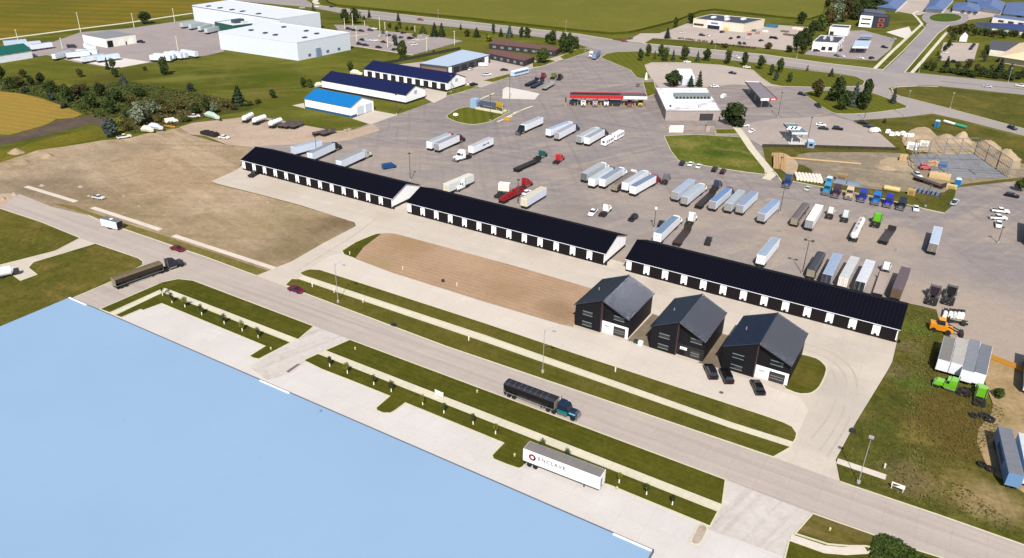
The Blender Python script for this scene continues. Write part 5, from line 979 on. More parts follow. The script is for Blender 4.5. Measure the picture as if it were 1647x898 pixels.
for k in range(5): m.box(2.9, 6.2 - (k % 3) * .5, -1.34, -1.3, 3.05 - k * .3, 3.11 - k * .3)
m.box(-5.6, 1.2, -1.34, -1.3, 1.5, 1.54); m.box(.2, 2.0, -1.34, -1.3, 1.62, 1.72); m.build('fine_print', paint((206, 208, 216), .6), EN)
MB().box(8.07, 8.12, -.9, -.5, 1.5, 3.5).build('front_panel', paint((150, 156, 166), .5), EN)
# enclosed trailer, tank, small vehicles
t = thing('cargo_trailer', 'white enclosed cargo trailer with black rear parked on the road at left', 'trailer', P(182, 367), heading(P(169, 369), P(192.6, 375)))
part(t, 'body', 'ct', lambda m: m.box(-3.6, 3.4, -1.2, 1.2, .6, 3.0), paint((238, 242, 250), .5)); part(t, 'roof', 'ct', lambda m: m.box(-3.55, 3.35, -1.15, 1.15, 3.0, 3.04), paint((120, 126, 138), .6)); part(t, 'roof_vent', 'ct', lambda m: m.box(-.3, .5, -.4, .4, 3.04, 3.3), paint((236, 236, 240), .5))
part(t, 'ramp_door', 'ct', lambda m: m.box(3.4, 3.46, -1.1, 1.1, .65, 2.95), paint((40, 36, 40), .6)); part(t, 'hitch', 'ct', lambda m: m.taper(-4.8, -3.6, -.05, .05, .5, -4.8, -3.6, -.05, .05, .6), CHASSIS)
for x in (-.6, .4):
    for y in (-1.1, 1.1): wheel(t, x, y, .36, .24)
t = thing('tank_trailer', 'white rounded tank trailer at the left edge driveway', 'trailer', P(2, 447), heading(P(-10, 449), P(18, 443))); part(t, 'tank', 'lt', lambda m: (m.tube((-3.4, 0, 1.7), (2.6, 0, 1.7), 1.3, 1.3, 16), m.tube((2.6, 0, 1.7), (3.3, 0, 1.7), 1.3, .6, 16)), paint((246, 246, 250), .4)); part(t, 'pump', 'lt', lambda m: m.box(3.2, 4.6, -.7, .7, .5, 1.7), paint((60, 62, 68), .7)); part(t, 'frame', 'lt', lambda m: m.box(-3.5, 4.4, -.6, .6, .4, .6), CHASSIS)
for x in (-1, .3):
    for y in (-1.1, 1.1): wheel(t, x, y, .4, .26)
# cars near the front
car((286.5, 403), (9, 2.5), 'sedan', (128, 18, 40), 'dark red car driving on the main road at left'); car((476.5, 469), (9, 3), 'sedan', (120, 16, 66), 'crimson car at the corner of the grass strip on the main road')
G3 = 'black cars parked by the right-hand black house'
car((1142.5, 602), (-5, -11), 'suv', (16, 15, 18), 'black car, left of the three by the right-hand black house', G3, s=1.17); car((1167.5, 609), (-5, -11), 'suv', (16, 15, 18), 'black car, middle of the three by the right-hand black house', G3, s=1.17); car((1218, 627), (-4.5, -10), 'sedan', (16, 15, 18), 'black car, right of the three, before the white porch wall', G3, s=1.17)
car((409, 283), (7, -4), 'pickup', (44, 46, 52), 'dark pickup backed against the left storage shed')
car((953.5, 345), (-5.5, 6), 'pickup', (244, 244, 248), 'white pickup facing the middle shed'); semi_px((960, 357), (979, 338), 'white crew-cab truck with a long black bed behind the middle shed', (248, 248, 250), sleeper=False, name='truck')
car((1018, 354), (-6, 4.5), 'suv', (30, 32, 44), 'dark car standing alone between the middle and right sheds'); car((1139, 391), (3.5, -10), 'pickup', (54, 50, 54), 'dark grey pickup at the back of the right shed')
car((847, 312), (8, -5), 'sedan', (238, 240, 246), 'white car squeezed beside the cream-topped trailer'); car((626, 271), (6, -1), 'van', (34, 84, 142), 'blue covered vehicle behind the left shed')
for px, d, kd, col, lb in [((1097, 265), (4, -5.5), 'suv', (34, 40, 58), 'navy car, first from the left along the weedy plot'), ((1110.5, 266), (4, -5.5), 'sedan', (226, 240, 236), 'white car, second from the left along the weedy plot'), ((1124, 269.5), (4, -5), 'sedan', (226, 228, 226), 'off-white car, third from the left along the weedy plot'),
        ((1149, 275), (4, -5.5), 'suv', (32, 34, 34), 'black car, second from the right along the weedy plot'), ((1162.5, 278.5), (4, -5.5), 'suv', (72, 24, 44), 'dark maroon car, rightmost along the weedy plot')]: car(px, d, kd, col, lb, 'cars along the weedy plot')
for px, d, kd, col, lb in [((1197, 203.5), (6, .5), 'sedan', (232, 230, 230), 'white car half hidden by the big tree'), ((1209, 213), (-5, 3), 'sedan', (240, 240, 244), 'white car driving below the big tree'), ((1149, 140.5), (7, 0), 'sedan', (240, 240, 242), 'white car behind the truck stop'), ((1163.5, 158), (5, -3), 'van', (226, 234, 244), 'white van by the truck stop corner'),
        ((1178, 119), (7, 1), 'sedan', (34, 38, 54), 'dark blue car alone on the rear car park'), ((1105, 101), (7, 0), 'sedan', (240, 240, 238), 'white car below the highway tree row, left'), ((1201, 109.5), (7, .5), 'sedan', (238, 238, 236), 'white car below the highway tree row, right'), ((1026, 139), (1, -5), 'suv', (150, 120, 130), 'pinkish car above the red canopy'),
        ((1320, 202.5), (9, 1), 'sedan', (238, 240, 242), 'white car right of the teal canopy'), ((1324, 208.5), (8, .8), 'sedan', (44, 56, 64), 'dark teal car right of the teal canopy'), ((1347, 209), (9, 1), 'suv', (34, 30, 36), 'black car by itself on the station forecourt'), ((1388, 199.5), (9, 1), 'suv', (34, 38, 44), 'black car, first of three at the lot corner'), ((1397, 205), (8, 1), 'sedan', (52, 58, 66), 'dark grey car, second of three at the lot corner'), ((1407, 213), (8, -1), 'van', (246, 246, 248), 'white van, last of three at the lot corner'),
        ((1315, 172), (9, 6.5), 'pickup', (52, 46, 54), 'dark pickup with pale cover by the tree lawn'), ((1290, 153.5), (5, 1), 'suv', (44, 52, 60), 'dark car at the tip of the tree lawn'), ((1627.5, 208), (8, 3), 'suv', (34, 34, 42), 'black car on the frontage road'), ((1588, 140.5), (8, 1), 'sedan', (206, 208, 220), 'silver car on the highway at right'), ((1642, 140), (9, 1.5), 'pickup', (244, 244, 246), 'white pickup on the highway at the right edge'),
        ((1299, 305.5), (4.5, -6), 'sedan', (206, 210, 198), 'small silver car left of the light blue tractor'), ((1472.5, 338), (1, 7), 'sedan', (222, 226, 236), 'small white car right of the black tractor'), ((1534.5, 328.5), (4, -4), 'pickup', (196, 214, 220), 'teal and white pickup at the corner of the site'), ((1627, 317), (5, 1), 'suv', (34, 30, 40), 'black car near the right edge of the lot'), ((1474, 284), (7, 5), 'pickup', (226, 228, 230), 'white pickup on the building site'),
        ((1004, 67.5), (6, .5), 'sedan', (190, 36, 44), 'red car turning at the highway junction'), ((1014, 63.5), (4, -1), 'sedan', (70, 92, 104), 'teal car behind the red one at the junction'), ((676, 33), (7, .8), 'pickup', (206, 60, 56), 'red and white vehicle on the highway above the parking'), ((1185, 93.5), (7, 2), 'sedan', (232, 234, 238), 'white car behind the tree row on the highway'), ((758, 136.5), (5, -1), 'sedan', (236, 238, 242), 'white car at the shed corner'), ((762, 138), (6, -1), 'suv', (30, 28, 32), 'black car at the shed corner'), ((783, 122), (6, -.5), 'pickup', (222, 226, 230), 'silver pickup on the shop yard'), ((777, 107), (9, .4), 'van', (240, 242, 246), 'white van outside the repair shop'), ((747, 113), (5, 0), 'suv', (52, 56, 66), 'dark car by the repair shop bays'), ((757, 113), (4, -2), 'sedan', (236, 228, 226), 'pinkish white car by the repair shop bays'), ((811, 114), (7, 0), 'sedan', (42, 38, 44), 'black car before the small bus')]:
    car(px, d, kd, col, lb)
t = thing('bus', 'pale blue and white bus parked at the yard entrance', 'bus', P(836, 121), heading(P(824, 123), P(852, 116))); part(t, 'body', 'cb', lambda m: (m.box(-7, 7, -1.25, 1.25, .5, 3.2),), paint((206, 228, 250), .4)); part(t, 'roof', 'cb', lambda m: m.taper(-7, 7, -1.25, 1.25, 3.2, -6.8, 6.8, -1.1, 1.1, 3.35), paint((240, 248, 255), .4)); part(t, 'window', 'cb', lambda m: m.box(-6.5, 6.5, -1.28, 1.28, 1.7, 2.6), glass((90, 120, 160)))
for x in (-4.5, 4.5):
    for y in (-1.1, 1.1): wheel(t, x, y, .5, .3)
trailer((963, 80.5), (955.5, 87), 'white-sided trailer of the rig leaving at the entrance', (150, 166, 200), (130, 146, 184), 'van', zt=4.0, group=None); semi(P(952, 91.5), heading(P(956, 88), P(949, 94)), 'white tractor arriving at the entrance', WT, group='semi tractors')
# flatbeds and tractors by the entrance slab
for (a, b), col, lb in [(((842, 138), (868, 126)), (40, 40, 52), 'dark flatbed, left of the four by the pale slab'), (((852, 141), (876, 129)), (58, 58, 76), 'dark flatbed, second of the four by the pale slab'), (((870, 145), (894, 131)), (170, 168, 166), 'grey flatbed, rightmost of the four by the pale slab')]: trailer(a, b, lb, col, col, 'flat', zt=1.4, L=14, group='flatbeds by the pale slab')
semi_px((863, 135), (876, 124), 'crimson tractor among the flatbeds by the pale slab', (150, 36, 56), fairing=False); semi_px((880, 134), (893, 124), 'yellow-green tractor among the flatbeds by the pale slab', (120, 134, 44), fairing=False); semi_px((889, 137), (903, 126), 'black tractor at the end of the flatbeds by the pale slab', (34, 34, 40), fairing=False)
# trucks fuelling, facing the camera
for x, col, lb in [(937.5, WT, 'white truck, first from the left under the red canopy'), (956.5, (206, 176, 186), 'pinkish truck, second under the red canopy'), (974.5, (240, 240, 242), 'white truck, third under the red canopy'), (1012, (156, 28, 52), 'dark red truck under the white part of the canopy'), (1029, (238, 204, 40), 'yellow truck, last on the right under the canopy')]:
    semi_px((x - 1, 158), (x + .4, 173), lb, col, sleeper=False, group='trucks fuelling under the red canopy')
# the staff parking beside the white factory
for i, (x, y, dx, dy, col) in enumerate([(561, 48, 5, .6, (36, 34, 42)), (570, 50, 5, .5, (52, 48, 56)), (581, 51, 5, .6, (38, 30, 40)), (596, 50, 4, .5, (92, 74, 84)), (602, 47.5, 5, .5, (232, 232, 236)), (583, 65.5, 5, 1, (40, 36, 48)), (592, 66, 5, 0, (208, 222, 238)), (602, 67, 5, 0, (222, 230, 240)), (617, 69, 6, 1, (116, 34, 58)), (579, 72.5, 7, .8, (46, 50, 84)), (588, 74, 6, .5, (34, 36, 54)), (609, 77.5, 6, .8, (36, 34, 44)),
        (634, 62, 5, -2, (64, 62, 72)), (635, 66, 4, -2, (50, 48, 56)), (645, 61.5, 5, -2, (44, 52, 82)), (625, 58.5, 6, -1.5, (56, 66, 104)), (612, 59, 5, -2, (226, 228, 234)), (649, 54, 5, -1, (40, 38, 42)), (660, 63, 6, -.5, (44, 38, 44)), (669, 65, 4, -.5, (236, 228, 228)), (635, 81, 5, -1, (36, 32, 42)), (666.5, 73.5, 6, -1, (240, 240, 244)), (637, 72, 4, -2, (40, 36, 44)), (681, 58, 5, -1, (220, 214, 200))]):
    tone = 'white' if min(col) > 195 else ('dark red' if col[0] > col[2] * 1.6 else ('blue' if col[2] > col[0] * 1.4 else 'dark'))
    car((x, y), (dx, dy), 'suv' if i % 3 == 0 else 'sedan', col, '%s car, %s in the staff parking counted row by row' % (tone, ORD[i + 1]), 'cars in the staff parking')
for i, (x, y, dx, dy, col) in enumerate([(1097.5, 53.5, 6, -1, (236, 228, 226)), (1129, 58, 6, .5, (50, 48, 60)), (1139.5, 58.5, 3, 3, (222, 230, 240)), (1161.5, 53, 5, -1, (60, 44, 52)), (1175.5, 63, 5, -2, (44, 38, 46)), (1188, 61.5, 5, -2, (40, 38, 44)), (1224, 66.5, 5, -1, (40, 36, 42)), (1189.5, 71.5, 3, 2, (34, 32, 40)), (1197, 71.5, 3, 2, (40, 38, 44)), (1240.5, 62, 5, -1.5, (34, 32, 40)), (1199, 62.5, 4, 0, (228, 220, 220)), (1247, 63, 3, 1, (52, 46, 50))]):
    car((x, y), (dx, dy), 'suv' if i % 2 else 'sedan', col, '%s car, %s from the left in the store parking' % ('white' if min(col) > 190 else 'dark', ORD[sorted([1097.5, 1129, 1139.5, 1161.5, 1175.5, 1188, 1224, 1189.5, 1197, 1240.5, 1199, 1247]).index(x) + 1]), 'cars in the store parking')
for x, y, dx, dy, kd, col, lb in [(1313, 83, 5, 0, 'suv', (56, 54, 60), 'dark car before the white one-storey building'), (1352, 82.5, 4, -3, 'suv', (38, 36, 44), 'black car at the corner of the white one-storey building'), (1346, 91, 4, 1, 'sedan', (96, 104, 124), 'grey car at the verge below the white building'), (1354, 91.5, 4, 1, 'sedan', (226, 230, 240), 'silver car at the verge below the white building'), (1384, 94.5, 7, 1.5, 'sedan', (240, 238, 242), 'white car near the pale fuel canopy'), (1401.5, 95, 5, -1, 'suv', (60, 44, 66), 'purple-grey car near the street corner'), (1422.5, 77.5, 7, 1, 'suv', (34, 34, 42), 'black car leaving the fuel lanes'), (1436.5, 64.5, 7, -1, 'pickup', (196, 212, 232), 'pale blue pickup entering from the street'),
        (1535, 101, 6, .8, 'suv', (36, 34, 40), 'black car at the near edge of the hall parking'), (1520.5, 85.5, 5, -.5, 'sedan', (240, 236, 232), 'white car at the left edge of the hall parking'), (1561, 80, 4, -2, 'suv', (34, 36, 60), 'navy car, nearest of three in the hall parking'), (1563.5, 76.5, 4, -2, 'suv', (36, 40, 66), 'navy car, middle of three in the hall parking'), (1566, 73.5, 4, -2, 'suv', (38, 40, 62), 'navy car, farthest of three in the hall parking'), (1527, 73, 5, .5, 'sedan', (70, 72, 80), 'grey car at the far edge of the hall parking')]:
    car((x, y), (dx, dy), kd, col, lb)
for i, (x, y, dx, dy, col) in enumerate([(486, 14, 6, 0, (206, 210, 210)), (509, 12, 4, 0, (240, 240, 240)), (534, 12, 5, 0, (50, 46, 52))]): car((x, y), (dx, dy), 'sedan', col, ['silver car on the highway above the factory roof', 'white car on the highway at the dirt loop', 'dark car on the highway right of the dirt loop'][i])
# trailers in the upper left yard
for i, (a, b) in enumerate([((247, 88.5), (269, 89.5)), ((253, 86), (275, 87)), ((270, 83.5), (288, 85.5)), ((277, 82), (297, 85)), ((292, 79.5), (316, 83.5))]): trailer(a, b, 'white trailer, %s from the left in the row at the yard edge' % ORD[i + 1], (226, 234, 248), (206, 218, 236), group='trailers at the yard edge', L=13)
for i, (a, b) in enumerate([((293, 37), (312, 34)), ((306, 39.5), (324, 36)), ((318, 43), (340, 38)), ((330, 46.5), (350, 42))]): trailer(a, b, 'grey-green trailer, %s from the left at the factory dock' % ORD[i + 1], (206, 218, 220), (170, 190, 192), group='trailers at the factory dock', L=13)
for i, (a, b, c) in enumerate([((6, 66), (40, 63), (206, 220, 242)), ((30, 69), (62, 66), (214, 226, 246)), ((50, 72), (80, 68), (236, 242, 252)), ((132, 68), (155, 76), (246, 246, 250)), ((113, 84), (135, 82), (230, 238, 248)), ((128, 79.5), (152, 80), (216, 228, 240)), ((136, 91), (160, 87), (236, 240, 246)), ((157, 90), (188, 86), (216, 232, 248)), ((90, 86), (106, 82), (236, 240, 244))]): trailer(a, b, 'white trailer, %s in the cluster around the cream garage' % ORD[i + 1], c, (200, 212, 230) if i % 2 else (170, 190, 216), group='trailers around the cream garage', L=13)
car((227, 69), (4, .5), 'pickup', (50, 46, 50), 'dark pickup right of the cream garage'); car((116, 77), (7, 0), 'van', (70, 66, 76), 'dark van left of the cream garage')

# ------------------------------------------------------------------ trees and plants
LEAF = {'dark': [leafmat('leaf_dark', (60, 74, 33)), leafmat('leaf_deep', (42, 55, 27)), leafmat('leaf_mid', (74, 88, 38))],  # dark palette: three greens mixed clump by clump
        'mid': [leafmat('leaf_mid', (74, 88, 38)), leafmat('leaf_dark', (60, 74, 33)), leafmat('leaf_light', (104, 116, 52))],
        'silver': [leafmat('leaf_silver', (120, 130, 104)), leafmat('leaf_silver_dark', (84, 96, 74)), leafmat('leaf_silver_light', (150, 158, 130))],
        'olive': [leafmat('leaf_olive', (90, 84, 44)), leafmat('leaf_olive_dark', (66, 62, 34)), leafmat('leaf_olive_light', (116, 104, 60))],
        'blue': [leafmat('leaf_blue', (70, 84, 76)), leafmat('leaf_blue_dark', (50, 62, 56)), leafmat('leaf_blue_light', (96, 110, 98))],
        'yellow': [leafmat('leaf_yellow', (128, 134, 44)), leafmat('leaf_yellow_dark', (96, 106, 34)), leafmat('leaf_yellow_light', (156, 160, 64))],
        'fir': [leafmat('needle', (44, 58, 36)), leafmat('needle_dark', (32, 44, 28)), leafmat('needle_light', (66, 80, 50))]}
BARK = paint((104, 86, 66), .9)
def quad(m, p, n, s, mi, rr):
    n = n.normalized(); a = n.orthogonal().normalized(); a = (Matrix.Rotation(rr.random() * 6.28, 3, n) @ a); b = n.cross(a)
    a *= s; b *= s * (.6 + .5 * rr.random()); m.face([p - a - b * .4, p + a * .2 - b, p + a + b * .3, p - a * .1 + b], mi)
def crown_round(seed, nq, flat=1.0):
    """unit crown: 1 wide, 1 tall, standing on z = 0; clumps of leaves at several depths"""
    rr = random.Random(seed); m = MB(); cl = []
    for _ in range(17):
        th = rr.random() * 6.28; u = rr.random() ** .5; z = rr.random()
        w = math.sin(math.pi * min(1, .12 + z * .86)) ** .6 * (1.0 if z < .6 else .92)
        r = .33 * w * u; cl.append((Vector((r * math.cos(th), r * math.sin(th), .16 + z * .68)), .12 + rr.random() * .09, rr.random()))
    cl.append((Vector((0, 0, .5)), .3, .2))
    tot = sum(c[1] ** 2 for c in cl)
    for c, r, tone in cl:
        for _ in range(int(nq * r * r / tot)):
            d = Vector((rr.gauss(0, 1), rr.gauss(0, 1), rr.gauss(0, 1) + .25)).normalized(); p = c + d * r * (.75 + .45 * rr.random())
            t = tone * .6 + rr.random() * .5; quad(m, p, d + Vector((rr.gauss(0, .45), rr.gauss(0, .45), .4 + rr.gauss(0, .4))), .035 + rr.random() * .035, 1 if t < .34 else (2 if t > .78 else 0), rr)
    return m
def crown_fir(seed, nq):
    rr = random.Random(seed); m = MB()
    for i in range(nq):
        z = rr.random() ** 1.35; ring = .5 * (1 - z) ** .68 * (.8 + .2 * math.cos(z * 38 + seed)); th = rr.random() * 6.28; q = ring * (.35 + .65 * rr.random() ** .5)
        ln = 1 + .25 * math.sin(th * 3 + seed); p = Vector((q * ln * math.cos(th), q * ln * math.sin(th), .03 + z * .97)); d = Vector((math.cos(th), math.sin(th), .7 + rr.gauss(0, .3)))
        quad(m, p, d, .03 + .035 * (1 - z), 1 if rr.random() < .35 else (2 if rr.random() < .2 else 0), rr)
    return m
def crown_thin(seed, nq): return crown_round(seed, nq)
CROWN = {}
def crown_mesh(shape, v, pal, big):
    k = (shape, v, pal, big)
    if k not in CROWN:
        n = {0: 420, 1: 900, 2: 1900}[big]
        CROWN[k] = (crown_fir(v * 7 + 3, n) if shape == 'fir' else crown_round(v * 13 + 5, n if shape != 'thin' else n // 3)).mesh('crown', LEAF[pal])
    return CROWN[k]
TC = [0]
def tree(base, hpx, wpx, shape='round', pal='mid', label='', group=None, name=None, cat=None, guard=False):
    p = P(*base); a, u = ppm(p); H, Wd = hpx / u, wpx / a; TC[0] += 1; v = TC[0] % 5
    bush = shape == 'bush'; nm = name or ('bush' if bush else ('fir_tree' if shape == 'fir' else 'tree'))
    t = thing(nm, label, cat or ('bush' if bush else 'tree'), p, 0, group); big = 2 if max(hpx, wpx) > 26 else (1 if max(hpx, wpx) > 12 else 0)
    c = place('crown', crown_mesh('round' if bush else shape, v, pal, big), t, (0, 0, H * (0 if bush or shape == 'fir' else (.32 if shape == 'thin' else .08)))); kz = H * (1 if bush or shape == 'fir' else (.7 if shape == 'thin' else .95))
    c.scale = (Wd * 1.12, Wd * 1.12 * (.9 + .1 * math.sin(TC[0])), kz); c.rotation_euler = (0, 0, TC[0] * 2.4)
    def tr(m):
        m.tube((0, 0, -.1), (0, 0, 1), .5, .22, 7)
        for k in range(4): m.tube((0, 0, .5 + .08 * k), (1.6 * math.cos(k * 1.7), 1.6 * math.sin(k * 1.7), 1.0 + .12 * k), .2, .07, 5)
    k = part(t, 'stem' if bush else 'trunk', 'tr', tr, BARK); k.scale = (.07 * Wd, .07 * Wd, kz * .62)
    if shape == 'thin': k.scale = (.16, .16, H * .6)
    if guard: part(t, 'trunk_guard', 'g', lambda m: m.tube((0, 0, 0), (0, 0, .95), .13, .12, 8), paint((250, 248, 236), .6))
    return t
def trees(rows, desc, place_txt, group, ordinal='from the left'):
    xs = sorted(r[0] for r in rows)
    for r in rows:
        x, y, h, w, sh, pal = r; d = desc.get((sh, pal)) or desc.get(sh) or 'green tree'
        tree((x, y), h, w, sh, pal, '%s, %s %s %s' % (d, ORD[xs.index(x) + 1], ordinal, place_txt), group)
D = {('round', 'mid'): 'rounded green tree', ('round', 'dark'): 'dark green tree', 'fir': 'dark pointed fir', ('bush', 'dark'): 'dark rounded bush', ('bush', 'mid'): 'green bush', ('round', 'silver'): 'silvery grey-green tree', ('bush', 'silver'): 'silvery bush', ('bush', 'olive'): 'brownish bush', ('round', 'olive'): 'olive brown tree', ('bush', 'blue'): 'grey-green bush', ('round', 'blue'): 'grey-green tree', ('round', 'yellow'): 'yellow-green tree', ('bush', 'yellow'): 'yellow-green bush', ('fir', 'blue'): 'grey-blue fir'}
trees([(1029.7, 98.7, 21, 10, 'round', 'dark'), (1041.6, 91.5, 20, 11, 'round', 'mid'), (1052.7, 96, 15, 6, 'fir', 'olive'), (1062, 92, 20, 12, 'round', 'mid'), (1069.5, 98.5, 22, 17, 'round', 'mid'), (1082.3, 97.5, 18, 8, 'fir', 'blue'), (1099.5, 97, 22.5, 16, 'round', 'dark'), (1121.5, 99.7, 18, 8, 'fir', 'blue'), (1136, 98.8, 19.5, 15, 'round', 'dark'), (1170.5, 103.2, 22.5, 16, 'round', 'mid'), (1197, 105.8, 22, 16, 'round', 'dark'), (1222, 111.6, 22, 15, 'round', 'dark'), (1240, 122, 19, 10, 'round', 'dark'), (1253.5, 117.5, 23, 13, 'round', 'dark'), (1298, 115, 11, 6, 'fir', 'olive'), (1336.5, 123.5, 14, 10, 'fir', 'fir')],
      D, 'in the row along the highway lawn', 'trees along the highway lawn')
tree((1247.5, 130.5), 15, 10, 'round', 'blue', 'low grey-green tree before the pair on the highway lawn'); tree((1269.5, 132.5), 17, 13, 'bush', 'mid', 'upright clipped bush alone on the highway lawn')
trees([(1314, 156.5, 27, 22, 'round', 'olive'), (1344.5, 164, 38, 28, 'round', 'dark'), (1356, 177.5, 31, 24, 'round', 'dark'), (1372, 172, 40, 17, 'fir', 'blue'), (1392.5, 160, 33, 22, 'round', 'dark'), (1388.5, 176.5, 31, 27, 'round', 'dark'), (1435.5, 166.5, 26, 11, 'fir', 'blue')], D, 'on the tree lawn by the frontage road', 'trees on the tree lawn')
tree((1422, 198), 8, 7, 'fir', 'fir', 'small dark fir on the verge above the white bags'); tree((1083.5, 139.5), 24, 29, 'round', 'dark', 'large dome-shaped tree behind the truck stop'); tree((1110.5, 139.5), 19, 13, 'fir', 'fir', 'shorter fir behind the truck stop'); tree((1124, 139.5), 26, 12, 'fir', 'fir', 'taller pointed fir behind the truck stop')
tree((1179, 203), 36, 43, 'round', 'dark', 'broad dark tree at the front corner of the truck stop')
tree((1640, 308), 20, 22, 'round', 'dark', 'dark tree cut by the right edge beside the lot'); tree((713, 454.5), 6, 7, 'bush', 'dark', 'single small bush at the front of the seeded soil')
trees([(1073, 62, 18, 11, 'fir', 'fir'), (1086.4, 44.5, 16, 9, 'round', 'dark'), (1110.5, 38.5, 17, 16, 'round', 'dark'), (1144.5, 72, 8, 7, 'bush', 'dark'), (1166.6, 77, 7, 14, 'bush', 'olive'), (1235.5, 79.5, 12, 15, 'bush', 'olive'), (1288, 39, 19, 16, 'round', 'dark')], D, 'around the store parking', 'trees around the store parking')
for k, (x0, x1, y0) in enumerate([(1090, 1118, 63), (1121, 1138, 66.5), (1150, 1215, 72)]):
    a, b = P(x0, y0), P(x1, y0 + (x1 - x0) * .1); hd = thing('hedge', 'low reddish hedge, %s from the left before the store parking' % ORD[k + 1], 'hedge', (a + b) / 2, heading(a, b), 'hedges before the store parking'); L = (b - a).length / 2
    rr = random.Random(k); m = MB(); [quad(m, Vector((rr.uniform(-L, L), rr.uniform(-.8, .8), rr.uniform(.2, 1.2))), Vector((rr.gauss(0, 1), rr.gauss(0, 1), 1)), .45, rr.choice((0, 0, 1, 2)), rr) for _ in range(int(L * 16))]; m.build('foliage', [leafmat('hedge_red', (112, 84, 72)), leafmat('hedge_dark', (80, 62, 52)), leafmat('hedge_light', (126, 104, 84))], hd)
trees([(1268, 84, 11, 14, 'bush', 'dark'), (1280.5, 82, 31, 20, 'round', 'dark'), (1290.5, 87.5, 23, 15, 'round', 'dark'), (1292.5, 66, 22, 20, 'round', 'dark'), (1305.5, 58, 24, 20, 'round', 'dark'), (1319, 50, 26, 20, 'round', 'mid'), (1331.5, 43, 32, 22, 'round', 'olive'), (1343, 37, 40, 24, 'round', 'silver'), (1330, 12, 14, 14, 'round', 'dark'), (1357, 36, 40, 25, 'round', 'olive'), (1372, 32, 34, 25, 'round', 'dark'), (1388, 22, 26, 26, 'round', 'dark'), (1404, 14, 20, 25, 'round', 'dark'), (1365, 8, 20, 26, 'round', 'mid'), (1385, 3, 18, 26, 'round', 'mid'), (1346, 4, 18, 22, 'round', 'mid'), (1316, 42, 12, 16, 'bush', 'yellow'), (1420, 16, 14, 18, 'bush', 'dark'), (1299, 74, 20, 16, 'round', 'dark')], D, 'in the belt beside the white buildings', 'trees in the belt beside the crop field')
trees([(1488.6, 112, 13, 13, 'bush', 'mid'), (1500, 114.5, 15, 12, 'round', 'dark'), (1522, 108, 18, 12, 'fir', 'fir'), (1516, 117, 9, 20, 'bush', 'mid'), (1532, 118, 9, 22, 'bush', 'mid'), (1549, 121.5, 12, 22, 'bush', 'dark'), (1557, 110, 15, 15, 'round', 'olive'), (1563, 124, 11, 20, 'bush', 'dark'), (1577, 124, 16, 20, 'round', 'dark'), (1588, 125, 13, 18, 'bush', 'dark'), (1606.6, 117.5, 24, 17, 'fir', 'fir'), (1624.5, 116.5, 16, 10, 'fir', 'blue'), (1636, 127, 12, 20, 'bush', 'dark'), (1646, 125, 14, 18, 'round', 'dark'), (1582.5, 100, 12, 11, 'round', 'blue'), (1510.5, 98, 9, 10, 'bush', 'mid'), (1476, 116, 7, 5, 'fir', 'mid'), (1495, 106, 11, 10, 'bush', 'olive'), (1540, 112, 12, 12, 'round', 'mid'), (1570, 116, 14, 13, 'round', 'olive'), (1594, 116, 12, 12, 'round', 'mid'), (1600, 127, 11, 18, 'bush', 'dark'), (1615, 127, 12, 18, 'round', 'dark'), (1626, 129, 10, 18, 'bush', 'mid')], D, 'in the planted belt below the hall', 'plants in the belt below the hall')
trees([(1527, 53, 11, 12, 'round', 'olive'), (1535, 57, 13, 13, 'bush', 'dark'), (1543.5, 56, 16, 14, 'round', 'olive'), (1557.5, 54, 14, 14, 'round', 'mid'), (1567, 58, 12, 13, 'round', 'dark'), (1575, 57, 10, 10, 'bush', 'dark'), (1590, 57, 10, 12, 'bush', 'dark'), (1608, 57, 10, 16, 'round', 'mid'), (1625.5, 58, 10, 14, 'round', 'mid'), (1640.5, 54, 9, 14, 'bush', 'dark'), (1550, 50, 12, 14, 'round', 'dark'), (1562, 48, 10, 12, 'round', 'olive'), (1583, 58, 12, 13, 'round', 'dark'), (1597, 60, 12, 14, 'round', 'olive'), (1614, 62, 11, 13, 'round', 'dark'), (1632, 60, 11, 14, 'round', 'mid'), (1646, 62, 10, 13, 'round', 'dark'), (1584, 84, 12, 10, 'bush', 'dark'), (1580, 92, 11, 10, 'round', 'mid'), (1530, 62, 12, 10, 'bush', 'olive'), (1525, 77, 15, 9, 'bush', 'mid'), (1518, 85, 13, 9, 'bush', 'dark'), (1508, 90, 8, 8, 'bush', 'mid'), (1532.5, 68, 14, 10, 'round', 'mid')], D, 'around the hall parking and the gazebo', 'plants around the hall parking')
# upper left
tree((233, 38.5), 19, 24, 'round', 'dark', 'single broad dark tree beside the farm track'); tree((129, 124), 14, 13, 'round', 'olive', 'small reddish-brown tree alone on the lawn'); tree((233, 114), 7, 9, 'bush', 'dark', 'little dark bush on the lawn below the white pad'); tree((265.5, 120.5), 28, 17, 'round', 'dark', 'tall column-shaped tree right of the white pad')
tree((173.5, 112), 20, 9, 'fir', 'fir', 'narrow dark tree touching the white pad, left of a pair'); tree((181.5, 112), 18, 13, 'round', 'mid', 'light green tree touching the white pad, right of a pair'); tree((186, 124.5), 15, 14, 'round', 'dark', 'dark tree just below the white pad'); tree((199, 135.5), 19, 14, 'fir', 'blue', 'grey-green tree at the upper edge of the thicket')
tree((384.5, 169), 32, 22, 'fir', 'fir', 'tall cone-shaped tree on the lawn beyond the gravel yard'); tree((439, 158), 14, 14, 'round', 'dark', 'small dark tree in the middle of the lawn'); tree((488, 141), 16, 12, 'round', 'dark', 'dark bushy tree, left of a pair by the navy-roofed sheds'); tree((499, 141), 15, 13, 'bush', 'mid', 'green bush, right of a pair by the navy-roofed sheds'); tree((564, 115), 16, 13, 'round', 'mid', 'round tree behind the left end of the door shed')
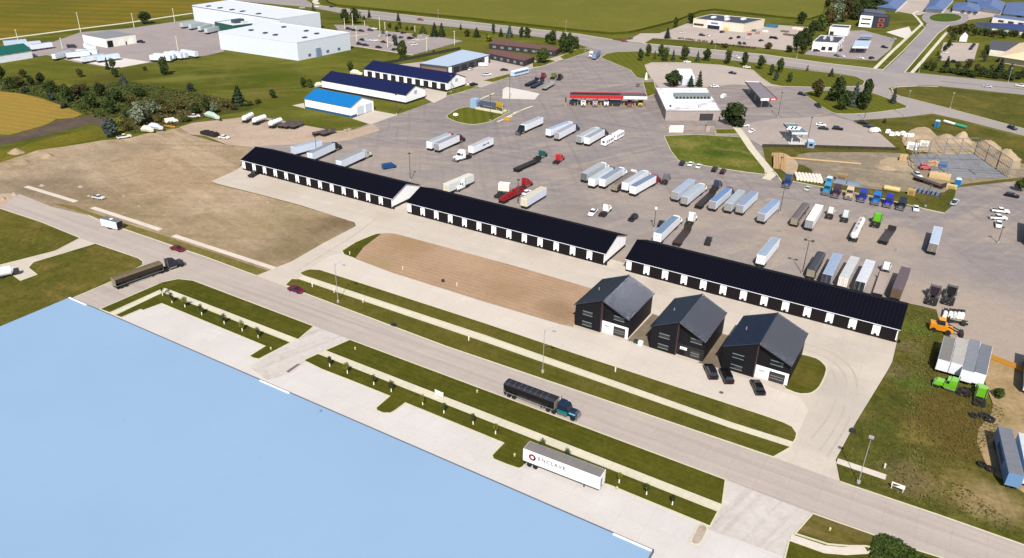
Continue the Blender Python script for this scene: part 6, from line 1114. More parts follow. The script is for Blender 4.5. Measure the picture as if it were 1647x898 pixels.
trees([(504, 18, 13, 7, 'fir', 'olive'), (555.5, 37.5, 23, 18, 'round', 'dark'), (571, 38.5, 25, 20, 'round', 'dark'), (586, 36.5, 12, 7, 'round', 'dark'), (594, 28.5, 14, 8, 'fir', 'fir'), (616.5, 55, 9, 9, 'bush', 'yellow'), (627, 46, 9, 9, 'round', 'dark'), (638.5, 52, 11, 9, 'round', 'dark'), (640.7, 34, 15, 7, 'fir', 'fir'), (643.5, 46, 11, 9, 'round', 'dark'), (654.5, 49, 7, 7, 'bush', 'dark'), (663, 49, 7, 8, 'bush', 'dark'), (668, 64, 12, 12, 'round', 'yellow'), (680.6, 55, 15, 14, 'fir', 'mid'), (699, 59, 23, 14, 'fir', 'fir'), (710.5, 59.5, 23, 13, 'fir', 'fir'), (741, 48, 11, 6, 'fir', 'fir'), (752, 59, 11, 14, 'round', 'olive'), (766.5, 60, 16, 13, 'fir', 'fir'), (787.5, 67, 13, 17, 'round', 'yellow'), (793.5, 54, 15, 7, 'round', 'dark'), (805.5, 59, 14, 9, 'fir', 'fir'), (819.5, 60.5, 22, 14, 'fir', 'blue'), (838.5, 61, 18, 10, 'round', 'dark'), (848, 61, 16, 14, 'round', 'dark'), (635.5, 74, 18, 11, 'round', 'blue')], D, 'along the staff parking and highway verge', 'trees by the staff parking')
trees([(880, 69, 15, 10, 'round', 'dark'), (889, 72.5, 23, 16, 'round', 'dark'), (905, 86, 34, 16, 'round', 'dark'), (915.5, 86, 30, 20, 'round', 'dark'), (926, 79, 20, 15, 'round', 'mid')], D, 'in the group at the end of the motel', 'trees at the end of the motel')
tree((872.5, 101.5), 24, 27, 'round', 'mid', 'wide green tree before the shorter motel wing'); tree((647.5, 97), 30, 18, 'round', 'mid', 'tall green tree at the corner of the staff parking wall'); tree((697.6, 87), 7, 6, 'bush', 'dark', 'small bush on the verge behind the repair shop')
trees([(3, 131, 24, 18, 'round', 'dark'), (17, 144, 20, 20, 'round', 'dark'), (31, 139, 18, 19, 'bush', 'olive'), (37, 125, 14, 15, 'bush', 'olive'), (51, 138, 15, 15, 'round', 'dark'), (66, 136, 18, 18, 'round', 'dark'), (82, 150, 20, 26, 'round', 'dark'), (83.5, 162, 12, 15, 'bush', 'blue'), (40, 149, 8, 18, 'bush', 'blue'), (109, 165, 30, 23, 'round', 'dark'), (124, 156, 19, 23, 'round', 'olive'), (134, 147, 14, 18, 'bush', 'olive'), (148, 175, 28, 21, 'round', 'dark'), (161, 156, 22, 20, 'round', 'dark'), (177, 184, 31, 25, 'round', 'dark'), (190, 166, 22, 22, 'round', 'dark'), (212, 171, 17, 20, 'round', 'olive'), (226, 156, 14, 26, 'round', 'dark'), (131, 178, 10, 16, 'bush', 'mid'), (160, 188, 9, 20, 'bush', 'mid'), (205, 190, 18, 18, 'bush', 'mid'), (104, 174, 9, 16, 'bush', 'blue')],
      D, 'in the thicket by the ripe field', 'trees and bushes of the thicket')
trees([(226.5, 201, 36, 34, 'round', 'silver'), (246, 186, 25, 26, 'round', 'silver'), (180, 220, 28, 31, 'round', 'blue'), (192, 201, 12, 14, 'bush', 'yellow'), (206, 211, 13, 16, 'bush', 'olive'), (258, 197, 16, 22, 'bush', 'olive'), (272, 184, 18, 22, 'bush', 'olive'), (254, 168, 9, 26, 'bush', 'olive'), (292, 176, 13, 24, 'bush', 'olive'), (307, 148, 14, 15, 'round', 'blue'), (316, 184, 18, 20, 'round', 'dark'), (334, 180, 22, 18, 'round', 'dark'), (345, 183, 18, 18, 'round', 'silver'), (364, 174, 11, 16, 'bush', 'olive'), (376, 177, 9, 14, 'bush', 'olive'), (399, 170, 8, 18, 'bush', 'mid'), (416, 166, 6, 14, 'bush', 'mid'), (300, 196, 9, 20, 'bush', 'mid')],
      D, 'in the thicket along the gravel yard', 'trees and bushes by the gravel yard')
# ground cover of the thicket
sc_pts = []; rr = random.Random(5); m = MB()
pl = [XY(*p) for p in [(-60, 140), (0, 130), (110, 144), (200, 132), (300, 148), (395, 165), (330, 188), (280, 202), (215, 214), (190, 204), (60, 154), (0, 146)]]
def inside(x, y, q):
    c = False; j = len(q) - 1
    for i in range(len(q)):
        if (q[i][1] > y) != (q[j][1] > y) and x < (q[j][0] - q[i][0]) * (y - q[i][1]) / (q[j][1] - q[i][1]) + q[i][0]: c = not c
        j = i
    return c
x0, x1, y0, y1 = min(p[0] for p in pl), max(p[0] for p in pl), min(p[1] for p in pl), max(p[1] for p in pl)
n = 0
while n < 6500:
    x, y = rr.uniform(x0, x1), rr.uniform(y0, y1)
    if inside(x, y, pl):
        z = rr.random() ** 2 * 1.1; quad(m, Vector((x, y, .1 + z)), Vector((rr.gauss(0, .4), rr.gauss(0, .4) - .3, 1)), .3 + .4 * rr.random(), rr.choice((1, 2, 2, 4) if x > -335 + rr.gauss(0, 14) else (0, 3, 3, 5)), rr); n += 1
tag(m.build('undergrowth', [leafmat('brush_dark', (62, 74, 34)), leafmat('brush_brown', (98, 84, 52)), leafmat('brush_olive', (88, 82, 44)), leafmat('brush_green', (76, 86, 38)), leafmat('brush_tan', (110, 94, 60)), leafmat('brush_light', (88, 94, 42))]), 'low mixed undergrowth and tall weeds of the thicket', 'undergrowth', kind='stuff')
pl = [XY(*p) for p in [(1485, 560), (1510, 555), (1524, 600), (1560, 640), (1620, 660), (1600, 700), (1560, 760), (1500, 760), (1470, 690), (1480, 620)]]; m = MB(); n = 0
x0, x1, y0, y1 = min(p[0] for p in pl), max(p[0] for p in pl), min(p[1] for p in pl), max(p[1] for p in pl)
cx, cy = P(1530, 680).x, P(1530, 680).y
while n < 3600:
    x, y = rr.gauss(cx, 9), rr.gauss(cy, 13)
    if inside(x, y, pl): quad(m, Vector((x, y, .2 + rr.random() ** 2 * .5)), Vector((rr.gauss(0, .35), rr.gauss(0, .35) - .3, 1)), .06 + .12 * rr.random(), rr.choice((0, 1, 1, 2, 3)), rr); n += 1
tag(m.build('tall_weeds', [leafmat('weed_brown', (110, 96, 48)), leafmat('weed_olive', (104, 92, 44)), leafmat('weed_green', (96, 94, 40)), leafmat('weed_straw', (118, 104, 56))]), 'tall brown and green weeds beside the trailer block', 'weeds', kind='stuff')
tree((1606, 640), 14, 24, 'bush', 'mid', 'low green bush on the dry ground of the storage yard', name='bush')
hp = [XY(*p) for p in [(1402, 874), (1408, 863), (1424, 862), (1448, 872), (1466, 884), (1480, 893), (1496, 902), (1480, 930), (1398, 925)]]; m = MB(); n = 0
x0, x1, y0, y1 = min(p[0] for p in hp), max(p[0] for p in hp), min(p[1] for p in hp), max(p[1] for p in hp)
while n < 2600:
    x, y = rr.uniform(x0, x1), rr.uniform(y0, y1)
    if inside(x, y, hp): quad(m, Vector((x, y, .2 + rr.random() * .4)), Vector((rr.gauss(0, .5), rr.gauss(0, .5), 1)), .14 + .16 * rr.random(), rr.choice((0, 0, 1, 2)), rr); n += 1
tag(m.build('shrub_bed', [leafmat('shrub', (58, 74, 26)), leafmat('shrub_dark', (42, 58, 20)), leafmat('shrub_light', (76, 92, 32))]), 'dense dark green shrub bed at the bottom edge beside the road', 'shrubs', kind='stuff')
bp = [XY(*p) for p in [(1465, 492), (1482, 495), (1500, 503), (1512, 540), (1500, 590), (1486, 640), (1480, 700), (1490, 745), (1560, 790), (1640, 850), (1647, 868), (1512, 824), (1360, 770), (1352, 745), (1375, 700), (1385, 682), (1434, 600), (1446, 556)]]; m = MB(); n = 0
x0, x1, y0, y1 = min(p[0] for p in bp), max(p[0] for p in bp), min(p[1] for p in bp), max(p[1] for p in bp); ea, eb = P(1478, 560), P(1474, 745)
while n < 5000:
    x, y = rr.uniform(x0, x1), rr.uniform(y0, y1)
    if inside(x, y, bp):
        wa, wb = P(1346, 742.5), P(1424.5, 769); wt = max(0, min(1, ((x - wa.x) * (wb.x - wa.x) + (y - wa.y) * (wb.y - wa.y)) / ((wb.x - wa.x) ** 2 + (wb.y - wa.y) ** 2)))
        if math.hypot(x - wa.x - wt * (wb.x - wa.x), y - wa.y - wt * (wb.y - wa.y)) < 1.2: continue
        f = (y - eb.y) / (ea.y - eb.y); ex = eb.x + (ea.x - eb.x) * f; pale = abs(x - ex) < 1.5 + rr.random() * 1.5
        quad(m, Vector((x, y, .18 + rr.random() ** 2 * (.5 if pale else .25))), Vector((rr.gauss(0, .4), rr.gauss(0, .4) - .2, 1)), .06 + .16 * rr.random(), rr.choice((3, 4, 4) if pale else (0, 0, 1, 2, 3)), rr); n += 1
tag(m.build('bank_weeds', [leafmat('bank_green', (86, 92, 36)), leafmat('bank_olive', (98, 94, 42)), leafmat('bank_fresh', (90, 104, 40)), leafmat('bank_straw', (112, 106, 54)), leafmat('bank_pale', (134, 128, 72))]), 'rough weeds and straw coloured grass of the right-hand bank', 'weeds', kind='stuff')
# saplings with white trunk guards
for rows, txt in (([(277, 488), (298, 495), (325, 507.5), (361, 522), (390, 533.5), (415.5, 544)], 'in the strip near the corner'), ([(530.6, 590.5), (559, 601.5), (601.4, 620), (629.5, 631), (680, 652), (714, 665.5), (761, 683.5), (797, 699), (872, 724), (912, 739), (995.5, 777.5), (1039.6, 796.5), (1081, 813)], 'along the loading apron')):
    for i, b in enumerate(rows): tree(b, 18, 13 if i % 2 else 11, 'thin', 'yellow' if i % 3 == 1 else ('mid' if i % 3 else 'dark'), 'young sapling with white trunk guard, %s from the left %s' % (ORD[i + 1], txt), 'young trees with white trunk guards', 'sapling', 'sapling', True)
tree((262, 476), 20, 11, 'thin', 'yellow', 'yellow-green sapling at the bend of the sidewalk', 'young trees with white trunk guards', 'sapling', 'sapling', True)

# ------------------------------------------------------------------ lamps, signs, small things
POLE = paint((92, 86, 84), .6); POLEW = paint((236, 228, 206), .6); POLEG = paint((176, 178, 180), .5)
def lamp(b, tpx, label, kind='box', mat=POLE, group='yard lamps of the truck lot', r=.11):
    H = height(b, tpx); t = thing('lamp_post', label, 'lamp post', P(*b), 0, group)
    part(t, 'pole', 'l%.1f%.2f' % (H, r), lambda m: m.tube((0, 0, 0), (0, 0, H), r * 1.3, r * .8, 8), mat); part(t, 'base', 'l', lambda m: m.tube((0, 0, 0), (0, 0, .7), .35, .35, 10), paint((190, 186, 176), .8))
    if kind == 'box': part(t, 'lamp_head', 'lb', lambda m: m.box(-.45, .45, -.3, .3, -.15, .2), mat, (0, 0, H))
    elif kind == 'double':
        for s in (-1, 1): part(t, 'lamp_head', 'ld%d' % s, lambda m: (m.box(min(0, s * 1.0), max(0, s * 1.0), -.06, .06, -.1, .02), m.box(s * 1.0 - .4, s * 1.0 + .4, -.35, .35, -.2, .25)), mat, (0, 0, H))
    elif kind == 'globe': part(t, 'lamp_head', 'lg', lambda m: m.tube((0, 0, -.2), (0, 0, .45), .45, .35, 10), paint((246, 244, 240), .5), (0, 0, H))
    elif kind == 'arm':
        def arm(m):
            q = [(0, 0, 0), (.2, .25, .6), (.7, .9, 1.0), (1.3, 1.7, 1.15)]
            for a, c in zip(q, q[1:]): m.tube(a, c, .07, .06, 6)
        part(t, 'arm', 'la', arm, mat, (0, 0, H - 1.0)); part(t, 'lamp_head', 'la', lambda m: m.box(1.1, 1.9, 1.5, 2.0, .05, .25), mat, (0, 0, H - 1.0))
    return t
for b, tp, kd, lb in [((509.4, 250), (506.4, 220), 'box', 'yard lamp standing behind the trailers at the left shed'), ((660, 290.5), (656.8, 247.5), 'box', 'yard lamp behind the joint of the left and middle sheds'), ((832.7, 331), (830.5, 290), 'box', 'yard lamp beside the cream-topped trailer'), ((1051.5, 369), (1053.5, 336), 'globe', 'yard lamp with white head left of the right shed'), ((1254, 343), (1258, 300), 'box', 'tall yard lamp beside the lone blue-roofed trailer'), ((1251.5, 287), (1255.5, 254), 'box', 'lamp at the corner of the footpath and site'), ((1290, 441), (1298.6, 388), 'double', 'double-headed yard lamp behind the right shed'),
        ((788.4, 194.5), (787.4, 154), 'box', 'lamp on the lawn island'), ((819.5, 159.5), (821, 124), 'box', 'lamp at the pale slab'), ((638, 184.5), (637.6, 153), 'box', 'lamp at the drive of the blue-roofed shed'), ((1251, 189), (1257, 149.5), 'box', 'lamp right of the petrol canopy'), ((1297.8, 231.5), (1304.6, 189.5), 'box', 'lamp by the teal canopy'), ((1389.6, 192.5), (1392, 168), 'box', 'lamp at the lower edge of the tree lawn'), ((1488, 332.5), (1494, 299), 'box', 'lamp at the corner of the building site'), ((1456.6, 229.5), (1463, 192), 'box', 'lamp beside the white bags'), ((726, 149), (725, 122), 'box', 'lamp before the gable of the door shed')]: lamp(b, tp, lb, kd)
lamp((544, 487), (541, 425), 'curved street lamp near the tip of the grass strips', 'arm', POLEG, 'street lamps on the main road', .07); lamp((872.7, 600), (872.5, 532), 'curved street lamp on the grass strip above the grain truck', 'arm', POLEG, 'street lamps on the main road', .07); lamp((1380, 778), (1408, 706), 'grey street lamp in the weedy bank at lower right', 'box', POLEG, 'street lamps on the main road', .07)
for i, (b, tp) in enumerate([((30, 69), (25.6, 48.6)), ((101, 80.6), (95, 62)), ((130, 52.5), (122.8, 21.4)), ((216, 45.7), (211.4, 22.3)), ((281.3, 37), (277.8, 14.6)), ((288, 91.3), (282.7, 59.3))]): lamp(b, tp, 'cream lamp pole, %s from the left in the trailer yard' % ORD[i + 1], 'box', POLEW, 'cream poles of the trailer yard', .2)
for i, (b, tp) in enumerate([((554.8, 47.6), (554.3, 30.6)), ((567.6, 43), (566.7, 23)), ((574, 68), (573.5, 44)), ((586.6, 42.5), (586, 34)), ((611, 48.5), (610.6, 29)), ((619.4, 49), (618, 36.5)), ((623.7, 78), (622.8, 51)), ((667.5, 52.7), (667.5, 42.5)), ((686.6, 83.3), (686, 61)), ((731, 73), (730.8, 51))]): lamp(b, tp, 'cream lamp pole, %s from the left in the staff parking' % ORD[i + 1], 'box', POLEW, 'cream poles of the staff parking', .22)
for i, (b, tp) in enumerate([((705, 30), (705, 16)), ((909.7, 53), (909.7, 34)), ((941, 83), (941, 62)), ((1149.6, 81), (1149.6, 64)), ((1281, 94), (1281, 76)), ((1349.5, 130), (1356, 105)), ((1477.5, 117), (1480, 98)), ((1528, 174.5), (1536, 150)), ((1454, 187), (1463, 147)), ((1621, 133), (1628, 110))]): lamp(b, tp, 'thin grey street lamp, %s from the left along the highway' % ORD[i + 1], 'box', POLEG, 'thin street lamps along the highway', .09)
# sign boards
def board(b, label, w, h, z, cols, face=None, rz=-.05, legs=2):
    t = thing('sign', label, 'sign', P(*b), rz); m = MB()
    for k in range(legs):
        x = (-w / 2 + .15 + k * (w - .3) / max(1, legs - 1)); part(t, 'post', 's%.1f' % z, lambda m: m.box(-.07, .07, -.05, .05, 0, z + h), paint((236, 232, 224), .6), (x, .08, 0))
    MB().box(-w / 2, w / 2, -.06, .02, z, z + h).build('panel', paint(cols, .5), t)
    if face: face(t)
    return t
board((706.5, 640), 'blank white sign board on the planted strip', 2.3, 1.25, .5, (250, 250, 250))
def estate(t):
    MB().box(-.95, -.1, -.09, -.06, 1.25, 1.55).build('emblem', paint((150, 60, 60), .5), t); MB().box(-1.0, -.3, -.09, -.06, 1.08, 1.2).build('emblem', paint((120, 70, 66), .5), t); MB().box(-.5, .3, -.1, -.07, 1.45, 1.6).build('emblem', paint((70, 66, 70), .5), t)
board((1442, 790.5), 'white sign with reddish emblem on two posts beside the road', 2.3, .85, .95, (250, 246, 240), estate)
t = board((803, 183), 'yellow board sign on dark posts at the lawn island', 5.2, 2.6, 3.0, (232, 196, 40), None, -.35); MB().box(-2.2, 2.2, -.1, -.06, 3.6, 4.3).build('lettering', paint((214, 176, 36), .5), t)
t = thing('price_kiosk', 'pale blue kiosk with grey canopy on the lawn island', 'kiosk', P(784, 177)); part(t, 'wall', 'pk', lambda m: m.box(-9, -5.5, -2, 2, 0, 4.6), paint((170, 200, 232), .5)); part(t, 'roof', 'pk', lambda m: m.taper(-5, 9, -2.2, 2.2, 2.6, -4, 7, -.6, .6, 4), paint((70, 82, 112), .6)); part(t, 'base', 'pk', lambda m: m.box(-5.5, 10, -2.6, 2.6, 0, .9), paint((232, 224, 190), .7)); part(t, 'post', 'pk', lambda m: (m.box(-4, -3.6, -1.5, 1.5, .8, 3), m.box(7, 7.4, -1.5, 1.5, .8, 3)), POLEG)
t = thing('barrier', 'orange-yellow barrier at the tip of the lawn island', 'barrier', P(815, 194)); part(t, 'panel', 'br', lambda m: m.box(-1.6, 1.6, -.3, .3, .2, 1.6), paint((238, 180, 60), .6)); part(t, 'foot', 'br', lambda m: m.box(-1.7, 1.7, -.5, .5, 0, .22), paint((200, 150, 60), .6))
# small posts and boxes
def post(b, label, name, cat, fn, mat, group=None):
    t = tag(place(name, None, None, P(*b)), label, cat, group); part(t, 'body', name + cat + group if group else name, fn, mat); return t
WM = paint((244, 240, 226), .6)
xs = [502.7, 537.7, 584, 754, 989.5, 1431]
for i, b in enumerate([(502.7, 462), (537.7, 471), (584, 487), (754, 548.5), (989.5, 598.5), (1422, 754)]): o = MB().tube((0, 0, 0), (0, 0, 1.1), .16, .14, 8).tube((0, 0, 1.1), (0, 0, 1.25), .2, .1, 8).build('marker_post', WM, None, P(*b)); tag(o, 'white marker post, %s from the left along the main road' % ORD[i + 1], 'post', 'white marker posts by the main road')
for i, b in enumerate([(562.7, 410), (648, 434), (735, 460.5)]): o = MB().tube((0, 0, 0), (0, 0, 1.0), .15, .13, 8).tube((0, 0, 1), (0, 0, 1.1), .18, .1, 8).build('marker_post', paint((250, 232, 196), .6), None, P(*b)); tag(o, 'cream stake, %s from the left at the front of the seeded soil' % ORD[i + 1], 'post', 'cream stakes at the seeded soil')
HYD = paint((214, 206, 160), .6)
for i, b in enumerate([(571.5, 563), (767.5, 632), (827.5, 734.5), (436, 563), (1334, 854), (992, 788)]):
    o = MB().tube((0, 0, 0), (0, 0, .6), .2, .2, 8).tube((0, 0, .6), (0, 0, .8), .26, .12, 8).build('hydrant', HYD, None, P(*b)); tag(o, 'low pale utility stub, %s in the south grass strips' % ORD[[436, 571.5, 767.5, 827.5, 992, 1334].index(b[0]) + 1], 'hydrant', 'utility stubs in the south grass')
DKB = paint((40, 42, 46), .7)
for b, lb in [((633.5, 524.5), 'dark street drain box at the kerb of the main road'), ((1371, 695), 'black bin bag lying at the edge of the apron')]: o = MB().taper(-.7, .7, -.5, .5, 0, -.45, .45, -.35, .35, .8).taper(-.3, .3, -.25, .25, .8, -.1, .1, -.1, .1, 1.0).build('black_bag' if 'bag' in lb else 'drain_box', DKB, None, P(*b)); tag(o, lb, 'bag' if 'bag' in lb else 'drain box')
o = MB().box(-.55, .55, -.4, .4, 0, 1.0).box(-.58, .58, -.43, .43, 1.0, 1.08).build('utility_box', paint((240, 240, 240), .5), None, P(1030, 555)); tag(o, 'white utility cabinet between the left and middle black houses', 'cabinet')
o = MB().box(-.5, .5, -.4, .4, 0, .8).box(-.55, .55, -.45, .45, .8, .88).build('utility_box', paint((52, 74, 52), .6), None, P(1023, 552)); tag(o, 'dark green utility cabinet behind the white cabinet', 'cabinet')
o = MB().tube((0, 0, 0), (0, 0, .05), .5, .5, 12).tube((0, 0, .05), (0, 0, .09), .38, .36, 12).build('manhole_cover', paint((110, 106, 100), .8), None, (P(1160, 632).x, P(1160, 632).y, .05)); tag(o, 'round manhole cover on the concrete below the black cars', 'manhole')

# building site
def at4(q, u, v): return q[0].lerp(q[1], u).lerp(q[3].lerp(q[2], u), v)
Q = [P(1472, 275), P(1620, 285.5), P(1567, 248), P(1467, 251)]
sheet('building_slab', [(1527, 287.5), (1621, 286), (1568, 248), (1468, 250), (1473, 270), (1500, 276)], SLAB, .14)
t = thing('steel_frame', 'open grey steel frame of a new hall on the building site', 'steel frame', P(1540, 268)); c = t.location; IRON = paint((146, 146, 152), .6); Hh = 7.2
q = [p - c for p in Q]
for i, (u, v) in enumerate([(0, 0), (.33, 0), (.66, 0), (1, 0), (0, 1), (.25, 1), (.5, 1), (.75, 1), (1, 1), (1, .33), (1, .66), (0, .5)]):
    p = at4(q, u, v); part(t, 'column', 'sf', lambda m: m.box(-.18, .18, -.18, .18, 0, Hh), IRON, (p.x, p.y, 0))
for a, b in [((0, 0), (1, 0)), ((0, 1), (1, 1)), ((1, 0), (1, 1)), ((0, 0), (0, 1)), ((0, .5), (1, .5))]:
    p, r = at4(q, *a), at4(q, *b)
    for z in ((Hh, Hh * .52) if a != (0, .5) else (Hh,)): MB().tube((p.x, p.y, z), (r.x, r.y, z), .14, .14, 4).build('beam', IRON, t)
for k in range(1, 7):
    a, b = at4(q, k / 7, 0), at4(q, k / 7, 1); MB().tube((a.x, a.y, Hh * .98), (b.x, b.y, Hh * .98), .09, .09, 4).build('purlin', IRON, t)
for k in range(26): p = at4(q, 1, k / 26); part(t, 'stud', 'sf', lambda m: m.box(-.07, .07, -.07, .07, 0, Hh), paint((150, 140, 128), .7), (p.x, p.y, 0))
for k in range(5):
    p = at4(q, .05 + k * .05, .1 + k * .12); r = at4(q, .12 + k * .04, .02 + .1 * k); MB().tube((p.x, p.y, 0), (r.x, r.y, Hh * .8), .08, .08, 4).build('brace', IRON, t)
WOOD = paint((222, 190, 140), .8, 0, .1)
def stack(px, label, w, d, h, mat, rz=0, name='timber_stack', cat='timber'):
    t = thing(name, label, cat, P(*px), rz); n = max(2, int(w / .9))
    for k in range(3): MB().box(-w / 2, w / 2, -d / 2 + k * d / 2.6, -d / 2 + k * d / 2.6 + .15, 0, .18).build('bearer', paint((140, 116, 86), .9), t)
    m = MB(); [m.box(-w / 2 + k * w / n + .03, -w / 2 + (k + 1) * w / n - .03, -d / 2, d / 2, .18, .18 + h * (.82 + .18 * ((k * 7) % 3) / 2)) for k in range(n)]; m.build('stack', mat, t); return t
stack((1511, 286.5), 'pale plywood stack before the steel frame', 7.5, 5, 1.6, paint((238, 206, 150), .8)); stack((1500, 266), 'tan plywood stack inside the steel frame', 4, 4, 1.6, WOOD); stack((1452, 258), 'tan timber pile left of the steel frame', 2.6, 4, 2.4, WOOD); stack((1253, 263), 'leaning pile of roof trusses beside the footpath', 5, 16, 2.0, paint((206, 166, 118), .85), .25)
o = stack((1315, 259), 'long bundle of timber lying across the building site', .8, 34, .5, paint((232, 196, 140), .8), -1.25)
stack((1516, 268), 'blue covered pallet inside the steel frame', 3, 2.5, 1.6, paint((70, 120, 178), .6), 0, 'pallet', 'pallet')
t = thing('boom_lift', 'pinkish red lift machine in the steel frame', 'lift', P(1487, 273), .4); part(t, 'chassis', 'bl', lambda m: m.box(-2.2, 2.2, -1, 1, .5, 1.4), paint((216, 110, 110), .5)); part(t, 'turret', 'bl', lambda m: m.box(-1.8, .4, -.9, .9, 1.4, 2.5), paint((226, 130, 128), .5)); part(t, 'boom', 'bl', lambda m: m.tube((-1, 0, 2.4), (3.6, .4, 3.3), .25), paint((206, 90, 92), .5))
for x in (-1.5, 1.5):
    for y in (-1, 1): wheel(t, x, y, .5, .4)
semi2 = trailer((1482, 288), (1508, 297), 'dark flatbed trailer behind the white pickup on the site', (84, 62, 50), (84, 62, 50), 'flat', zt=1.2, L=12.5, group=None)
def portable(px, label, col):
    t = thing('portable_toilet', label, 'portable toilet', P(*px), .1); part(t, 'cabin', 'pt', lambda m: m.box(-.75, .75, -.75, .75, .1, 2.4), paint(col, .5)); part(t, 'roof', 'pt', lambda m: m.taper(-.8, .8, -.8, .8, 2.4, -.5, .5, -.5, .5, 2.75), paint((200, 226, 240), .5)); part(t, 'door', 'pt', lambda m: m.box(-.5, .5, -.8, -.74, .2, 2.2), paint((22, 120, 190), .5))
    t.scale = (1.35, 1.35, 1.2); return t
portable((1539, 299.5), 'bright blue portable toilet at the corner of the site', (16, 138, 208)); portable((1506, 204), 'blue portable toilet by the dirt heaps', (60, 150, 190)); portable((1332, 297), 'light blue portable toilet behind the light blue tractor', (70, 160, 200))
def heap(px, wpx, hpx, label, mat=SAND, name='dirt_heap', cat='dirt heap', seed=1):
    p = P(*px); a, u = ppm(p); w, h = wpx / a / 2, hpx / u; rr = random.Random(seed * 31 + int(px[0])); m = MB(); N = 18; rings = []
    for j, (f, g) in enumerate([(1, 0), (.8, .18), (.58, .5), (.34, .8), (.14, .97)]): rings.append([(w * f * (1 + rr.uniform(-.14, .14)) * math.cos(k * 6.283 / N), w * f * .8 * (1 + rr.uniform(-.14, .14)) * math.sin(k * 6.283 / N), h * g * (1 + rr.uniform(-.1, .1)) - (.06 if j == 0 else 0)) for k in range(N)])
    for A, B in zip(rings, rings[1:]):
        for k in range(N): m.face([A[k], A[(k + 1) % N], B[(k + 1) % N], B[k]])
    m.face(rings[-1]); o = m.build(name, mat, None, p, smooth=True); return tag(o, label, cat, 'dirt heaps' if cat == 'dirt heap' else None)
for i, (px, w, h) in enumerate([((1481, 222), 46, 7), ((1522, 226), 44, 10), ((1546, 226), 30, 14), ((1588, 236), 44, 10), ((1618, 254), 42, 14)]): heap(px, w, h, 'sandy dirt heap, %s from the left beyond the steel frame' % ORD[i + 1], SAND)
heap((1425, 270), 40, 5, 'low sandy mound left of the steel frame', SAND)
for i, (px, w, h) in enumerate([((26, 246), 30, 7), ((75, 252), 26, 7), ((36, 262), 32, 6)]): heap(px, w, h, 'soil heap, %s at the left edge of the dirt lot' % ORD[[26, 36, 75].index(px[0]) + 1], DIRT)
ROCK = paint((190, 170, 150), .9, 0, .25, mottle=((150, 130, 112), .5, .6))
for i, (px, w, h) in enumerate([((5, 321), 12, 5), ((23, 314), 16, 5), ((68, 299), 12, 3), ((130, 301), 12, 3)]): heap(px, w, h, 'pale boulder, %s from the left at the end of the road' % ORD[i + 1], ROCK, 'boulder', 'boulder')
for i, (px, w, h) in enumerate([((199, 315.5), 7, 1.5), ((224, 332), 7, 1.3), ((143, 315.5), 9, 2), ((431, 326), 8, 1.5)]): heap(px, w, h, 'small pale rubble pile, %s on the dirt lot' % ORD[[143, 199, 224, 431].index(px[0]) + 1], ROCK, 'rubble', 'rubble')
for i, x in enumerate([1282, 1287.5, 1293, 1298.5, 1304, 1309.5, 1315, 1320]):
    a, b = P(x - 3, 281.5 + i * .5), P(x + 1, 291 + i * .7); tag(MB().tube((a.x, a.y, .75), (b.x, b.y, .75), .62, .62, 12).tube((a.x, a.y, .75), (a.x, a.y - .1, .75), .5, .5, 12).build('concrete_pipe', paint((244, 228, 218), .7)), 'white pipe, %s from the left in the row inside the site fence' % ORD[i + 1], 'pipe', 'white pipes on the site')
for i, (x, y) in enumerate([(1428, 214), (1433.5, 218), (1442, 218), (1451.5, 217), (1459, 220), (1466.5, 221)]):
    o = MB().taper(-1.1, 1.1, -.9, .9, 0, -.95, .95, -.8, .8, 1.5).taper(-.6, .6, -.5, .5, 1.5, -.2, .2, -.2, .2, 1.8).build('bulk_bag', paint((244, 244, 240), .7), None, P(x, y), .3 * i); tag(o, 'white bulk bag, %s from the left beside the heaps' % ORD[i + 1], 'bag', 'white bulk bags')
for px, w, d, h, col, lb, nm, cat in [((1467, 240), 4.4, 2.4, 2.6, (250, 246, 246), 'white site cabin with two vents by the steel frame', 'site_cabin', 'cabin'), ((1486, 235), 3.4, 2, 2.0, (240, 238, 232), 'smaller white box by the steel frame', 'site_box', 'box'), ((1434, 308), 5.5, 1.8, 1.4, (236, 212, 140), 'long cream tank lying behind the tractors', 'storage_tank', 'tank'), ((1465, 314), 2.5, 1.6, 2.2, (216, 176, 104), 'small yellowish machine behind the black tractor', 'compressor', 'machine'), ((1353, 291), 4, 2.2, 2.6, (176, 146, 104), 'wooden crate by the row of pipes', 'crate', 'crate'), ((1530, 303), 3.6, 2, 1.2, (228, 206, 136), 'yellow barrier block beside the blue toilet', 'barrier', 'barrier')]:
    t = thing(nm, lb, cat, P(*px)); 
    if cat == 'tank': MB().tube((-w / 2, 0, 1.0), (w / 2, 0, 1.0), .95, .95, 12).build('tank', paint(col, .6), t); MB().box(-w / 2 + .5, w / 2 - .5, -.6, .6, 0, .25).build('cradle', CHASSIS, t)
    else: MB().box(-w / 2, w / 2, -d / 2, d / 2, .1, h).build('body', paint(col, .7), t); MB().box(-w / 2 - .05, w / 2 + .05, -d / 2 - .05, d / 2 + .05, h, h + .12).build('lid', paint(tuple(min(255, v + 6) for v in col), .7), t); MB().box(-w / 3, w / 3, -d / 2 - .05, -d / 2 + .02, .3, h * .8).build('panel', paint(tuple(int(v * .8) for v in col), .7), t)
t = thing('scrap_rack', 'grey-blue rack of steel sheets on the site verge', 'rack', P(1490, 311)); [part(t, 'sheet', 'rk', lambda m: m.taper(-.4, .5, -1.8, 1.8, .2, -.1, .8, -1.8, 1.8, 1.6), paint((128, 140, 164), .5), (-4 + k * 1.5, 0, 0)) for k in range(6)]; part(t, 'base', 'rk', lambda m: m.box(-5, 5, -2, 2, 0, .2), paint((50, 54, 66), .7))
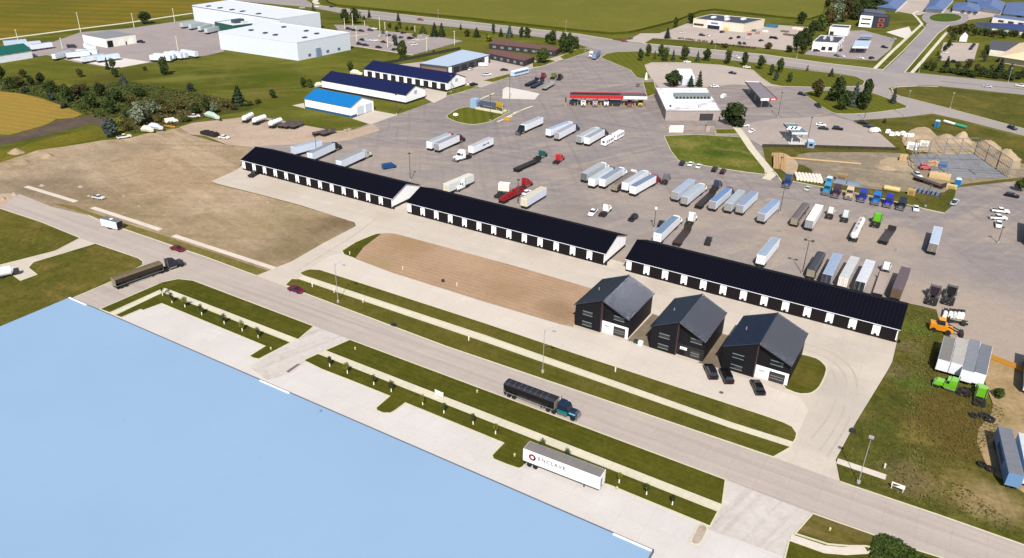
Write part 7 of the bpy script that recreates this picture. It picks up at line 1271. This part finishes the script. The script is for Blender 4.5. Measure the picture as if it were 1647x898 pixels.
t = thing('boat', 'grey-blue covered frame behind the maroon tractor', 'cover', P(1362, 296)); part(t, 'cover', 'cv', lambda m: m.taper(-5, 5, -1.6, 1.6, 0, -4, 4.2, -.7, .7, 1.3), paint((120, 140, 164), .6)); t.name = 'covered_frame'; part(t, 'rope', 'cv', lambda m: m.box(-.1, .1, -1.4, 1.4, .4, 1.33), paint((90, 100, 120), .8))
a, b, e = P(1518, 197.5), P(1536, 203), P(1553, 207.5); tag(MB().tube((a.x, a.y, .8), (b.x, b.y, .8), .7, .7, 10).tube((a.x, a.y, .8), (a.x - .2, a.y, .8), .6, .6, 10).build('plastic_pipe', paint((238, 240, 226), .5)), 'white pipe end lying beyond the dirt heaps', 'pipe'); tag(MB().tube((b.x, b.y, .8), (e.x, e.y, .8), .75, .75, 10).tube((e.x, e.y, .8), (e.x + .2, e.y, .8), .65, .65, 10).build('plastic_pipe', paint((74, 186, 144), .5)), 'bright green pipe lying beyond the dirt heaps', 'pipe')
# machines and gear at the lower right
def machine(px, rz, label, col, name, cat, s=1.0):
    t = thing(name, label, cat, P(*px), rz); part(t, 'body', name, lambda m: (m.box(-2.2, 1.2, -1.1, 1.1, .7, 2.0), m.taper(1.2, 2.6, -1.0, 1.0, .7, 1.2, 2.3, -.8, .8, 1.6)), paint(col, .5)); part(t, 'cab', name, lambda m: m.taper(-.9, .7, -.9, .9, 2.0, -.7, .5, -.75, .75, 3.1), GLASS); part(t, 'roof', name, lambda m: m.box(-.8, .6, -.85, .85, 3.1, 3.2), paint(tuple(min(255, v + 16) for v in col), .5)); part(t, 'arm', name, lambda m: (m.tube((1.4, -.7, 1.8), (4.0, -.7, .8), .16), m.tube((1.4, .7, 1.8), (4.0, .7, .8), .16), m.box(3.9, 4.6, -1.2, 1.2, .2, 1.0)), CHASSIS)
    for x in (-1.4, 1.5):
        for y in (-1.1, 1.1): wheel(t, x, y, .6, .45)
    t.scale = (s, s, s); return t
machine((1511, 533), .1, 'orange loader beside the block of four trailers', (244, 156, 24), 'loader', 'loader', 1.15)
semi_px((1494, 497), (1502, 474), 'dark purple truck with a cream cab roof at the shed corner', (66, 48, 62), sleeper=False, name='truck', hood=(214, 186, 150), s=1.25); semi_px((1521, 496), (1529, 474), 'black truck with white nose at the corner of the storage yard', (40, 42, 46), sleeper=False, name='truck', hood=(232, 234, 236), s=1.25)
for i, x in enumerate([1519, 1527.5, 1534, 1541, 1546.5]):
    t = thing('barrel_rack', 'white gas tank on a dark stand, %s from the left behind the orange loader' % ORD[i + 1], 'tank', P(x, 509 + i * .6), heading(P(x, 509), P(x + 3, 494)), 'white tanks behind the loader'); part(t, 'tank', 'br', lambda m: m.tube((-1.6, 0, .8), (.9, 0, .8), .55, .55, 10), WM if i != 2 else paint((210, 212, 214), .5)); part(t, 'stand', 'br', lambda m: m.box(.9, 3.2, -.5, .5, 0, 1.0), DKB)
t = thing('plough', 'black folded implement lying beside the orange loader', 'implement', P(1541, 521)); part(t, 'frame', 'pl', lambda m: (m.box(-2.4, 2.2, -.2, .2, .3, .7), m.tube((-2, -1, .3), (2, 1.2, .8), .15), m.box(.6, 1.6, -1, 1, .2, 1.0)), DKB); part(t, 'blade', 'pl', lambda m: m.taper(-2.6, -2, -1.2, 1.2, .05, -2.3, -2.1, -1.2, 1.2, 1.1), CHASSIS)
for i, (px, rz, lb) in enumerate([((1617, 586), -.28, 'yellow steel beams lying between the storage yard trailers')]):
    t = thing('steel_beams', lb, 'beams', P(*px), rz)
    for k in range(3): part(t, 'beam', 'yb', lambda m: m.box(-3.8, 3.8, -.2, .2, .2, .7), paint((214, 150, 40), .6), (.3 * k, k * .75 - .7, 0))
    part(t, 'bearer', 'yb', lambda m: (m.box(-2.6, -2.3, -1.2, 1.4, 0, .2), m.box(2.3, 2.6, -1.2, 1.4, 0, .2)), CHASSIS)
def tyre(px, label, r=.9):
    m = MB(); N = 16
    for k in range(N):
        a, b = k * 6.283 / N, (k + 1) * 6.283 / N; P2 = lambda t, q, z: (q * math.cos(t), q * math.sin(t), z)
        for (r0, z0), (r1, z1) in (((r, 0), (r, .5)), ((r, .5), (r * .55, .5)), ((r * .55, .5), (r * .55, 0))): m.face([P2(a, r0, z0), P2(b, r0, z0), P2(b, r1, z1), P2(a, r1, z1)])
    p = P(*px); tag(m.build('tyre', TYRE, None, (p.x, p.y, .2)), label, 'tyre', 'old tyres in the weeds')
for px, lb in [((1565, 671), 'old tyre in the weeds, leftmost below the lime tractor'), ((1582, 672), 'old tyre lying left of the largest tyre'), ((1590, 677), 'largest old tyre above the blue-sided trailer'), ((1578, 750), 'old tyre in the weeds left of the blue-sided trailer'), ((1591, 757), 'old tyre against the blue-sided trailer'), ((1551, 629), 'old tyre between the two lime tractors')]: tyre(px, lb, 1.15 if 'largest' in lb else .85)
# things at the upper left yard and dirt lot
for (a, b), lb in [(((392, 187), (404, 181)), 'white tank trailer, left of three in the gravel yard'), (((409, 190), (424, 185)), 'white tank trailer, middle of three in the gravel yard'), (((433, 196), (452, 189)), 'white tank trailer, right of three in the gravel yard')]: trailer(a, b, lb, (236, 240, 240), (214, 222, 226), 'tank', zt=3.4, L=8, group='white tanks in the gravel yard')
for (a, b), lb in [(((452, 202), (462, 198)), 'dark skid frame, left of three in the gravel yard'), (((460, 203), (472, 199)), 'dark skid frame, middle of three in the gravel yard'), (((470, 204), (484, 199)), 'dark skid frame, right of three in the gravel yard'), (((508, 214), (522, 211)), 'low dark chassis with a white box at the yard exit'), (((520, 215), (534, 211)), 'low dark chassis right of the white box at the yard exit')]: trailer(a, b, lb, (104, 90, 86), (104, 90, 86), 'flat', zt=1.2, L=7, group='dark chassis in the gravel yard')
def boat(px, rz, L, label, col, cov):
    t = thing('boat', label, 'boat', P(*px), rz); k = 'bo%.1f' % L
    part(t, 'hull', k, lambda m: m.hexa([(-L / 2, -.8, .5), (L * .3, -.8, .5), (L * .45, 0, .6), (L * .3, .8, .5), (-L / 2, .8, .5)], [(-L / 2, -1.2, 1.7), (L * .25, -1.2, 1.7), (L / 2, 0, 1.9), (L * .25, 1.2, 1.7), (-L / 2, 1.2, 1.7)]), paint(col, .5)); part(t, 'cover', k, lambda m: m.taper(-L * .48, L * .2, -1.1, 1.1, 1.7, -L * .3, L * .05, -.5, .5, 2.9), paint(cov, .7)); part(t, 'trailer', k, lambda m: m.box(-L * .4, L * .6, -.4, .4, .2, .5), CHASSIS)
    for y in (-.9, .9): wheel(t, -.6, y, .35, .25)
boat((343, 191), -.1, 11, 'pale green covered boat at the edge of the gravel yard', (206, 224, 208), (190, 212, 196)); boat((252, 209), .2, 8, 'silver covered boat at the top of the dirt lot', (216, 220, 232), (206, 212, 226)); boat((574, 121), .1, 8, 'cream boat behind the left end of the door shed', (244, 240, 214), (240, 236, 214)); boat((515, 141), 1.2, 5.5, 'cream camper box behind the white windowless shed', (240, 234, 200), (236, 230, 204))
boat((239, 213), .3, 6, 'cream small boat left of the silver covered boat', (240, 232, 204), (236, 228, 206)); car((200, 222.5), (6, -1), 'pickup', (238, 230, 220), 'old cream pickup at the top of the dirt lot'); car((361, 223), (7, 1), 'sedan', (240, 238, 234), 'white car at the lower edge of the gravel yard'); car((159, 320), (6, 1), 'pickup', (216, 218, 224), 'silver and black pickup on the dirt lot', s=.8); car((276, 197.5), (7, -1), 'van', (244, 240, 232), 'white van at the corner of the gravel yard'); car((312, 189.5), (6, -.5), 'pickup', (226, 222, 212), 'cream pickup beside the thicket at the yard')
stack((338, 218), 'black timber stack at the lower edge of the gravel yard', 9, 3, 1.6, paint((44, 40, 40), .9)); t = stack((273, 204.5), 'orange beam beside the silver boat', 6, .7, .5, paint((222, 160, 60), .7), .2, 'orange_beam', 'beam')
for i, px in enumerate([(556, 212), (562, 210.5)]): o = MB().taper(-.9, .9, -.8, .8, 0, -.7, .7, -.6, .6, 1.0).taper(-.5, .5, -.4, .4, 1.0, -.3, .3, -.2, .2, 1.2).build('boulder', ROCK, None, P(*px)); tag(o, ['left', 'right'][i] + ' pale block of two at the yard exit', 'block')
o = MB().taper(-1, 1, -.9, .9, 0, -.8, .8, -.7, .7, 1.0).taper(-.6, .6, -.5, .5, 1.0, -.2, .2, -.2, .2, 1.15).build('boulder', paint((250, 250, 246), .8), None, P(733, 186)); tag(o, 'white painted stone on the lawn island', 'stone')
o = MB().tube((0, 0, 0), (0, 0, 3.2), .9, .5, 8).tube((0, 0, 3.2), (0, 0, 4.0), .55, .2, 8).build('statue', paint((252, 250, 244), .7), None, P(1039, 128)); tag(o, 'white upright figure-like marker at the lawn corner by the red canopy', 'marker'); 
t = thing('container', 'white box container beside the red flatbed behind the middle shed', 'container', P(811, 308), .3); part(t, 'body', 'cn', lambda m: m.box(-2, 2, -1.2, 1.2, .5, 3.2), paint((246, 238, 228), .6)); part(t, 'door', 'cn', lambda m: m.box(-1.8, 1.8, -1.26, -1.2, .6, 3.0), paint((236, 228, 218), .6)); part(t, 'skid', 'cn', lambda m: m.box(-2, 2, -1, 1, 0, .5), CHASSIS)
car((804, 316), (6, -4), 'pickup', (56, 62, 52), 'dark green pickup left of the red flatbed'); car((1063, 363), (3, -7), 'suv', (30, 32, 38), 'black vehicle left of the marked trailer behind the right shed')
t = thing('fence', 'dark wire fence along the verge behind the repair shop', 'fence', P(660, 100)); c = t.location; pts = [P(608, 106), P(640, 100), P(680, 92), P(700, 88), P(740, 80)]; m = MB(); ribbon(m, [Vector((p.x - c.x, p.y - c.y)) for p in pts], .12, 0, 1.8); m.build('mesh_panel', paint((66, 70, 52), .9), t)
for k in range(9):
    a = pts[0].lerp(pts[4], k / 8) - c; part(t, 'post', 'fw', lambda m: m.tube((0, 0, 0), (0, 0, 2), .08, .08, 6), POLE, (a.x, a.y, 0))
t = thing('fence', 'low dark rail fence along the forecourt above the building site', 'fence', P(1340, 240)); c = t.location; pts = [P(1226, 236.6), P(1312, 238), P(1446, 242)]; m = MB(); ribbon(m, [Vector((p.x - c.x, p.y - c.y)) for p in pts], .15, .2, 1.3); m.build('rail', paint((70, 66, 46), .9), t)
for k in range(12):
    a = pts[0].lerp(pts[2], k / 11) - c; part(t, 'post', 'fr', lambda m: m.box(-.1, .1, -.1, .1, 0, 1.4), paint((60, 54, 42), .8), (a.x, a.y, 0))
# fuel island at the right edge
t = thing('fuel_station', 'building corner with pale wall and dark shadowed lane at the right edge', 'building', P(1652, 398)); part(t, 'wall', 'fs', lambda m: m.box(-.3, 16, 0, 18, 0, 4.5), paint((246, 244, 240), .6)); part(t, 'roof', 'fs', lambda m: m.box(-.8, 16, -.4, 18.4, 4.5, 4.9), paint((150, 170, 196), .6)); part(t, 'door', 'fs', lambda m: m.box(-.36, -.28, 4, 8, .1, 3.2), paint((90, 120, 150), .5))
for px, d, lb, col in [((1608, 342), (9, 1), 'white pickup with dark bed, top of the group near the right edge', (244, 240, 240)), ((1604, 353), (9, .5), 'white pickup below the dark-bedded one near the right edge', (240, 236, 236)), ((1605, 364), (1, 6), 'white car nose-on below the two pickups near the right edge', (244, 244, 246))]: car(px, d, 'pickup' if 'pickup' in lb else 'sedan', col, lb)
lamp((1605, 391), (1608, 366), 'short lamp post below the white pickups near the right edge', 'box', POLE)

# stock outside the store
for i, (px, w, d, h, col, lb, cat) in enumerate([((1241, 44), 9, 5, 2.2, (70, 132, 160), 'teal stack of goods right of the store', 'goods'), ((1224, 50), 4, 3, 1.6, (200, 196, 196), 'grey pallet stack at the store corner', 'pallets'), ((1218, 55), 3, 2, 1.8, (206, 150, 140), 'pinkish crates before the store', 'crates'), ((1231, 52), 4, 2.5, 1.4, (236, 230, 226), 'white crates left of the teal stack', 'crates'), ((1212, 51), 3, 2, 1.6, (96, 110, 104), 'green plant racks at the store corner', 'racks'), ((1262, 52), 6, 3, 1.2, (120, 130, 90), 'green garden plants on pallets right of the store', 'plants'), ((1284, 48), 9, 4, 1.4, (246, 228, 206), 'cream gravel bin at the far end of the store yard', 'bin'), ((1270, 58), 10, 1.6, 1.4, (128, 100, 98), 'reddish row of stacked goods along the store yard', 'goods'), ((1205, 57), 3, 2, 1.5, (180, 90, 90), 'red crates in front of the store', 'crates')]):
    t = stack(px, lb, w, d, h, paint(col, .7), -.12, 'goods_stack', cat)
